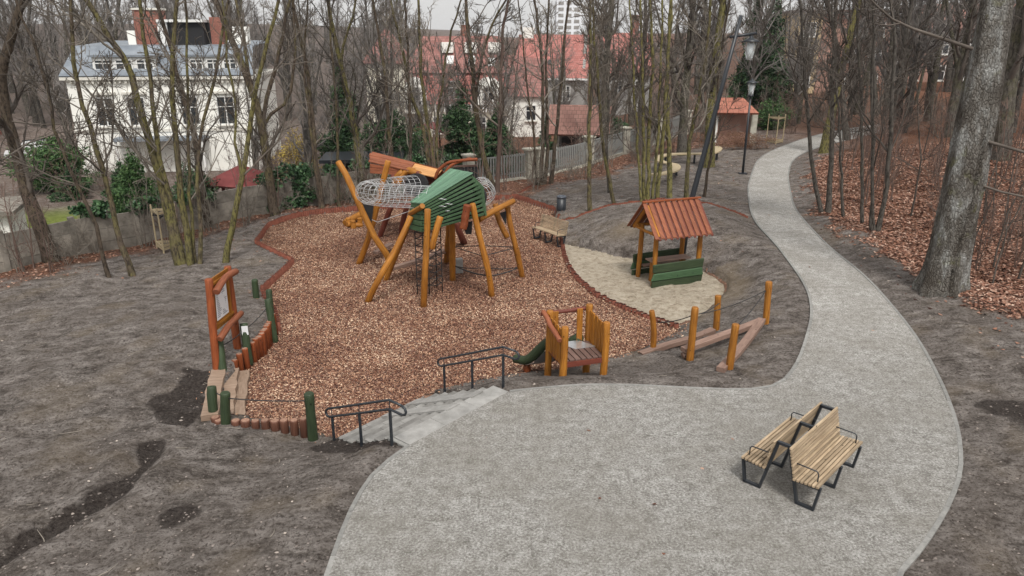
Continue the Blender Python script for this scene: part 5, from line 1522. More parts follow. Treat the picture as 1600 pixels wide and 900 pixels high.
# ------------------------------------------------------------------ notice board, green posts, palisades, plank steps
nb = thing('notice_board', (-6.93, 16.25, -0.42), 'red brown log notice board with printed sheet of rules', 'notice board')
n0, n1 = V_((-6.94, 15.78, -0.42)), V_((-6.83, 16.9, -0.42))
n0t, n1t = V_((-6.85, 15.85, 1.73)), V_((-6.85, 17, 1.67))
dz_ = V_((0, 0, -0.3))
log('post', [tuple(n0 + dz_), tuple(n0.lerp(n0t, 0.5)), tuple(n0t)], 0.095, RW, nb, r1=0.085)
log('post', [tuple(n1 + dz_), tuple(n1.lerp(n1t, 0.5)), tuple(n1t)], 0.1, RW, nb, r1=0.085)
fr = V_((0.16, -0.05, 0))
log('crosslog', [tuple(n0.lerp(n0t, 0.86) + fr - (n1 - n0) * 0.0), tuple(n0t.lerp(n1t, 0.5) + fr + V_((0, 0, -0.12))), tuple(n1.lerp(n1t, 0.93) + fr + (n1 - n0) * 0.1)], 0.085, M['wing'], nb)
log('crosslog', [tuple(n0.lerp(n0t, 0.33) + fr), tuple(n0.lerp(n0t, 0.4).lerp(n1.lerp(n1t, 0.4), 0.5) + fr), tuple(n1.lerp(n1t, 0.42) + fr + (n1 - n0) * 0.12)], 0.08, M['wing'], nb)
def bp(s, t, o): return n0.lerp(n1, s).lerp(n0t.lerp(n1t, s), t) + V_((0.06, -0.03, 0)) * o
MB().prism([bp(0.06, 0.40, 0), bp(0.94, 0.40, 0), bp(0.94, 0.99, 0), bp(0.06, 0.99, 0)][::1], 0.03).build('panel', AM, nb)
e_out = (bp(0.5, 0.5, 1) - bp(0.5, 0.5, 0)).normalized()
def bq(s, t, d): return n0.lerp(n1, s).lerp(n0t.lerp(n1t, s), t) + e_out * d
pn = (n1 - n0).cross(n0t - n0).normalized()
if pn.dot(V_((1, -1, 0))) < 0: pn = -pn
def bk(s, t, d): return n0.lerp(n1, s).lerp(n0t.lerp(n1t, s), t) + pn * d
sheet = MB().quadbox([bk(0.16, 0.50, 0.036), bk(0.72, 0.50, 0.036), bk(0.72, 0.50, 0.044), bk(0.16, 0.50, 0.044), bk(0.16, 0.88, 0.036), bk(0.72, 0.88, 0.036), bk(0.72, 0.88, 0.044), bk(0.16, 0.88, 0.044)]).build('printed_sheet', M['paper'], nb)
mb = MB()
rr = random.Random(3)
for i in range(17):
    t = 0.86 - i * 0.0205
    for s0, s1 in (((0.2, rr.uniform(0.5, 0.68)),) if i < 7 else ((0.2, 0.2 + rr.uniform(0.12, 0.2)), (0.45, 0.45 + rr.uniform(0.1, 0.22)))):
        mb.quadbox([bk(s, tt, d) for tt in (t - 0.0045, t + 0.0045) for s, d in ((s0, 0.0455), (s1, 0.0455), (s1, 0.047), (s0, 0.047))])
mb.build('print_lines', M['ink'], sheet)
for a, b in (((0.06, 0.46), (0.94, 0.46)), ((0.06, 0.93), (0.94, 0.93))):
    MB().beam(tuple(bk(a[0], a[1], 0.045)), tuple(bk(b[0], b[1], 0.045)), 0.03, 0.06).build('frame_strip', M['amber'], nb)
MB().beam(tuple(bk(0.8, 0.47, 0.045)), tuple(bk(0.8, 0.92, 0.045)), 0.03, 0.05, tuple(pn)).build('frame_strip', M['amber'], nb)

GP = {}
def green_post(k, top, bot, r, label, parent):
    GP[k] = (V_(bot), V_(top))
    o = log('post', [(bot[0], bot[1], bot[2] - 0.25), tuple(V_(bot).lerp(V_(top), 0.5)), top], r, M['greenlog'], parent)
    return o
rf1 = thing('rope_fence', (-4.95, 13.29, -0.55), 'three dark green posts joined by rope along the front palisade', 'rope fence')
green_post(1, (-6.24, 13.85, 0.05), (-6.23, 13.69, -0.55), 0.105, '', rf1)
green_post(2, (-5.8, 13.45, 0.11), (-5.88, 13.41, -0.6), 0.105, '', rf1)
green_post(3, (-3.96, 12.95, 0.35), (-3.97, 12.96, -0.65), 0.1, '', rf1)
rope([(-6.14, 13.8, -0.09), (-5.8, 13.4, 0.02)], rf1, 0.013)
rope([(-5.73, 13.4, 0), (-3.99, 12.9, 0.21)], rf1, 0.013, 0.03)
rf2 = thing('rope_fence', (-6.64, 17.2, -0.5), 'dark green posts joined by rope beside the notice board', 'rope fence')
green_post(4, (-6.9, 16.05, 0.15), (-6.79, 15.75, -0.42), 0.105, '', rf2)
p5 = green_post(5, (-6.64, 17, 0.19), (-6.55, 16.8, -0.6), 0.1, '', rf2)
green_post(6, (-6.54, 18.6, 0.25), (-6.42, 18.44, -0.7), 0.1, '', rf2)
green_post(7, (-6.93, 19.9, 0.07), (-6.9, 19.74, -0.75), 0.095, '', rf2)
green_post(8, (-7.78, 21.2, -0.07), (-7.8, 21.22, -0.7), 0.1, '', rf2)
rope([(-6.86, 16, 0.01), (-6.64, 16.95, 0.02), (-6.57, 18.5, 0.01)], rf2, 0.013, 0.04)
a5 = GP[5][0].lerp(GP[5][1], 0.86)
MB().box((a5.x + 0.05, a5.y - 0.105, a5.z - 0.03), (0.15, 0.006, 0.24), 0.25).build('notice_sheet', M['paper'], rf2)

def log_mesh(r, h, mat, sides=10):
    me = MB().tube([(0, 0, -h), (0, 0, -0.03), (0, 0, -0.008), (0, 0, 0)], [r, r, r * 0.97, r * 0.82], sides, True, 0.02).mesh('log', mat)
    me.materials.append(M['logend'])
    me.polygons[len(me.polygons) - 1].material_index = 1
    return me
lm = [log_mesh(0.092, 0.75, M['stump']), log_mesh(0.08, 0.8, M['redwood']), log_mesh(0.05, 0.5, M['edging'], 7)]
def palisade(name, pts, zt, kind, label, group=None, sp=0.172, jz=0.02):
    P = np.array([p[:2] for p in pts]); seg = np.r_[0, np.cumsum(np.hypot(*np.diff(P, axis=0).T))]
    n = max(2, int(seg[-1] / sp))
    b = (P[0][0], P[0][1], zt[0] if hasattr(zt, '__len__') else zt)
    t = thing(name, b, label, 'log palisade', group)
    for i in range(n):
        s = seg[-1] * (i + 0.5) / n
        x, y = np.interp(s, seg, P[:, 0]), np.interp(s, seg, P[:, 1])
        z = np.interp(s / seg[-1], np.linspace(0, 1, len(zt)), zt) if hasattr(zt, '__len__') else zt
        k = random.uniform(0.9, 1.08)
        link_mesh('log', lm[kind], t, (x + random.uniform(-0.01, 0.01), y + random.uniform(-0.01, 0.01), z + random.uniform(-jz, jz)), (random.uniform(-0.03, 0.03), random.uniform(-0.03, 0.03), random.uniform(0, 6)), (k, k, 1))
    return t
palisade('log_palisade', [(-5.75, 13.38, -0.6), (-4.95, 13.28, -0.6), (-4.07, 13.1, -0.6)], [-0.48, -0.42, -0.3], 0, 'low red brown log palisade along the front edge of mulch', sp=0.19)
palisade('log_palisade', [(-6.17, 13.56, -0.6), (-5.98, 13.43, -0.6)], -0.5, 0, 'two short log stumps between the pair of green posts', sp=0.17)
palisade('log_palisade', [(-6.79, 15.99, -0.6), (-6.52, 16.72, -0.6)], [-0.55, -0.30], 1, 'lower run of stepped log palisade before the notice board', sp=0.16)
palisade('log_palisade', [(-6.54, 17.05, -0.75), (-6.46, 17.57, -0.75), (-6.51, 18.47, -0.75), (-6.57, 19.02, -0.75)], [-0.36, -0.34, -0.34, -0.32], 1, 'taller run of log palisade right of the notice board', sp=0.165)

ps = thing('plank_steps', (-6.48, 15.12, -0.7), 'three long pale planks stepping down into the mulch', 'steps')
for i, (a, b, w) in enumerate((((-6.89, 15.76, -0.46), (-6.24, 13.55, -0.46), 0.33), ((-6.71, 16.06, -0.6), (-6.04, 13.81, -0.6), 0.33), ((-6.53, 16.27, -0.75), (-5.82, 13.83, -0.75), 0.30))):
    a, b = V_(a), V_(b)
    d = (b - a).normalized(); s = V_((d.y, -d.x, 0))
    L, Rr = [], []
    for k in range(9):
        t = k / 8
        p = a.lerp(b, t)
        L.append(p - s * (w / 2 + random.uniform(-0.025, 0.03))); Rr.append(p + s * (w / 2 + random.uniform(-0.025, 0.03)))
    mb = MB()
    for k in range(8):
        c = [L[k], L[k + 1], Rr[k + 1], Rr[k]]
        mb.quadbox([q - V_((0, 0, 0.13)) for q in c] + c)
    mb.build('plank', M['plank'], ps)

# small half-buried logs that rim the mulch and the sand: too small to pick apart, so each run is one part
def edging(name, pts, zt, label, r=0.05, depth=0.35, mat=None, jz=0.012):
    P = np.array([p[:2] for p in pts]); seg = np.r_[0, np.cumsum(np.hypot(*np.diff(P, axis=0).T))]
    n = int(seg[-1] / (2 * r)); s = (np.arange(n) + 0.5) * seg[-1] / n
    x = np.interp(s, seg, P[:, 0]); y = np.interp(s, seg, P[:, 1])
    if callable(zt):
        z = zt(x, y)
    elif hasattr(zt, '__len__'):
        z = np.interp(s / seg[-1], np.linspace(0, 1, len(zt)), zt)
    else:
        z = np.full(n, float(zt))
    rg = np.random.default_rng(len(P) * 7 + n)
    z = z + rg.normal(0, jz, n)
    k = np.array([-depth, -0.015, 0.0]); rr2 = np.array([r, r, r * 0.8]) * 1.03
    Pp = np.stack([np.stack([x, y, z + q], 1) for q in k], 1)
    V, F = tubes(Pp, np.broadcast_to(rr2, (n, 3)) * rg.uniform(0.92, 1.1, (n, 1)), 8)
    top = (np.arange(n)[:, None] * 24 + 16 + np.arange(8)[None, ::-1]) if True else None
    c = V.reshape(n, 3, 8, 3)[:, 2]
    b = (float(x[0]), float(y[0]), float(z.min()))
    t = thing(name, b, label, 'log edging')
    me = np_mesh('logs', V - np.array(b), [F, top], mat or M['edging'])
    o = link_mesh('logs', me, t, b)
    o['kind'] = 'stuff'
zed = lambda x, y: np.maximum(H(x, y), Z_MULCH) + 0.05
edging('log_edging', [(-7.6, 21.5), (-8.0, 22.3), (-7.88, 25.5)], Z_MULCH + 0.22, 'log edging running from green posts to the inner corner of mulch')
edging('log_edging', [(-7.9, 25.5), (-10.02, 27.9)], Z_MULCH + 0.22, 'log edging on the notch at the left of mulch')
edging('log_edging', [(-10.02, 27.9)] + [tuple(p) for p in spline([(-10.38, 30.6), (-9.6, 32.65), (-7.32, 33.8), (-4.56, 34.53), (-3.12, 35.33), (0.16, 36.55)], 0.8)], Z_MULCH + 0.24, 'long red brown log edging along the rear of mulch')
edging('log_edging', [(0.16, 36.55), (2.04, 33.5), (2.0, 32.6)], Z_MULCH + 0.25, 'log edging from rear corner of mulch to the litter bin')
edging('log_edging', [(2.0, 31.6), (1.97, 27.9)], Z_MULCH + 0.16, 'log edging behind the slatted bench')
edging('log_edging', [(0.26, 36.5, -0.85), (1.22, 38.5, -1.08), (1.49, 39.5, -1.08)], [-0.65, -0.5, -0.35], 'short raised log edging beyond the rear corner of mulch', depth=0.6)
edging('log_edging', [(2.05, 31.5)] + [tuple(p[:2]) for p in spline([(1.89, 30.41, -0.5)[:2], (2.71, 30.66, -0.2)[:2], (4.14, 31.31, -0.1)[:2], (5.81, 31.37, 0)[:2], (7.19, 31.37, 0)[:2], (8.46, 30.39, 0)[:2], (9.37, 28.7, 0)[:2]], 0.6)], lambda x, y: H(x, y) + 0.06, 'curved log edging along the top of the sand mound')
edging('log_edging', [(1.97, 27.8), (1.95, 26.5), (2.02, 24.9), (2.24, 23.5), (2.71, 21.9), (3.38, 20.89), (3.93, 20.09), (4.7, 19.37)], Z_SAND + 0.045, 'half buried red log edging between mulch and sand', r=0.075, jz=0.02)
edging('log_edging', [tuple(p) for p in spline([(4.75, 19.4), (5.6, 20.1), (6.6, 21.7), (7.0, 23.0), (6.7, 24.3)], 0.5)], lambda x, y: np.maximum(H(x, y), Z_SAND) + 0.035, 'grey log edging curving round the right side of sand', r=0.05, mat=M['logend'])
edging('log_edging', [(4.6, 18.9), (4.27, 18.5), (3.34, 17.6), (2.35, 17.0), (1.27, 16.5), (0.47, 16.4), (-0.2, 16.1), (-1.21, 15.6), (-2.0, 15.1)], lambda x, y: np.full_like(x, Z_MULCH + 0.09), 'low log edging below the slide platform up to the stairs', r=0.07, mat=M['logend'], jz=0.02)
edging('log_edging', [(-6.5, 19.1), (-7.0, 20.4), (-7.7, 21.5)], [Z_MULCH + 0.3, Z_MULCH + 0.25, Z_MULCH + 0.22], 'short log edging at the foot of the rear green posts', r=0.07)


# ------------------------------------------------------------------ benches
def bench(origin, axis_deg, length, double, label, name, nfr=3):
    a = V_((math.cos(R(axis_deg)), math.sin(R(axis_deg)), 0)); n = V_((a.y, -a.x, 0))
    o = V_(origin)
    t = thing(name, tuple(o + a * length / 2), label, 'bench')
    def q(u, w, z): return o + a * u + n * w + V_((0, 0, z))
    for s in ((1, -1) if double else (1,)):
        for i in range(7):                                   # seat slats
            w = 0.25 + 0.06 * i
            z = 0.445 + 0.004 * i
            MB().beam(q(0, s * w, z), q(length, s * w, z), 0.043, 0.04).build('seat_slat', M['slat'], t, 0.004)
        for i in range(9):                                   # back slats
            z = 0.50 + 0.055 * i
            w = 0.235 - 0.0125 * i
            MB().beam(q(0, s * w, z), q(length, s * w, z), 0.03, 0.041, (n * (-s * 0.23) + V_((0, 0, 1)))).build('back_slat', M['slat'], t, 0.004)
        for k in range(nfr):
            u = length * ((0.05, 0.5, 0.95)[k] if nfr == 3 else (0.08, 0.92)[k])
            mb = MB()
            top = 0.09
            pts = [q(u, s * 0.63, 0.405), q(u, s * 0.57, 0.0 + 0.02), q(u, s * 0.31, 0.02), q(u, s * top, 0.93)]
            for p0, p1 in zip(pts[:-1], pts[1:]):
                d = (p1 - p0).normalized() * 0.02
                mb.beam(p0 - d, p1 + d, 0.055, 0.04, (p1 - p0).cross(a))
            mb.beam(q(u, s * 0.64, 0.405), q(u, s * 0.2, 0.395), 0.055, 0.03)
            if double and s == 1:
                mb.beam(q(u, -0.11, 0.93), q(u, 0.11, 0.93), 0.055, 0.045)
            mb.build('frame', M['anth'], t)
        for u in (0.14, length - 0.14):
            MB().tube([q(u, s * 0.56, 0.45), q(u, s * 0.56, 0.62), q(u, s * 0.53, 0.655), q(u, s * 0.3, 0.66), q(u, s * 0.14, 0.66)], 0.011, 6).build('armrest', M['anth'], t)
    return t
bench((4.18, 10.02, 0.0), 46.3, 1.84, True, 'back to back double bench of pale wood slats on the terrace', 'double_bench')
b0 = V_((1.08, 28.81, -0.9)); b1 = V_((1.99, 28.05, -0.9))
ang = math.degrees(math.atan2(b1.y - b0.y, b1.x - b0.x))
bench((1.32, 29.25, Z_MULCH + 0.02), -55.0, 1.7, False, 'single pale slatted bench at the edge of the mulch', 'slatted_bench')

# curved bench winding between the far trees
cb = thing('curved_bench', (9.4, 40.5, 0.0), 'pale serpentine bench winding between the tree trunks', 'bench')
def ribbon(pts, w=0.42, z=0.42):
    P = spline(pts, 0.35)
    mb = MB()
    for i in range(len(P) - 1):
        t0 = P[min(i + 1, len(P) - 1)] - P[max(i - 1, 0)]; t1 = P[min(i + 2, len(P) - 1)] - P[i]
        n0 = np.array([-t0[1], t0[0]]) / np.linalg.norm(t0) * w / 2; n1 = np.array([-t1[1], t1[0]]) / np.linalg.norm(t1) * w / 2
        c = [(*(P[i] - n0), 0), (*(P[i + 1] - n1), 0), (*(P[i + 1] + n1), 0), (*(P[i] + n0), 0)]
        mb.quadbox([(x, y, z - 0.07) for x, y, _ in c] + [(x, y, z) for x, y, _ in c])
    mb.build('seat', M['newpine'], cb)
    for i in range(1, len(P), 5):
        h = Hs(P[i][0], P[i][1])
        MB().box((P[i][0], P[i][1], (h - 0.1 + z - 0.07) / 2), (0.1, 0.1, z - 0.07 - h + 0.1)).build('leg', M['anth'], cb)
ribbon([(6.89, 36.01, 0.4)[:2], (7.62, 36.53, 0.4)[:2], (8.36, 37.62, 0.4)[:2], (8.57, 38.97, 0.4)[:2], (8.09, 39.78, 0.4)[:2], (8.09, 41.06, 0.4)[:2], (8.73, 42.19, 0.4)[:2], (9.74, 42.66, 0.4)[:2], (10.85, 42.66, 0.4)[:2], (11.71, 43.14, 0.4)[:2], (12.4, 44.63, 0.4)[:2], (12.41, 45.42, 0.4)[:2]])

# ------------------------------------------------------------------ lamps, bin, stakes
GL = glass_mat('lamp_glass')
LAMPW = plain('lamp_core', (0.75, 0.76, 0.78), 0.4)
def lantern(t, c, s=1.0):
    """c: centre of the lamp's cap underside"""
    x, y, z = c
    MB().tube([(x, y, z), (x, y, z + 0.03 * s), (x, y, z + 0.10 * s), (x, y, z + 0.14 * s), (x, y, z + 0.22 * s)], [0.30 * s, 0.31 * s, 0.16 * s, 0.07 * s, 0.06 * s], 18).build('cap', M['anth'], t)
    MB().tube([(x, y, z - 0.62 * s), (x, y, z - 0.01)], [0.12 * s, 0.22 * s], 16).build('glass', GL, t)
    MB().tube([(x, y, z - 0.60 * s), (x, y, z - 0.05)], [0.06 * s, 0.11 * s], 12).build('reflector', LAMPW, t)
lp = thing('lamp_post', (6.1, 25.2, Hs(6.1, 25.2)), 'tall slanted black lamp post with hanging lantern behind the hut', 'lamp post')
top = V_((7.33, 25.2, 7.5)); foot = V_((6.05, 25.2, Hs(6.1, 25.2) - 0.2))
kink_ = V_((6.18, 25.2, 1.29))
MB().tube([foot, foot.lerp(kink_, 0.9), kink_, kink_.lerp(top, 0.1), kink_.lerp(top, 0.6), top], [0.1, 0.1, 0.1, 0.095, 0.075, 0.055], 12).build('pole', M['anth'], lp)
arm0, arm1 = V_((7.02, 25.2, 6.84)), V_((7.88, 25.2, 6.96))
MB().tube([arm0, arm1], 0.045, 8).build('arm', M['anth'], lp)
lc = V_((7.72, 25.2, 6.69))
MB().tube([lc + V_((0, 0, 0.2)), V_((lc.x, lc.y, arm1.z))], 0.03, 8).build('hanger', M['anth'], lp)
lantern(lp, tuple(lc), 0.9)
l2 = (12.02, 38.37, 0)
lp2 = thing('lamp_post', l2, 'straight slim black lamp post with lantern beside the path', 'lamp post')
zt = (12.14, 38.4, 3.92)[2]
MB().box((l2[0], l2[1], 0.03), (0.4, 0.3, 0.08)).build('base_plate', M['anth'], lp2)
MB().tube([(l2[0], l2[1], -0.1), (l2[0], l2[1], zt)], [0.065, 0.05], 10).build('pole', M['anth'], lp2)
MB().tube([(l2[0], l2[1], zt), (l2[0], l2[1], zt + 0.08)], [0.14, 0.14], 12).build('collar', M['anth'], lp2)
lantern(lp2, (l2[0], l2[1], zt + 0.66), 0.95)

bc = (2.2, 32.4, -0.62)
lb = thing('litter_bin', bc, 'dark round litter bin at the corner of the mulch', 'litter bin')
MB().tube([(bc[0], bc[1], bc[2] - 0.3), (bc[0], bc[1], bc[2] + 0.62)], 0.21, 20).build('body', M['anth'], lb)
ring = [(bc[0] + 0.17 * math.cos(a), bc[1] + 0.17 * math.sin(a), bc[2] + 0.69) for a in np.linspace(0, 2 * PI, 21)]
MB().tube(ring, 0.055, 8, False).build('lid_ring', plain('bin_lid', (0.07, 0.08, 0.1), 0.4), lb)

def stake_frame(c, label, h=1.7, s=0.55, rz=0.4):
    z0 = Hs(c[0], c[1])
    t = thing('tree_guard', (c[0], c[1], z0), label, 'tree guard')
    cs = [(c[0] + s * math.cos(rz + k * 2 * PI / 3), c[1] + s * math.sin(rz + k * 2 * PI / 3)) for k in range(3)]
    for x, y in cs:
        log('stake', [(x, y, z0 - 0.2), (x, y, z0 + h)], 0.035, M['newpine'], t, 0.005)
    for z in (0.12, 0.24, h - 0.22):
        for k in range(3):
            (x0, y0), (x1, y1) = cs[k], cs[(k + 1) % 3]
            MB().beam((x0, y0, z0 + z), (x1, y1, z0 + z), 0.03, 0.09).build('rail', M['newpine'], t)
    for k in range(3):
        MB().beam((cs[k][0], cs[k][1], z0 + h - 0.42), (c[0], c[1], z0 + h - 0.42), 0.03, 0.05).build('strap', M['black'], t)
    o = link_mesh('young_tree', sap[5], None, (c[0], c[1], z0), (0, 0, 1), (0.5, 0.5, 0.95))
    return props(o, 'thin young tree held inside the timber guard ' + label.split(' guard ')[1], 'sapling')
stake_frame((-13.58, 28.03, -1), 'pale timber stake guard beside the many stemmed tree clump', 1.75, 0.5, -1.4)
stake_frame((17.6, 50.0), 'pale timber stake guard at the far bend of path', 1.9, 0.6, 0.3)

# ------------------------------------------------------------------ concrete panel wall and picket fence
WL = [(-30.0, 17.5), (-24.0, 21.6), (-18.4, 26.4), (-14.6, 30.7), (-11.4, 34.6), (-7.6, 38.2), (-3.2, 40.6)]
wall = thing('concrete_wall', (-14.6, 30.7, -1.3), 'old concrete panel wall along the left gardens', 'wall')
P = np.array(WL); seg = np.r_[0, np.cumsum(np.hypot(*np.diff(P, axis=0).T))]
nb_ = int(seg[-1] / 2.3)
for i in range(nb_ + 1):
    s = seg[-1] * i / nb_
    x, y = np.interp(s, seg, P[:, 0]), np.interp(s, seg, P[:, 1])
    z0 = Hs(x, y)
    s2 = min(seg[-1], s + 0.1); dx = np.interp(s2, seg, P[:, 0]) - x; dy = np.interp(s2, seg, P[:, 1]) - y
    rz = math.atan2(dy, dx) if i < nb_ else 0.6
    MB().box((x, y, z0 + 0.55), (0.2, 0.2, 1.95), rz).build('post', M['wallconc'], wall, 0.012)
    if i < nb_:
        x1, y1 = np.interp(seg[-1] * (i + 1) / nb_, seg, P[:, 0]), np.interp(seg[-1] * (i + 1) / nb_, seg, P[:, 1])
        z1 = Hs(x1, y1)
        for k in range(3):
            h0, h1 = -0.15 + 0.52 * k, -0.15 + 0.52 * (k + 1) - 0.012
            d = np.array([x1 - x, y1 - y]); d /= np.linalg.norm(d); n_ = np.array([-d[1], d[0]]) * (0.045 + 0.006 * (k % 2))
            a, b = np.array([x, y]) + d * 0.09, np.array([x1, y1]) - d * 0.09
            zm = (z0 + z1) / 2
            c = [(*(a - n_), z0 + h0), (*(b - n_), z1 + h0), (*(b + n_), z1 + h0), (*(a + n_), z0 + h0), (*(a - n_), z0 + h1), (*(b - n_), z1 + h1), (*(b + n_), z1 + h1), (*(a + n_), z0 + h1)]
            MB().quadbox(c).build('panel', M['wallconc'], wall, 0.008)

M['picket'] = plain('shaded_white', (0.22, 0.225, 0.215), 0.8, var=0.2)  # white pickets greyed down, the shadow over them is in the colour
M['pillar'] = speckle('rendered_pillar', (0.33, 0.31, 0.25), (0.52, 0.5, 0.43), 2, var=0.15)
def picket_fence(pts, label, n_bays, name='picket_fence', h=1.35, mat=None):
    P = np.array(pts); seg = np.r_[0, np.cumsum(np.hypot(*np.diff(P, axis=0).T))]
    t = thing(name, (P[0][0], P[0][1], Hs(*P[0])), label, 'fence')
    for i in range(n_bays + 1):
        s = seg[-1] * i / n_bays
        x, y = np.interp(s, seg, P[:, 0]), np.interp(s, seg, P[:, 1]); z = Hs(x, y)
        pl = MB().box((x, y, z + 0.75), (0.5, 0.5, 1.9), 0.6).build('pillar', M['pillar'], t, 0.02)
        MB().box((x, y, z + 1.75), (0.64, 0.64, 0.12), 0.6).build('pillar_cap', M['pillar'], pl, 0.02)
        if i < n_bays:
            s1 = seg[-1] * (i + 1) / n_bays
            mb = MB()
            L = s1 - s
            k = int((L - 0.6) / 0.16)
            for q in range(k):
                ss = s + 0.34 + (L - 0.68) * q / (k - 1)
                px, py = np.interp(ss, seg, P[:, 0]), np.interp(ss, seg, P[:, 1]); pz = Hs(px, py)
                mb.box((px, py, pz + 0.15 + h / 2), (0.09, 0.035, h), 0.6)
            o = mb.build('pickets', mat or M['picket'], t); o['kind'] = 'stuff'
            a = [np.interp(s + 0.2, seg, P[:, j]) for j in (0, 1)]; b = [np.interp(s1 - 0.2, seg, P[:, j]) for j in (0, 1)]
            for hh in (0.45, h + 0.1):
                MB().beam((a[0], a[1], Hs(*a) + hh), (b[0], b[1], Hs(*b) + hh), 0.07, 0.08).build('rail', mat or M['picket'], t)
            MB().beam((a[0], a[1], Hs(*a) + 0.02), (b[0], b[1], Hs(*b) + 0.02), 0.22, 0.3).build('plinth', M['pillar'], t)
picket_fence([(1.6, 42.8), (4.2, 45.4), (8.9, 51.6), (13.2, 57.0)], 'shadow toned picket fence with rendered pillars behind the slim trees', 4)
picket_fence([(-2.4, 41.0), (-0.2, 42.0), (1.0, 42.7)], 'short shadow toned picket gate run left of the long picket fence', 1)
bf = thing('board_fence', (-3.4, 39.5, -1.0), 'low black board fence behind the wooden feelers', 'fence')
for i in range(26):
    x = -6.3 + i * 0.175; y = 39.3 + 0.06 * i * 0.175
    MB().box((x, y, Hs(x, y) + 0.55), (0.165, 0.03, 1.2 + 0.02 * (i % 3))).build('board', plain('black_board', (0.03, 0.03, 0.032), 0.8) if i == 0 else bpy.data.materials['black_board'], bf)
MB().beam((-6.4, 39.25, -0.05 + Hs(-4, 39.3) + 1.25), (-1.9, 39.55, Hs(-2, 39.5) + 1.2), 0.08, 0.1).build('rail', M['deck'], bf)

# ------------------------------------------------------------------ evergreens, ivy, flowering shrub
def leaf_cloud(name, blobs, n, size, mat, seed, droop=0.0, surf=0.65, up=0.0, wr=0.2):
    r = np.random.default_rng(seed)
    B = np.array(blobs, float)                       # x y z rx ry rz
    w = (B[:, 3] * B[:, 4] * B[:, 5]) ** 0.67; w /= w.sum()
    k = r.choice(len(B), n, p=w)
    d = r.normal(0, 1, (n, 3)); d /= np.linalg.norm(d, axis=1)[:, None]
    rad = surf + (1 - surf) * r.random(n) ** 0.5
    lump = 1 + 0.28 * np.sin(d[:, 0] * 5 + k * 3) * np.cos(d[:, 1] * 4 + k) + 0.15 * np.sin(d[:, 2] * 9 + k * 5)
    c = B[k, :3] + d * B[k, 3:] * (rad * lump)[:, None]
    dirv = d + r.normal(0, 0.6, (n, 3)) + np.array([0, 0, up - droop]); dirv /= np.linalg.norm(dirv, axis=1)[:, None]
    s = np.cross(dirv, r.normal(0, 1, (n, 3))); s /= np.linalg.norm(s, axis=1)[:, None] + 1e-9
    L = (size * r.uniform(0.5, 1.5, n))[:, None]; W = L * wr
    V = np.stack([c - dirv * L * 0.5, c + s * W, c + dirv * L * 0.6, c - s * W], 1).reshape(-1, 3)
    return np_mesh(name, V, np.arange(n * 4).reshape(-1, 4), mat, smooth=False)
M['yew'] = island_mat('dark_needles', [(0.0, (0.012, 0.03, 0.014)), (0.5, (0.035, 0.075, 0.032)), (1.0, (0.085, 0.145, 0.06))], 0.7, 0.3, 0.8, 0.6)
M['fir'] = island_mat('fresh_needles', [(0.0, (0.02, 0.055, 0.014)), (0.5, (0.05, 0.108, 0.036)), (1.0, (0.115, 0.185, 0.065))], 0.7, 0.3, 0.8, 0.6)
M['ivy'] = island_mat('ivy_leaf', [(0.0, (0.015, 0.04, 0.018)), (0.5, (0.045, 0.105, 0.042)), (1.0, (0.11, 0.2, 0.09))], 0.45, 0.5, 1.2, 0.5)
M['forsythia'] = island_mat('yellow_blossom', [(0.0, (0.16, 0.12, 0.05)), (0.5, (0.36, 0.26, 0.06)), (1.0, (0.55, 0.42, 0.09))], 0.8)
M['dryleaf'] = island_mat('dry_hedge_leaf', [(0.0, (0.09, 0.045, 0.03)), (0.6, (0.2, 0.105, 0.065)), (1.0, (0.34, 0.2, 0.13))], 0.8)
def shrub(name, c, dims, n, size, mat, seed, label, cat, group=None, conical=False, stem=True, lobes=22, up=0.0):
    x, y = c; z = Hs(x, y); rx, ry, h = dims
    t = thing(name, (x, y, z), label, cat, group)
    rg = random.Random(seed)
    bl = []
    for i in range(lobes):
        f = (i + 0.5) / lobes
        k = (1 - f) ** 0.8 if conical else (1 - (2 * f - 0.9) ** 2 * 0.55)
        a = rg.uniform(0, 6.3); d = rg.uniform(0.2, 0.75) * k
        bl.append((rx * d * math.cos(a), ry * d * math.sin(a), h * (0.06 + 0.88 * f), rx * rg.uniform(0.3, 0.6) * max(k, 0.2), ry * rg.uniform(0.3, 0.6) * max(k, 0.2), h * (rg.uniform(0.08, 0.15) if conical else rg.uniform(0.1, 0.22))))
    link_mesh('foliage', leaf_cloud('foliage', bl, int(n * 2.2), size * 0.68, mat, seed, up=up), t, (x, y, z))
    if stem:
        MB().tube([(x, y, z - 0.1), (x, y, z + h * 0.5), (x, y, z + h * 0.85)], [0.09, 0.06, 0.03], 7).build('trunk', M['bark_brown'], t)
    return t
shrub('fir_tree', (-17.9, 34.8), (2.2, 2.0, 3.6), 6500, 0.2, M['fir'], 1, 'fresh green bushy fir just behind the concrete wall', 'fir', conical=True)
shrub('yew_shrub', (-20.5, 38.5), (1.6, 1.5, 3.2), 4500, 0.2, M['yew'], 2, 'dark evergreen left of the fresh green fir', 'evergreen', conical=True)
shrub('yew_shrub', (-15.9, 36.2), (1.2, 1.2, 2.6), 3000, 0.18, M['yew'], 3, 'dark evergreen right of the fresh green fir', 'evergreen')
shrub('fir_tree', (-30.5, 49.0), (3.0, 2.6, 3.6), 5200, 0.3, M['fir'], 4, 'spreading green conifer at far left before the drive', 'fir')
shrub('yew_shrub', (-28.2, 47.0), (1.3, 1.2, 2.6), 2600, 0.22, M['yew'], 5, 'small dark conifer below the spreading green conifer', 'evergreen', conical=True)
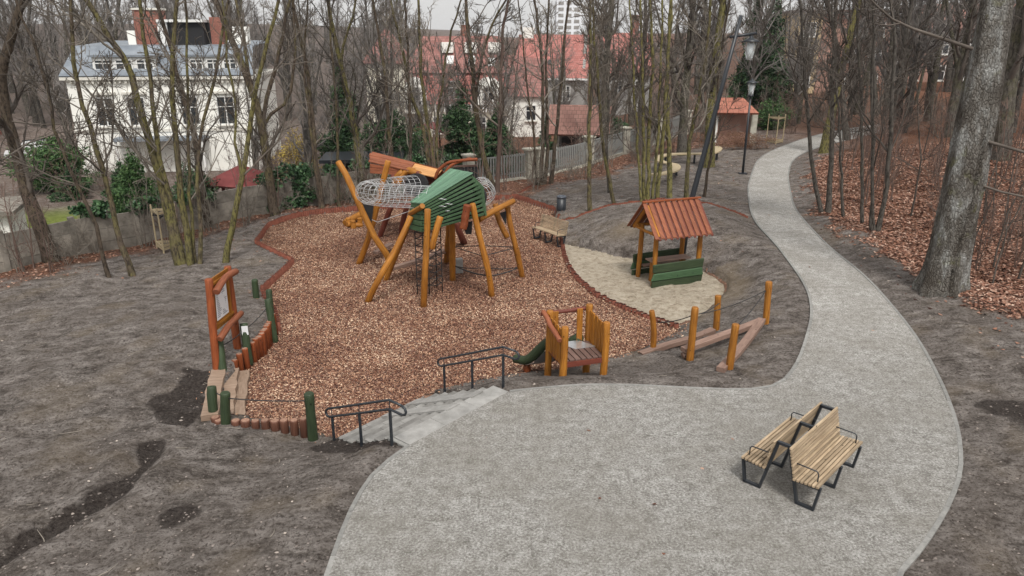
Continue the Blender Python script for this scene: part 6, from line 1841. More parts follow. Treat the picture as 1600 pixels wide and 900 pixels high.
shrub('fir_tree', (-10.4, 46.5), (2.3, 2.2, 7.4), 8000, 0.28, M['yew'], 6, 'tall dark conifer behind the brown tree and ivy hedge', 'fir', conical=True)
shrub('fir_tree', (-7.0, 45.0), (2.4, 2.0, 4.2), 6000, 0.26, M['yew'], 7, 'broad dark evergreen left of red canopy roof', 'fir')
shrub('yew_shrub', (-5.9, 48.0), (1.3, 1.3, 3.4), 3200, 0.24, M['fir'], 8, 'mid green evergreen below the cream house balcony', 'evergreen')
shrub('fir_tree', (-3.2, 47.5), (3.1, 2.6, 5.6), 9000, 0.28, M['yew'], 9, 'big dark spruce before right wing of cream house', 'fir', conical=True)
shrub('fir_tree', (-0.9, 49.0), (2.2, 2.0, 4.4), 5500, 0.28, M['yew'], 10, 'dark spruce touching the big spruce on its right', 'fir', conical=True)
shrub('yew_shrub', (3.0, 66.0), (0.9, 0.9, 3.2), 1800, 0.25, M['yew'], 11, 'small round topped cypress before the grey house', 'evergreen', conical=True)
shrub('yew_shrub', (7.7, 57.5), (2.0, 1.6, 2.2), 4200, 0.25, M['yew'], 12, 'rounded dark evergreen right of the tiled carport', 'evergreen')
shrub('hedge', (0.9, 48.2), (2.6, 0.7, 1.2), 3000, 0.2, M['yew'], 13, 'clipped dark green hedge behind the fence gate', 'hedge', stem=False)
shrub('forsythia_shrub', (-13.2, 45.5), (1.8, 1.5, 3.6), 2600, 0.16, M['forsythia'], 14, 'yellow flowering shrub between villa and dark conifer', 'shrub', up=0.6)
shrub('dry_hedge', (14.2, 47.2), (3.0, 0.9, 1.15), 5200, 0.085, M['dryleaf'], 15, 'brown leaved hedge in front of tiled shelter', 'hedge', stem=False)
shrub('fir_tree', (20.5, 66.0), (3.2, 3.0, 11.0), 9000, 0.4, M['yew'], 16, 'tall dark spruce beyond the straight lamp post', 'fir', conical=True, lobes=22)
shrub('fir_tree', (24.0, 72.0), (3.0, 3.0, 11.5), 8000, 0.42, M['yew'], 17, 'second tall spruce right of the straight lamp post', 'fir', conical=True, lobes=22)
shrub('laurel_shrub', (20.0, 58.0), (2.0, 1.6, 2.2), 2600, 0.24, M['fir'], 18, 'mid green shrub behind the far tree guard', 'shrub')
# ivy over the wall behind the mulch
iv = thing('ivy', (-8.6, 36.9, -1.1), 'dark green ivy draped over the wall behind the mulch', 'ivy')
rg = random.Random(9)
bl = []
for i in range(46):
    s = rg.uniform(0.0, 1.0)
    x = -12.3 + 9.0 * s; y = float(np.interp(x, [p[0] for p in WL], [p[1] for p in WL])) - 0.12
    bl.append((x, y, rg.uniform(-1.0, 0.72) if rg.random() < 0.7 else rg.uniform(0.3, 0.8), 0.5, 0.22, 0.32))
link_mesh('leaves', leaf_cloud('leaves', [(a + 8.6, b - 36.9, c + 1.1, d, e, f) for a, b, c, d, e, f in bl], 14000, 0.12, M['ivy'], 19, surf=0.3, wr=0.5), iv, (-8.6, 36.9, -1.1))
MB().tube([(-9.5, 36.2, -1.2), (-9.3, 36.35, -0.4), (-9.0, 36.6, 0.5)], [0.04, 0.03, 0.015], 6).build('stem', M['bark_brown'], iv)
iv2 = thing('ivy', (-15.4, 31.0, 0.2), 'ivy tufts on top of wall before the red gazebo', 'ivy')
bl = [(rg.uniform(-1.6, 2.4), 0, 0, 0.35, 0.25, 0.2) for i in range(14)]
bl = [(dx, float(np.interp(-15.4 + dx, [p[0] for p in WL], [p[1] for p in WL])) - 31.0, rg.uniform(-0.1, 0.3), c, d, e) for dx, _, _, c, d, e in bl]
link_mesh('leaves', leaf_cloud('leaves', bl, 2600, 0.14, M['ivy'], 20, surf=0.3, wr=0.5), iv2, (-15.4, 31.0, 0.2))
MB().tube([(-15.0, 30.35, -1.2), (-14.9, 30.4, -0.4), (-14.8, 30.5, 0.3)], [0.03, 0.025, 0.012], 6).build('stem', M['bark_brown'], iv2)



# ------------------------------------------------------------------ houses
M['cream'] = speckle('cream_render', (0.56, 0.53, 0.43), (0.70, 0.67, 0.57), 0.6, 0.9, 0.1, 0.01)
M['whiter'] = speckle('white_render', (0.74, 0.735, 0.69), (0.84, 0.83, 0.78), 0.5, 0.9, 0.1, 0.01)
M['greyr'] = speckle('grey_render', (0.22, 0.215, 0.205), (0.34, 0.33, 0.315), 0.6, 0.9, 0.1, 0.01)
M['pinkr'] = speckle('pink_render', (0.30, 0.17, 0.135), (0.4, 0.25, 0.2), 0.6, 0.9, 0.1, 0.01)
M['yellr'] = speckle('yellow_render', (0.42, 0.32, 0.19), (0.52, 0.41, 0.26), 0.6, 0.9, 0.1, 0.01)
M['brickr'] = tiles('red_brick', (0.26, 0.10, 0.075), (0.33, 0.14, 0.1), 9, 4)
M['slate'] = speckle('slate_blue_roof', (0.135, 0.155, 0.18), (0.24, 0.265, 0.295), 0.9, 0.6, 0.2, 0.01)
M['redtile'] = tiles('red_tile', (0.33, 0.115, 0.095), (0.42, 0.17, 0.145), 3.0, 4.0)
M['redtile2'] = tiles('faded_red_tile', (0.235, 0.098, 0.083), (0.31, 0.145, 0.125), 3.0, 4.0)
M['browntile'] = tiles('brown_tile', (0.24, 0.115, 0.09), (0.33, 0.175, 0.14), 2.6, 3.0)
M['orangetile'] = tiles('orange_tile', (0.33, 0.115, 0.075), (0.41, 0.16, 0.105), 2.6, 3.0)
M['felt'] = speckle('red_felt', (0.13, 0.03, 0.03), (0.19, 0.05, 0.047), 3, 0.85, 0.1)
M['wframe'] = plain('white_frame', (0.75, 0.75, 0.73), 0.5)
M['pane'] = plain('window_pane', (0.03, 0.035, 0.04), 0.08, 0.0, 0.8)
M['stonetrim'] = speckle('pale_trim', (0.55, 0.53, 0.48), (0.68, 0.66, 0.6), 2)
M['tower'] = speckle('haze_pale_block', (0.66, 0.69, 0.73), (0.76, 0.79, 0.82), 0.05, 0.9, 0)  # distance haze put into the wall colour by paling it

class House:
    """local frame: x along the front, y away from the viewer, z up"""
    def __init__(self, name, origin, rz, label, cat='house'):
        self.o = V_(origin); self.rz = R(rz)
        self.t = thing(name, tuple(origin), label, cat)
        self.c, self.s = math.cos(self.rz), math.sin(self.rz)
    def p(self, x, y, z):
        return V_((self.o.x + x * self.c - y * self.s, self.o.y + x * self.s + y * self.c, self.o.z + z))
    def block(self, name, x0, x1, y0, y1, z0, z1, mat, parent=None):
        c = [self.p(x, y, z) for z in (z0, z1) for x, y in ((x0, y0), (x1, y0), (x1, y1), (x0, y1))]
        return MB().quadbox(c).build(name, mat, parent or self.t)
    def poly(self, name, pts, th, mat, parent=None):
        return MB().prism([self.p(*q) for q in pts], th).build(name, mat, parent or self.t)
    def window(self, x, z, w, h, y=0.0, bars=1, frame=None, side=0, sill=True):
        """on the front wall (y = y) or, with side = 1, on the left end wall (x = x)"""
        fm = frame or M['wframe']
        def q(u, v, d):
            return self.p(x + u, y - d, z + v) if not side else self.p(x - d, y - u, z + v)
        def bar(mb, u0, u1, v0, v1, d0, d1):
            mb.quadbox([q(u, v, d) for v in (v0, v1) for u, d in ((u0, d1), (u1, d1), (u1, d0), (u0, d0))])
        mb = MB(); bar(mb, -w / 2, w / 2, 0, h, 0.0, 0.03)
        wd = mb.build('window', M['pane'], self.t)
        mb = MB(); f = 0.09
        bar(mb, -w / 2 - f, -w / 2, -f, h + f, 0.0, 0.1); bar(mb, w / 2, w / 2 + f, -f, h + f, 0.0, 0.1)
        bar(mb, -w / 2, w / 2, h, h + f, 0.0, 0.1); bar(mb, -w / 2, w / 2, -f, 0, 0.0, 0.1)
        for b in range(bars):
            u = -w / 2 + w * (b + 1) / (bars + 1)
            bar(mb, u - 0.04, u + 0.04, 0, h, 0.03, 0.07)
        bar(mb, -w / 2, w / 2, h * 0.62, h * 0.62 + 0.07, 0.03, 0.065)
        mb.build('frame', fm, wd)
        if sill:
            mb = MB(); bar(mb, -w / 2 - 0.18, w / 2 + 0.18, -f - 0.1, -f, 0.0, 0.22)
            mb.build('sill', M['stonetrim'], wd)
        return wd
    def gable(self, x0, x1, y0, y1, z0, zr, mat, over=0.4, ends=None, th=0.14):
        ym = (y0 + y1) / 2
        k = (zr - z0) / (ym - y0)
        r = self.poly('roof', [(x0 - over, y0 - over, z0 - over * k), (x1 + over, y0 - over, z0 - over * k), (x1 + over, ym, zr), (x0 - over, ym, zr)], th, mat)
        self.poly('roof', [(x0 - over, ym, zr), (x1 + over, ym, zr), (x1 + over, y1 + over, z0 - over * k), (x0 - over, y1 + over, z0 - over * k)], th, mat)
        if ends:
            for x in (x0, x1 - 0.2):
                self.poly('gable_wall', [(x, y0, z0), (x, ym, zr - 0.02), (x, y1, z0)], 0.2, ends)
        return r
    def hip(self, x0, x1, y0, y1, z0, zr, mat, inset, over=0.4, th=0.12):
        a, b, c, d = (x0 - over, y0 - over, z0), (x1 + over, y0 - over, z0), (x1 + over, y1 + over, z0), (x0 - over, y1 + over, z0)
        ym = (y0 + y1) / 2
        e, f = (x0 + inset, ym, zr), (x1 - inset, ym, zr)
        if inset * 2 >= (x1 - x0) - 0.05:
            m = ((x0 + x1) / 2, ym, zr)
            for tri in ((a, b, m), (b, c, m), (c, d, m), (d, a, m)):
                r = self.poly('roof', list(tri), th, mat)
        else:
            for q in ((a, b, f, e), (b, c, f), (c, d, e, f), (d, a, e)):
                r = self.poly('roof', list(q), th, mat)
        return r

# white villa at the left
vl = House('white_villa', (-32.6, 56.0, -3.2), 8.0, 'white villa with slate blue mansard roof and brick chimney at left')
vl.block('wall', 0, 13, 0, 11, 0, 7.0, M['whiter'])
for k in range(33):
    vl.block('bracket', 0.3 + k * 0.38, 0.46 + k * 0.38, -0.22, -0.002, 6.62, 6.86, M['stonetrim'])
vl.block('cornice', -0.3, 13.3, -0.32, 11.3, 6.87, 7.08, M['stonetrim'])
rf = vl.poly('roof', [(-0.3, -0.3, 7.09), (13.3, -0.3, 7.09), (13.0, 2.6, 9.1), (0.0, 2.6, 9.1)], 0.1, M['slate'])
vl.poly('roof', [(0.0, 2.6, 9.1), (13.0, 2.6, 9.1), (13.0, 11, 9.4), (0.0, 11, 9.4)], 0.1, M['slate'])
vl.poly('side_gable', [(0, 0, 7.06), (0, 11, 7.06), (0, 11, 9.38), (0, 2.6, 9.05)], 0.15, M['whiter'])
for x0, x1, n in ((1.9, 6.3, 3), (8.6, 12.2, 3)):
    d = vl.block('dormer', x0, x1, 0.35, 3.6, 7.4, 8.45, M['wframe'])
    vl.block('dormer_roof', x0 - 0.2, x1 + 0.2, 0.1, 3.8, 8.46, 8.6, M['slate'], d)
    for k in range(n):
        w = (x1 - x0) / n
        vl.window(x0 + w * (k + 0.5), 7.6, w - 0.42, 0.62, 0.34, 1, M['wframe'], sill=False)
ch = vl.block('chimney', 3.9, 5.9, 4.5, 6.0, 8.8, 11.8, M['brickr'])
vl.block('chimney_cap', 3.8, 6.0, 4.4, 6.1, 11.81, 11.95, M['stonetrim'], ch)
vl.block('roof_loggia', 6.0, 9.2, 3.6, 7.4, 8.9, 10.9, M['black'])
vl.block('loggia_frame', 5.9, 6.6, 3.4, 3.59, 8.9, 11.0, M['wframe'])
vl.block('loggia_frame', 5.9, 9.3, 3.3, 7.5, 10.91, 11.1, M['wframe'])
vl.block('chimney', 9.5, 10.4, 4.6, 5.6, 8.9, 11.3, M['brickr'])
vl.block('chimney', 10.8, 12.3, 4.4, 5.6, 8.9, 10.6, M['whiter'])
vl.block('chimney', 3.3, 3.88, 4.4, 5.2, 8.8, 10.3, M['whiter'])
for x in (2.4, 4.6, 8.4, 11.0):
    w = vl.window(x, 3.6, 1.15, 1.95, 0, 1)
    vl.block('hood', x - 0.85, x + 0.85, -0.25, -0.002, 5.82, 5.98, M['stonetrim'], w)
vl.block('string_course', -0.06, 13.06, -0.07, -0.002, 3.05, 3.25, M['stonetrim'])
cpy = vl.block('porch_canopy', 3.0, 9.5, -1.6, -0.08, 2.55, 2.75, M['slate'])
for x in (3.2, 6.2, 9.3):
    vl.block('canopy_post', x - 0.07, x + 0.07, -1.5, -1.36, 0.0, 2.54, M['wframe'], cpy)
for y in (3.0, 7.0):
    vl.window(0.0, 3.6, 1.0, 1.7, y, 1, side=1)

# cream house with tower, mansard and balcony
ch2 = House('cream_house', (-14.7, 77.0, -3.9), -3.0, 'cream house with red mansard roof, pointed tower and curved balcony')
ch2.block('tower_wall', 0.2, 4.0, -0.6, 3.2, 0, 7.9, M['cream'])
ch2.hip(0.2, 4.0, -0.6, 3.2, 7.91, 11.2, M['redtile2'], 1.9, 0.3)
ch2.block('wall', 4.01, 14.0, 0, 9, 0, 4.0, M['cream'])
m1 = ch2.poly('mansard', [(3.9, -0.3, 4.0), (14.2, -0.3, 4.0), (14.0, 0.5, 6.9), (4.1, 0.5, 6.9)], 0.15, M['redtile'])
ch2.poly('roof', [(3.8, 0.2, 6.95), (14.3, 0.2, 6.95), (13.2, 4.8, 10.4), (5.2, 4.8, 10.4)], 0.12, M['redtile2'])
ch2.poly('roof', [(5.2, 4.8, 10.4), (13.2, 4.8, 10.4), (14.3, 9.3, 6.95), (3.8, 9.3, 6.95)], 0.12, M['redtile2'])
ch2.poly('roof', [(14.3, 0.2, 6.95), (14.3, 9.3, 6.95), (13.2, 4.8, 10.4)], 0.12, M['redtile2'])
for x, w in ((5.0, 2.3), (12.4, 3.0)):           # rounded white gables
    prof = [(x - w / 2, -0.5, 4.0)] + [(x + w / 2 * math.cos(a) * (1 if True else 0), -0.5, 5.0 + 1.7 * math.sin(a)) for a in np.linspace(PI, 0, 9)] + [(x + w / 2, -0.5, 4.0)]
    ch2.poly('curved_gable', prof, 0.25, M['whiter'])
    ch2.window(x, 4.4, 0.8, 1.3, -0.76, 1, sill=False)
ch2.window(8.9, 4.6, 1.0, 1.6, -0.2, 1, sill=False)
for x, z in ((8.4, 7.7), (10.6, 7.7), (12.6, 7.5)):
    ch2.poly('skylight', [(x - 0.35, 1.0, z), (x + 0.35, 1.0, z), (x + 0.35, 1.9, z + 0.75), (x - 0.35, 1.9, z + 0.75)], 0.25, M['wframe'])
for x in (8.0, 10.4, 12.8):
    d = ch2.block('roof_dormer', x - 0.6, x + 0.6, 2.2, 4.6, 8.9, 9.9, M['whiter'])
ch2.block('chimney', 9.1, 10.0, 5.0, 5.9, 10.0, 11.6, M['brickr'])
bal = ch2.block('balcony', 3.9, 6.6, -1.4, -0.02, 3.2, 3.5, M['stonetrim'])
for k in range(10):
    ch2.block('baluster', 3.95 + k * 0.29, 4.03 + k * 0.29, -1.38, -1.3, 3.51, 4.3, M['anth'], bal)
ch2.block('balcony_rail', 3.9, 6.65, -1.4, -1.28, 4.31, 4.4, M['anth'], bal)
for k in range(22):
    ch2.block('baluster', 7.0 + k * 0.3, 7.12 + k * 0.3, -0.5, -0.36, 3.3, 4.1, M['wframe'])
for x in (5.0, 7.2, 9.4, 11.6, 13.2):
    ch2.window(x, 1.2, 0.85, 1.5, 0, 1)
for z in (1.0, 3.6, 6.0):
    ch2.window(2.1, z, 0.7, 1.2, -0.6, 1)
ch2.block('annexe_wall', 14.01, 18.0, 1.0, 8.0, 0, 4.6, M['whiter'])
ch2.poly('annexe_roof', [(13.9, 0.7, 4.65), (18.3, 0.7, 4.65), (18.1, 3.6, 8.2), (13.9, 3.6, 8.6)], 0.12, M['redtile2'])
ch2.window(16.6, 2.4, 0.9, 1.4, 1.0, 1)

# grey house with red roof
gh = House('grey_house', (0.5, 86.0, -3.8), -8.0, 'grey rendered house with bright red tiled roof and curved gable')
gh.block('wall', 0, 7.6, 0, 9.5, 0, 6.2, M['greyr'])
gh.gable(0, 7.6, 0, 9.5, 6.2, 10.4, M['redtile'], 0.35, M['greyr'])
gh.block('gutter', -0.4, 8.0, -0.5, -0.36, 5.75, 5.95, M['wframe'])
for x in (1.4, 2.6, 5.6):
    gh.window(x, 3.6, 0.75, 1.45, 0, 1)
    gh.window(x, 0.9, 0.75, 1.4, 0, 1)
for x in (2.2, 3.6, 5.0):
    gh.poly('roof_vent', [(x - 0.18, 1.1, 7.3), (x + 0.18, 1.1, 7.3), (x + 0.18, 1.5, 7.75), (x - 0.18, 1.5, 7.75)], 0.2, M['anth'])
gh.poly('curved_gable', [(7.62, 0, 6.2), (7.62, 1.2, 7.6), (7.62, 2.2, 8.2), (7.62, 3.2, 9.8), (7.62, 4.75, 11.0), (7.62, 6.3, 9.8), (7.62, 7.3, 8.2), (7.62, 9.5, 6.2)], 0.3, M['greyr'])
gh.block('chimney', 0.2, 1.4, 4.2, 5.2, 9.8, 11.3, M['whiter'])
g2 = House('red_roof_house', (12.0, 95.0, -3.0), 4.0, 'second red roofed house half hidden right of the grey house')
g2.block('wall', 0, 5.2, 0, 8, 0, 5.2, M['greyr'])
g2.gable(0, 5.2, 0, 8, 5.2, 9.8, M['redtile'], 0.3, M['greyr'])
for x in (1.2, 3.8):
    g2.window(x, 2.8, 0.9, 1.4, 0, 1)
g2.block('chimney', 3.6, 4.5, 4.5, 5.4, 8.8, 12.0, M['brickr'])

# carport, roofed shelter, gazebo, dark pavilion, shed, red canopy
cp = House('carport', (2.9, 53.4, -2.0), -10, 'small carport with weathered brown tiled roof behind picket fence', 'carport')
for x, y in ((0.2, 0.2), (3.4, 0.2), (0.2, 3.4), (3.4, 3.4)):
    cp.block('post', x - 0.1, x + 0.1, y - 0.1, y + 0.1, 0, 2.3, M['wframe'])
cp.block('beam', -0.1, 3.7, 0.0, 0.14, 2.0, 2.35, M['wframe'])
cp.gable(-0.1, 3.7, 0.0, 3.6, 2.36, 3.9, M['browntile'], 0.35, M['deck'])
cp.block('back_wall', 0.1, 3.5, 3.3, 3.5, 0, 2.2, M['anth'])
sh = House('tiled_shelter', (13.6, 49.8, -0.3), -4, 'small brick shelter with red tiled roof beyond the lamps', 'shelter')
sh.block('wall', 0.1, 2.3, 0.6, 0.85, 0, 2.2, M['pinkr'])
sh.block('pillar', 2.2, 2.6, 0.1, 0.5, 0, 2.2, M['pillar'])
sh.block('pillar', -0.3, 0.05, 0.1, 0.5, 0, 2.0, M['whiter'])
sh.poly('roof', [(-0.3, -0.4, 2.2), (2.5, -0.4, 2.2), (1.7, 0.9, 3.05), (-0.3, 0.9, 3.05)], 0.14, M['orangetile'])
sh.poly('roof', [(-0.3, 0.9, 3.05), (1.7, 0.9, 3.05), (2.5, 2.2, 2.2), (-0.3, 2.2, 2.2)], 0.14, M['orangetile'])
gz = House('gazebo', (-15.25, 37.0, -2.1), -20, 'dark red wooden gazebo with pyramid roof behind the wall', 'gazebo')
gz.block('base_wall', 0, 2.2, 0, 2.2, 0, 0.9, M['felt'])
for x in (0.06, 0.75, 1.45, 2.14):
    for y in (0.06, 2.14):
        gz.block('post', x - 0.06, x + 0.06, y - 0.06, y + 0.06, 0.91, 1.75, M['felt'])
gz.block('dark_back', 0.2, 2.0, 1.8, 1.9, 0.91, 1.74, M['black'])
gz.hip(0, 2.2, 0, 2.2, 1.76, 2.6, M['felt'], 1.1, 0.3)
dp = House('garden_pavilion', (-10.4, 41.2, -2.0), 6, 'black flat roofed garden pavilion behind the ivy hedge', 'pavilion')
for x in (0.1, 1.9, 3.9):
    dp.block('post', x - 0.07, x + 0.07, 0.1, 0.24, 0, 2.1, M['black'])
dp.block('back_wall', 0, 4, 2.4, 2.5, 0, 2.1, M['black'])
dp.block('roof', -0.3, 4.3, -0.3, 2.8, 2.11, 2.3, M['anth'])
sd_ = House('garden_shed', (-27.3, 31.6, -2.5), 20, 'low grey roofed garden shed at the left edge behind wall', 'shed')
sd_.block('wall', 0, 4.4, 0, 3, 0, 1.6, M['whiter'])
sd_.block('roof', -0.4, 4.8, -0.4, 3.4, 1.61, 1.8, M['wallconc'])
cn = House('red_canopy', (-8.1, 55.0, -2.3), 0, 'small red gabled canopy roof before the cream house', 'canopy')
for x in (0.2, 3.6):
    cn.block('post', x - 0.08, x + 0.08, 0.1, 0.26, 0, 1.9, M['wframe'])
    cn.block('post', x - 0.08, x + 0.08, 2.3, 2.46, 0, 1.9, M['wframe'])
cn.poly('roof', [(-0.3, -0.3, 1.85), (1.9, -0.3, 2.75), (1.9, 2.8, 2.75), (-0.3, 2.8, 1.85)], 0.08, M['felt'])
cn.poly('roof', [(1.9, -0.3, 2.75), (4.1, -0.3, 1.85), (4.1, 2.8, 1.85), (1.9, 2.8, 2.75)], 0.08, M['felt'])

# houses at the edges and the blocks of flats
bh = House('brick_house', (-57.0, 70.0, -3.8), 6, 'brick house with orange roof at the far left edge')
bh.block('wall', 0, 6.0, 0, 7, 0, 7.2, M['brickr'])
bh.gable(0, 6.0, 0, 7, 7.2, 10.2, M['orangetile'], 0.4, M['brickr'])
for x in (3.6, 5.0):
    for z in (1.0, 4.4):
        bh.window(x, z, 0.9, 1.5, 0, 1)
fl = House('apartment_house', (30.5, 84.0, 0.6), -6, 'yellow and pink apartment house behind trees at right', 'building')
fl.block('wall', 0, 2.6, 0, 8, 0, 8.4, M['yellr'])
fl.block('wall', 2.61, 13, 0.4, 8, 0, 8.2, M['pinkr'])
fl.block('roof', -0.3, 13.3, -0.3, 8.3, 8.41, 8.6, M['deck'])
for x in (1.4,):
    for z in (0.8, 3.4, 6.0):
        fl.window(x, z, 1.1, 1.3, 0, 1)
for x in (6.4, 8.6, 10.8):
    for z in (0.8, 3.4, 6.0):
        fl.window(x, z, 1.1, 1.3, 0.4, 1)
f2 = House('pink_house', (42.0, 84.0, 1.2), -10, 'long pink rendered house glimpsed through the right hand wood', 'building')
f2.block('wall', 0, 22, 0, 8, 0, 6.0, M['pinkr'])
f2.hip(0, 22, 0, 8, 6.01, 8.6, M['browntile'], 3.0)
for k in range(8):
    for z in (0.9, 3.6):
        f2.window(1.6 + k * 2.6, z, 1.1, 1.4, 0, 1)
def tower(name, x, y, w, h, label, floors):
    b = House(name, (x, y, -4.0), 0, label, 'tower block')
    b.block('wall', 0, w, 0, 14, 0, h, M['tower'])
    for f in range(floors):
        z = h * (f + 0.35) / floors
        for q in range(3):
            b.block('window', w * (0.08 + 0.31 * q), w * (0.08 + 0.31 * q) + w * 0.2, -0.25, -0.01, z, z + h / floors * 0.5, M['greyr'])
    b.block('roof_hut', w * 0.3, w * 0.6, 4, 9, h + 0.01, h + 2.2, M['tower'])
tower('tower_block', 22.5, 400, 13, 26, 'haze paled tower block on the skyline above the grey house', 9)
# parked car by the drive at the far left
car = House('parked_car', (-41.0, 60.0, -2.8), 30, 'white car parked at the far left beyond the conifer', 'car')
prof = [(0, 0.35), (0.1, 0.75), (0.9, 0.9), (1.5, 1.4), (3.0, 1.42), (3.8, 0.95), (4.2, 0.8), (4.25, 0.35)]
car.poly('body', [(x, 0, z) for x, z in prof], -1.7, plain('white_paint', (0.72, 0.73, 0.74), 0.25))
for s in (-0.02, 1.7):
    car.block('side_glass', 1.3, 3.2, s, s + 0.02, 0.95, 1.3, M['pane'])
for x in (0.8, 3.4):
    for y in (0.1, 1.6):
        p = car.p(x, y, 0.32)
        w = MB().tube([p + V_((0.05, -0.1, 0)), p + V_((-0.05, 0.1, 0))], 0.32, 14).build('wheel', M['black'], car.t)

# ------------------------------------------------------------------ the farther wood: a few tree patterns, every tree placed singly
def far_tree(seed, h, spread, thick, dens):
    r = np.random.default_rng(seed)
    stems = []
    nst = 1 if seed % 2 else 2
    for s in range(nst):
        d = np.array([r.normal(0, 0.06), r.normal(0, 0.06), 1.0]); p = [np.array([0.2 * s, 0, -0.3])]
        for q in range(9):
            d = d + r.normal(0, 0.05, 3); d /= np.linalg.norm(d); p.append(p[-1] + d * h / 9)
        stems.append(p)
    P = np.array(stems); Rr = thick * np.linspace(1, 0.18, 10)[None] * np.ones((nst, 1))
    A, AR = grow(P, Rr, dens, 0.22, spread, (0.5, 1.0), 7, r, up=0.8, kink=0.15, rfac=0.45)
    AR = np.maximum(AR, 0.02)
    B, BR = grow(A, AR, 8, 0.15, 0.42, (0.5, 1.0), 5, r, up=0.4, kink=0.2, rfac=0.55)
    BR = np.maximum(BR, 0.014)
    C, CR = grow(B, BR, 5, 0.15, 0.5, (0.4, 1.0), 4, r, up=0.2, kink=0.25, rfac=0.7)
    return P, Rr, tubes(P, Rr, 7), merge([tubes(A, AR, 5), tubes(B, BR, 3), tubes(C, np.clip(CR, 0.009, 0.014), 3)])
kinds = []
for i, (h, sp_, th_, de) in enumerate(((14, 0.28, 0.22, 16), (16, 0.24, 0.26, 18), (12, 0.32, 0.18, 14), (15, 0.26, 0.16, 14), (17, 0.3, 0.3, 20))):
    P, Rr, (v1, f1), (v2, f2_) = far_tree(300 + i, h, sp_, th_, de)
    kinds.append((np_mesh('trunk', v1, f1, M['bark_grey']), np_mesh('crown', v2, f2_, M['far_twig'])))
def put_tree(k, x, y, sc, rz, label, group):
    z = Hs(x, y)
    t = thing('background_tree', (x, y, z), label, 'tree', group)
    t.rotation_euler = (0, 0, rz); t.scale = (sc, sc, sc)
    for nm, me in zip(('trunk', 'crown'), kinds[k]):
        o = bpy.data.objects.new(nm, me); COL.objects.link(o); o.parent = t
rt = random.Random(77)
def clear(x, y):
    for hx, hy, hw, hd in ((-33, 55, 14, 14), (-15, 75, 19, 11), (0, 84, 9, 12), (10, 94, 13, 10), (-57.5, 69, 7, 9), (30, 82, 14, 11), (41, 80, 24, 13), (2.5, 52, 5, 6), (13, 48.5, 4, 5)):
        if hx - 1.5 < x < hx + hw + 1 and hy - 1.5 < y < hy + hd + 1:
            return False
    return True
def wood_of(n, xr, yr, label, group, keep=lambda x, y: True, smin=0.8, smax=1.15):
    c = 0; tries = 0
    while c < n and tries < 4000:
        tries += 1
        x = rt.uniform(*xr); y = rt.uniform(*yr)
        if not clear(x, y) or not keep(x, y) or bool(inside(PATH, np.array([x]), np.array([y]))[0]):
            continue
        put_tree(rt.randrange(5), x, y, rt.uniform(smin, smax), rt.uniform(0, 6.3), label, group)
        c += 1
vis = lambda x, y: abs(x) < 0.78 * y + 6
wood_of(60, (-95, -14), (86, 140), 'bare tree on the wooded slope behind the villa', 'trees on the slope behind the villa', vis)
wood_of(10, (-58, -34), (62, 88), 'bare tree beside the drive at the far left', 'trees by the drive at far left', vis)
wood_of(9, (-24, 12), (102, 150), 'bare tree far behind the red roofed houses', 'trees behind the red roofed houses', vis, 0.5, 0.72)
wood_of(13, (-16, 0), (54, 72), 'bare garden tree in front of the cream house', 'garden trees before the cream house', vis, 0.5, 0.7)
wood_of(5, (1, 12), (60, 80), 'bare garden tree in front of the grey house', 'garden trees before the grey house', vis, 0.5, 0.75)
wood_of(16, (13, 34), (58, 110), 'bare tree beyond the far end of the path', 'trees beyond the end of the path', vis)
wood_of(44, (22, 75), (40, 105), 'bare tree deep in the wood at the right', 'trees deep in the right hand wood', lambda x, y: vis(x, y) and x > 0.42 * y)
wood_of(26, (-100, 90), (155, 230), 'bare tree on the skyline beyond the houses', 'skyline trees', lambda x, y: vis(x, y) and not (-30 < x < 60), 0.8, 1.1)
wood_of(4, (-22, -10), (42, 54), 'bare garden tree between the wall and white villa', 'garden trees before the villa', lambda x, y: y > np.interp(x, [-30, -18.4, -11.4], [24, 31, 39.5]), 0.45, 0.7)
wood_of(9, (-9, 6), (44, 56), 'bare garden tree close behind the picket fence', 'garden trees behind the picket fence', lambda x, y: y > 46 + max(0, x) * 0.9, 0.45, 0.65)
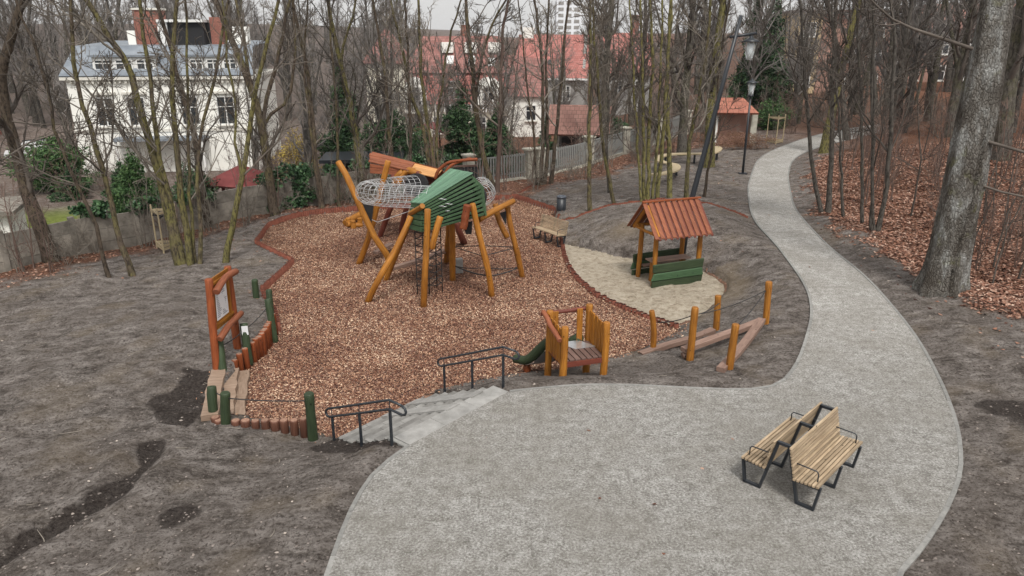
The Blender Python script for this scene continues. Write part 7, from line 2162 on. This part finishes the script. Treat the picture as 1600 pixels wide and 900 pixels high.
wood_of(8, (22, 32), (58, 78), 'bare tree in front of the yellow apartment house', 'trees before the apartment house', vis, 0.6, 0.9)
wood_of(14, (-95, -45), (46, 88), 'bare tree on open ground left of the brick house', 'trees left of the brick house', lambda x, y: abs(x) < 1.15 * y and x < -0.66 * y)
# low brushwood under the far trees
def brush(n, xr, yr, seed, label, group, keep):
    r2 = random.Random(seed); c = 0
    while c < n:
        x = r2.uniform(*xr); y = r2.uniform(*yr)
        if not clear(x, y) or not keep(x, y) or float(dist_line(PATH, np.array([x]), np.array([y]), True)[0]) < 1.2 or bool(inside(PATH, np.array([x]), np.array([y]))[0]):
            continue
        plant(r2.choice([1, 2, 5, 4]), x, y, r2.uniform(0.9, 1.5), r2.uniform(0, 6.3), 'brush_shrub', label, 'shrub', group); c += 1
brush(50, (14, 34), (46, 72), 5, 'leafless brushwood where the path vanishes into the wood', 'brushwood at the end of the path', lambda x, y: vis(x, y) and not (x < 19 and y < 52))
brush(70, (-32, 8), (36, 62), 6, 'leafless garden shrub behind the wall and fence', 'garden shrubs behind the boundary', lambda x, y: y > np.interp(x, [-30, -18.4, -11.4, -3, 4, 9], [20, 28.5, 37, 42.5, 47.5, 54]))

# ------------------------------------------------------------------ the air
hz = MB().box((0, 730, 10.5), (1900, 1660, 33.0)).build('haze', None)
hz.location = (0, 730, 10.5 - 16.5)
for v_ in hz.data.vertices:
    pass
hm = bpy.data.materials.new('haze_air')
hm.use_nodes = True
for n_ in list(hm.node_tree.nodes):
    hm.node_tree.nodes.remove(n_)
vo_ = hm.node_tree.nodes.new('ShaderNodeVolumePrincipled')
vo_.inputs['Color'].default_value = (0.93, 0.95, 1.0, 1)
vo_.inputs['Density'].default_value = 0.00014
vo_.inputs['Anisotropy'].default_value = 0.2
ou_ = hm.node_tree.nodes.new('ShaderNodeOutputMaterial')
hm.node_tree.links.new(vo_.outputs[0], ou_.inputs['Volume'])
hz.data.materials.append(hm)
props(hz, 'thin pale haze in the air between the trees and houses', 'haze', kind='stuff')
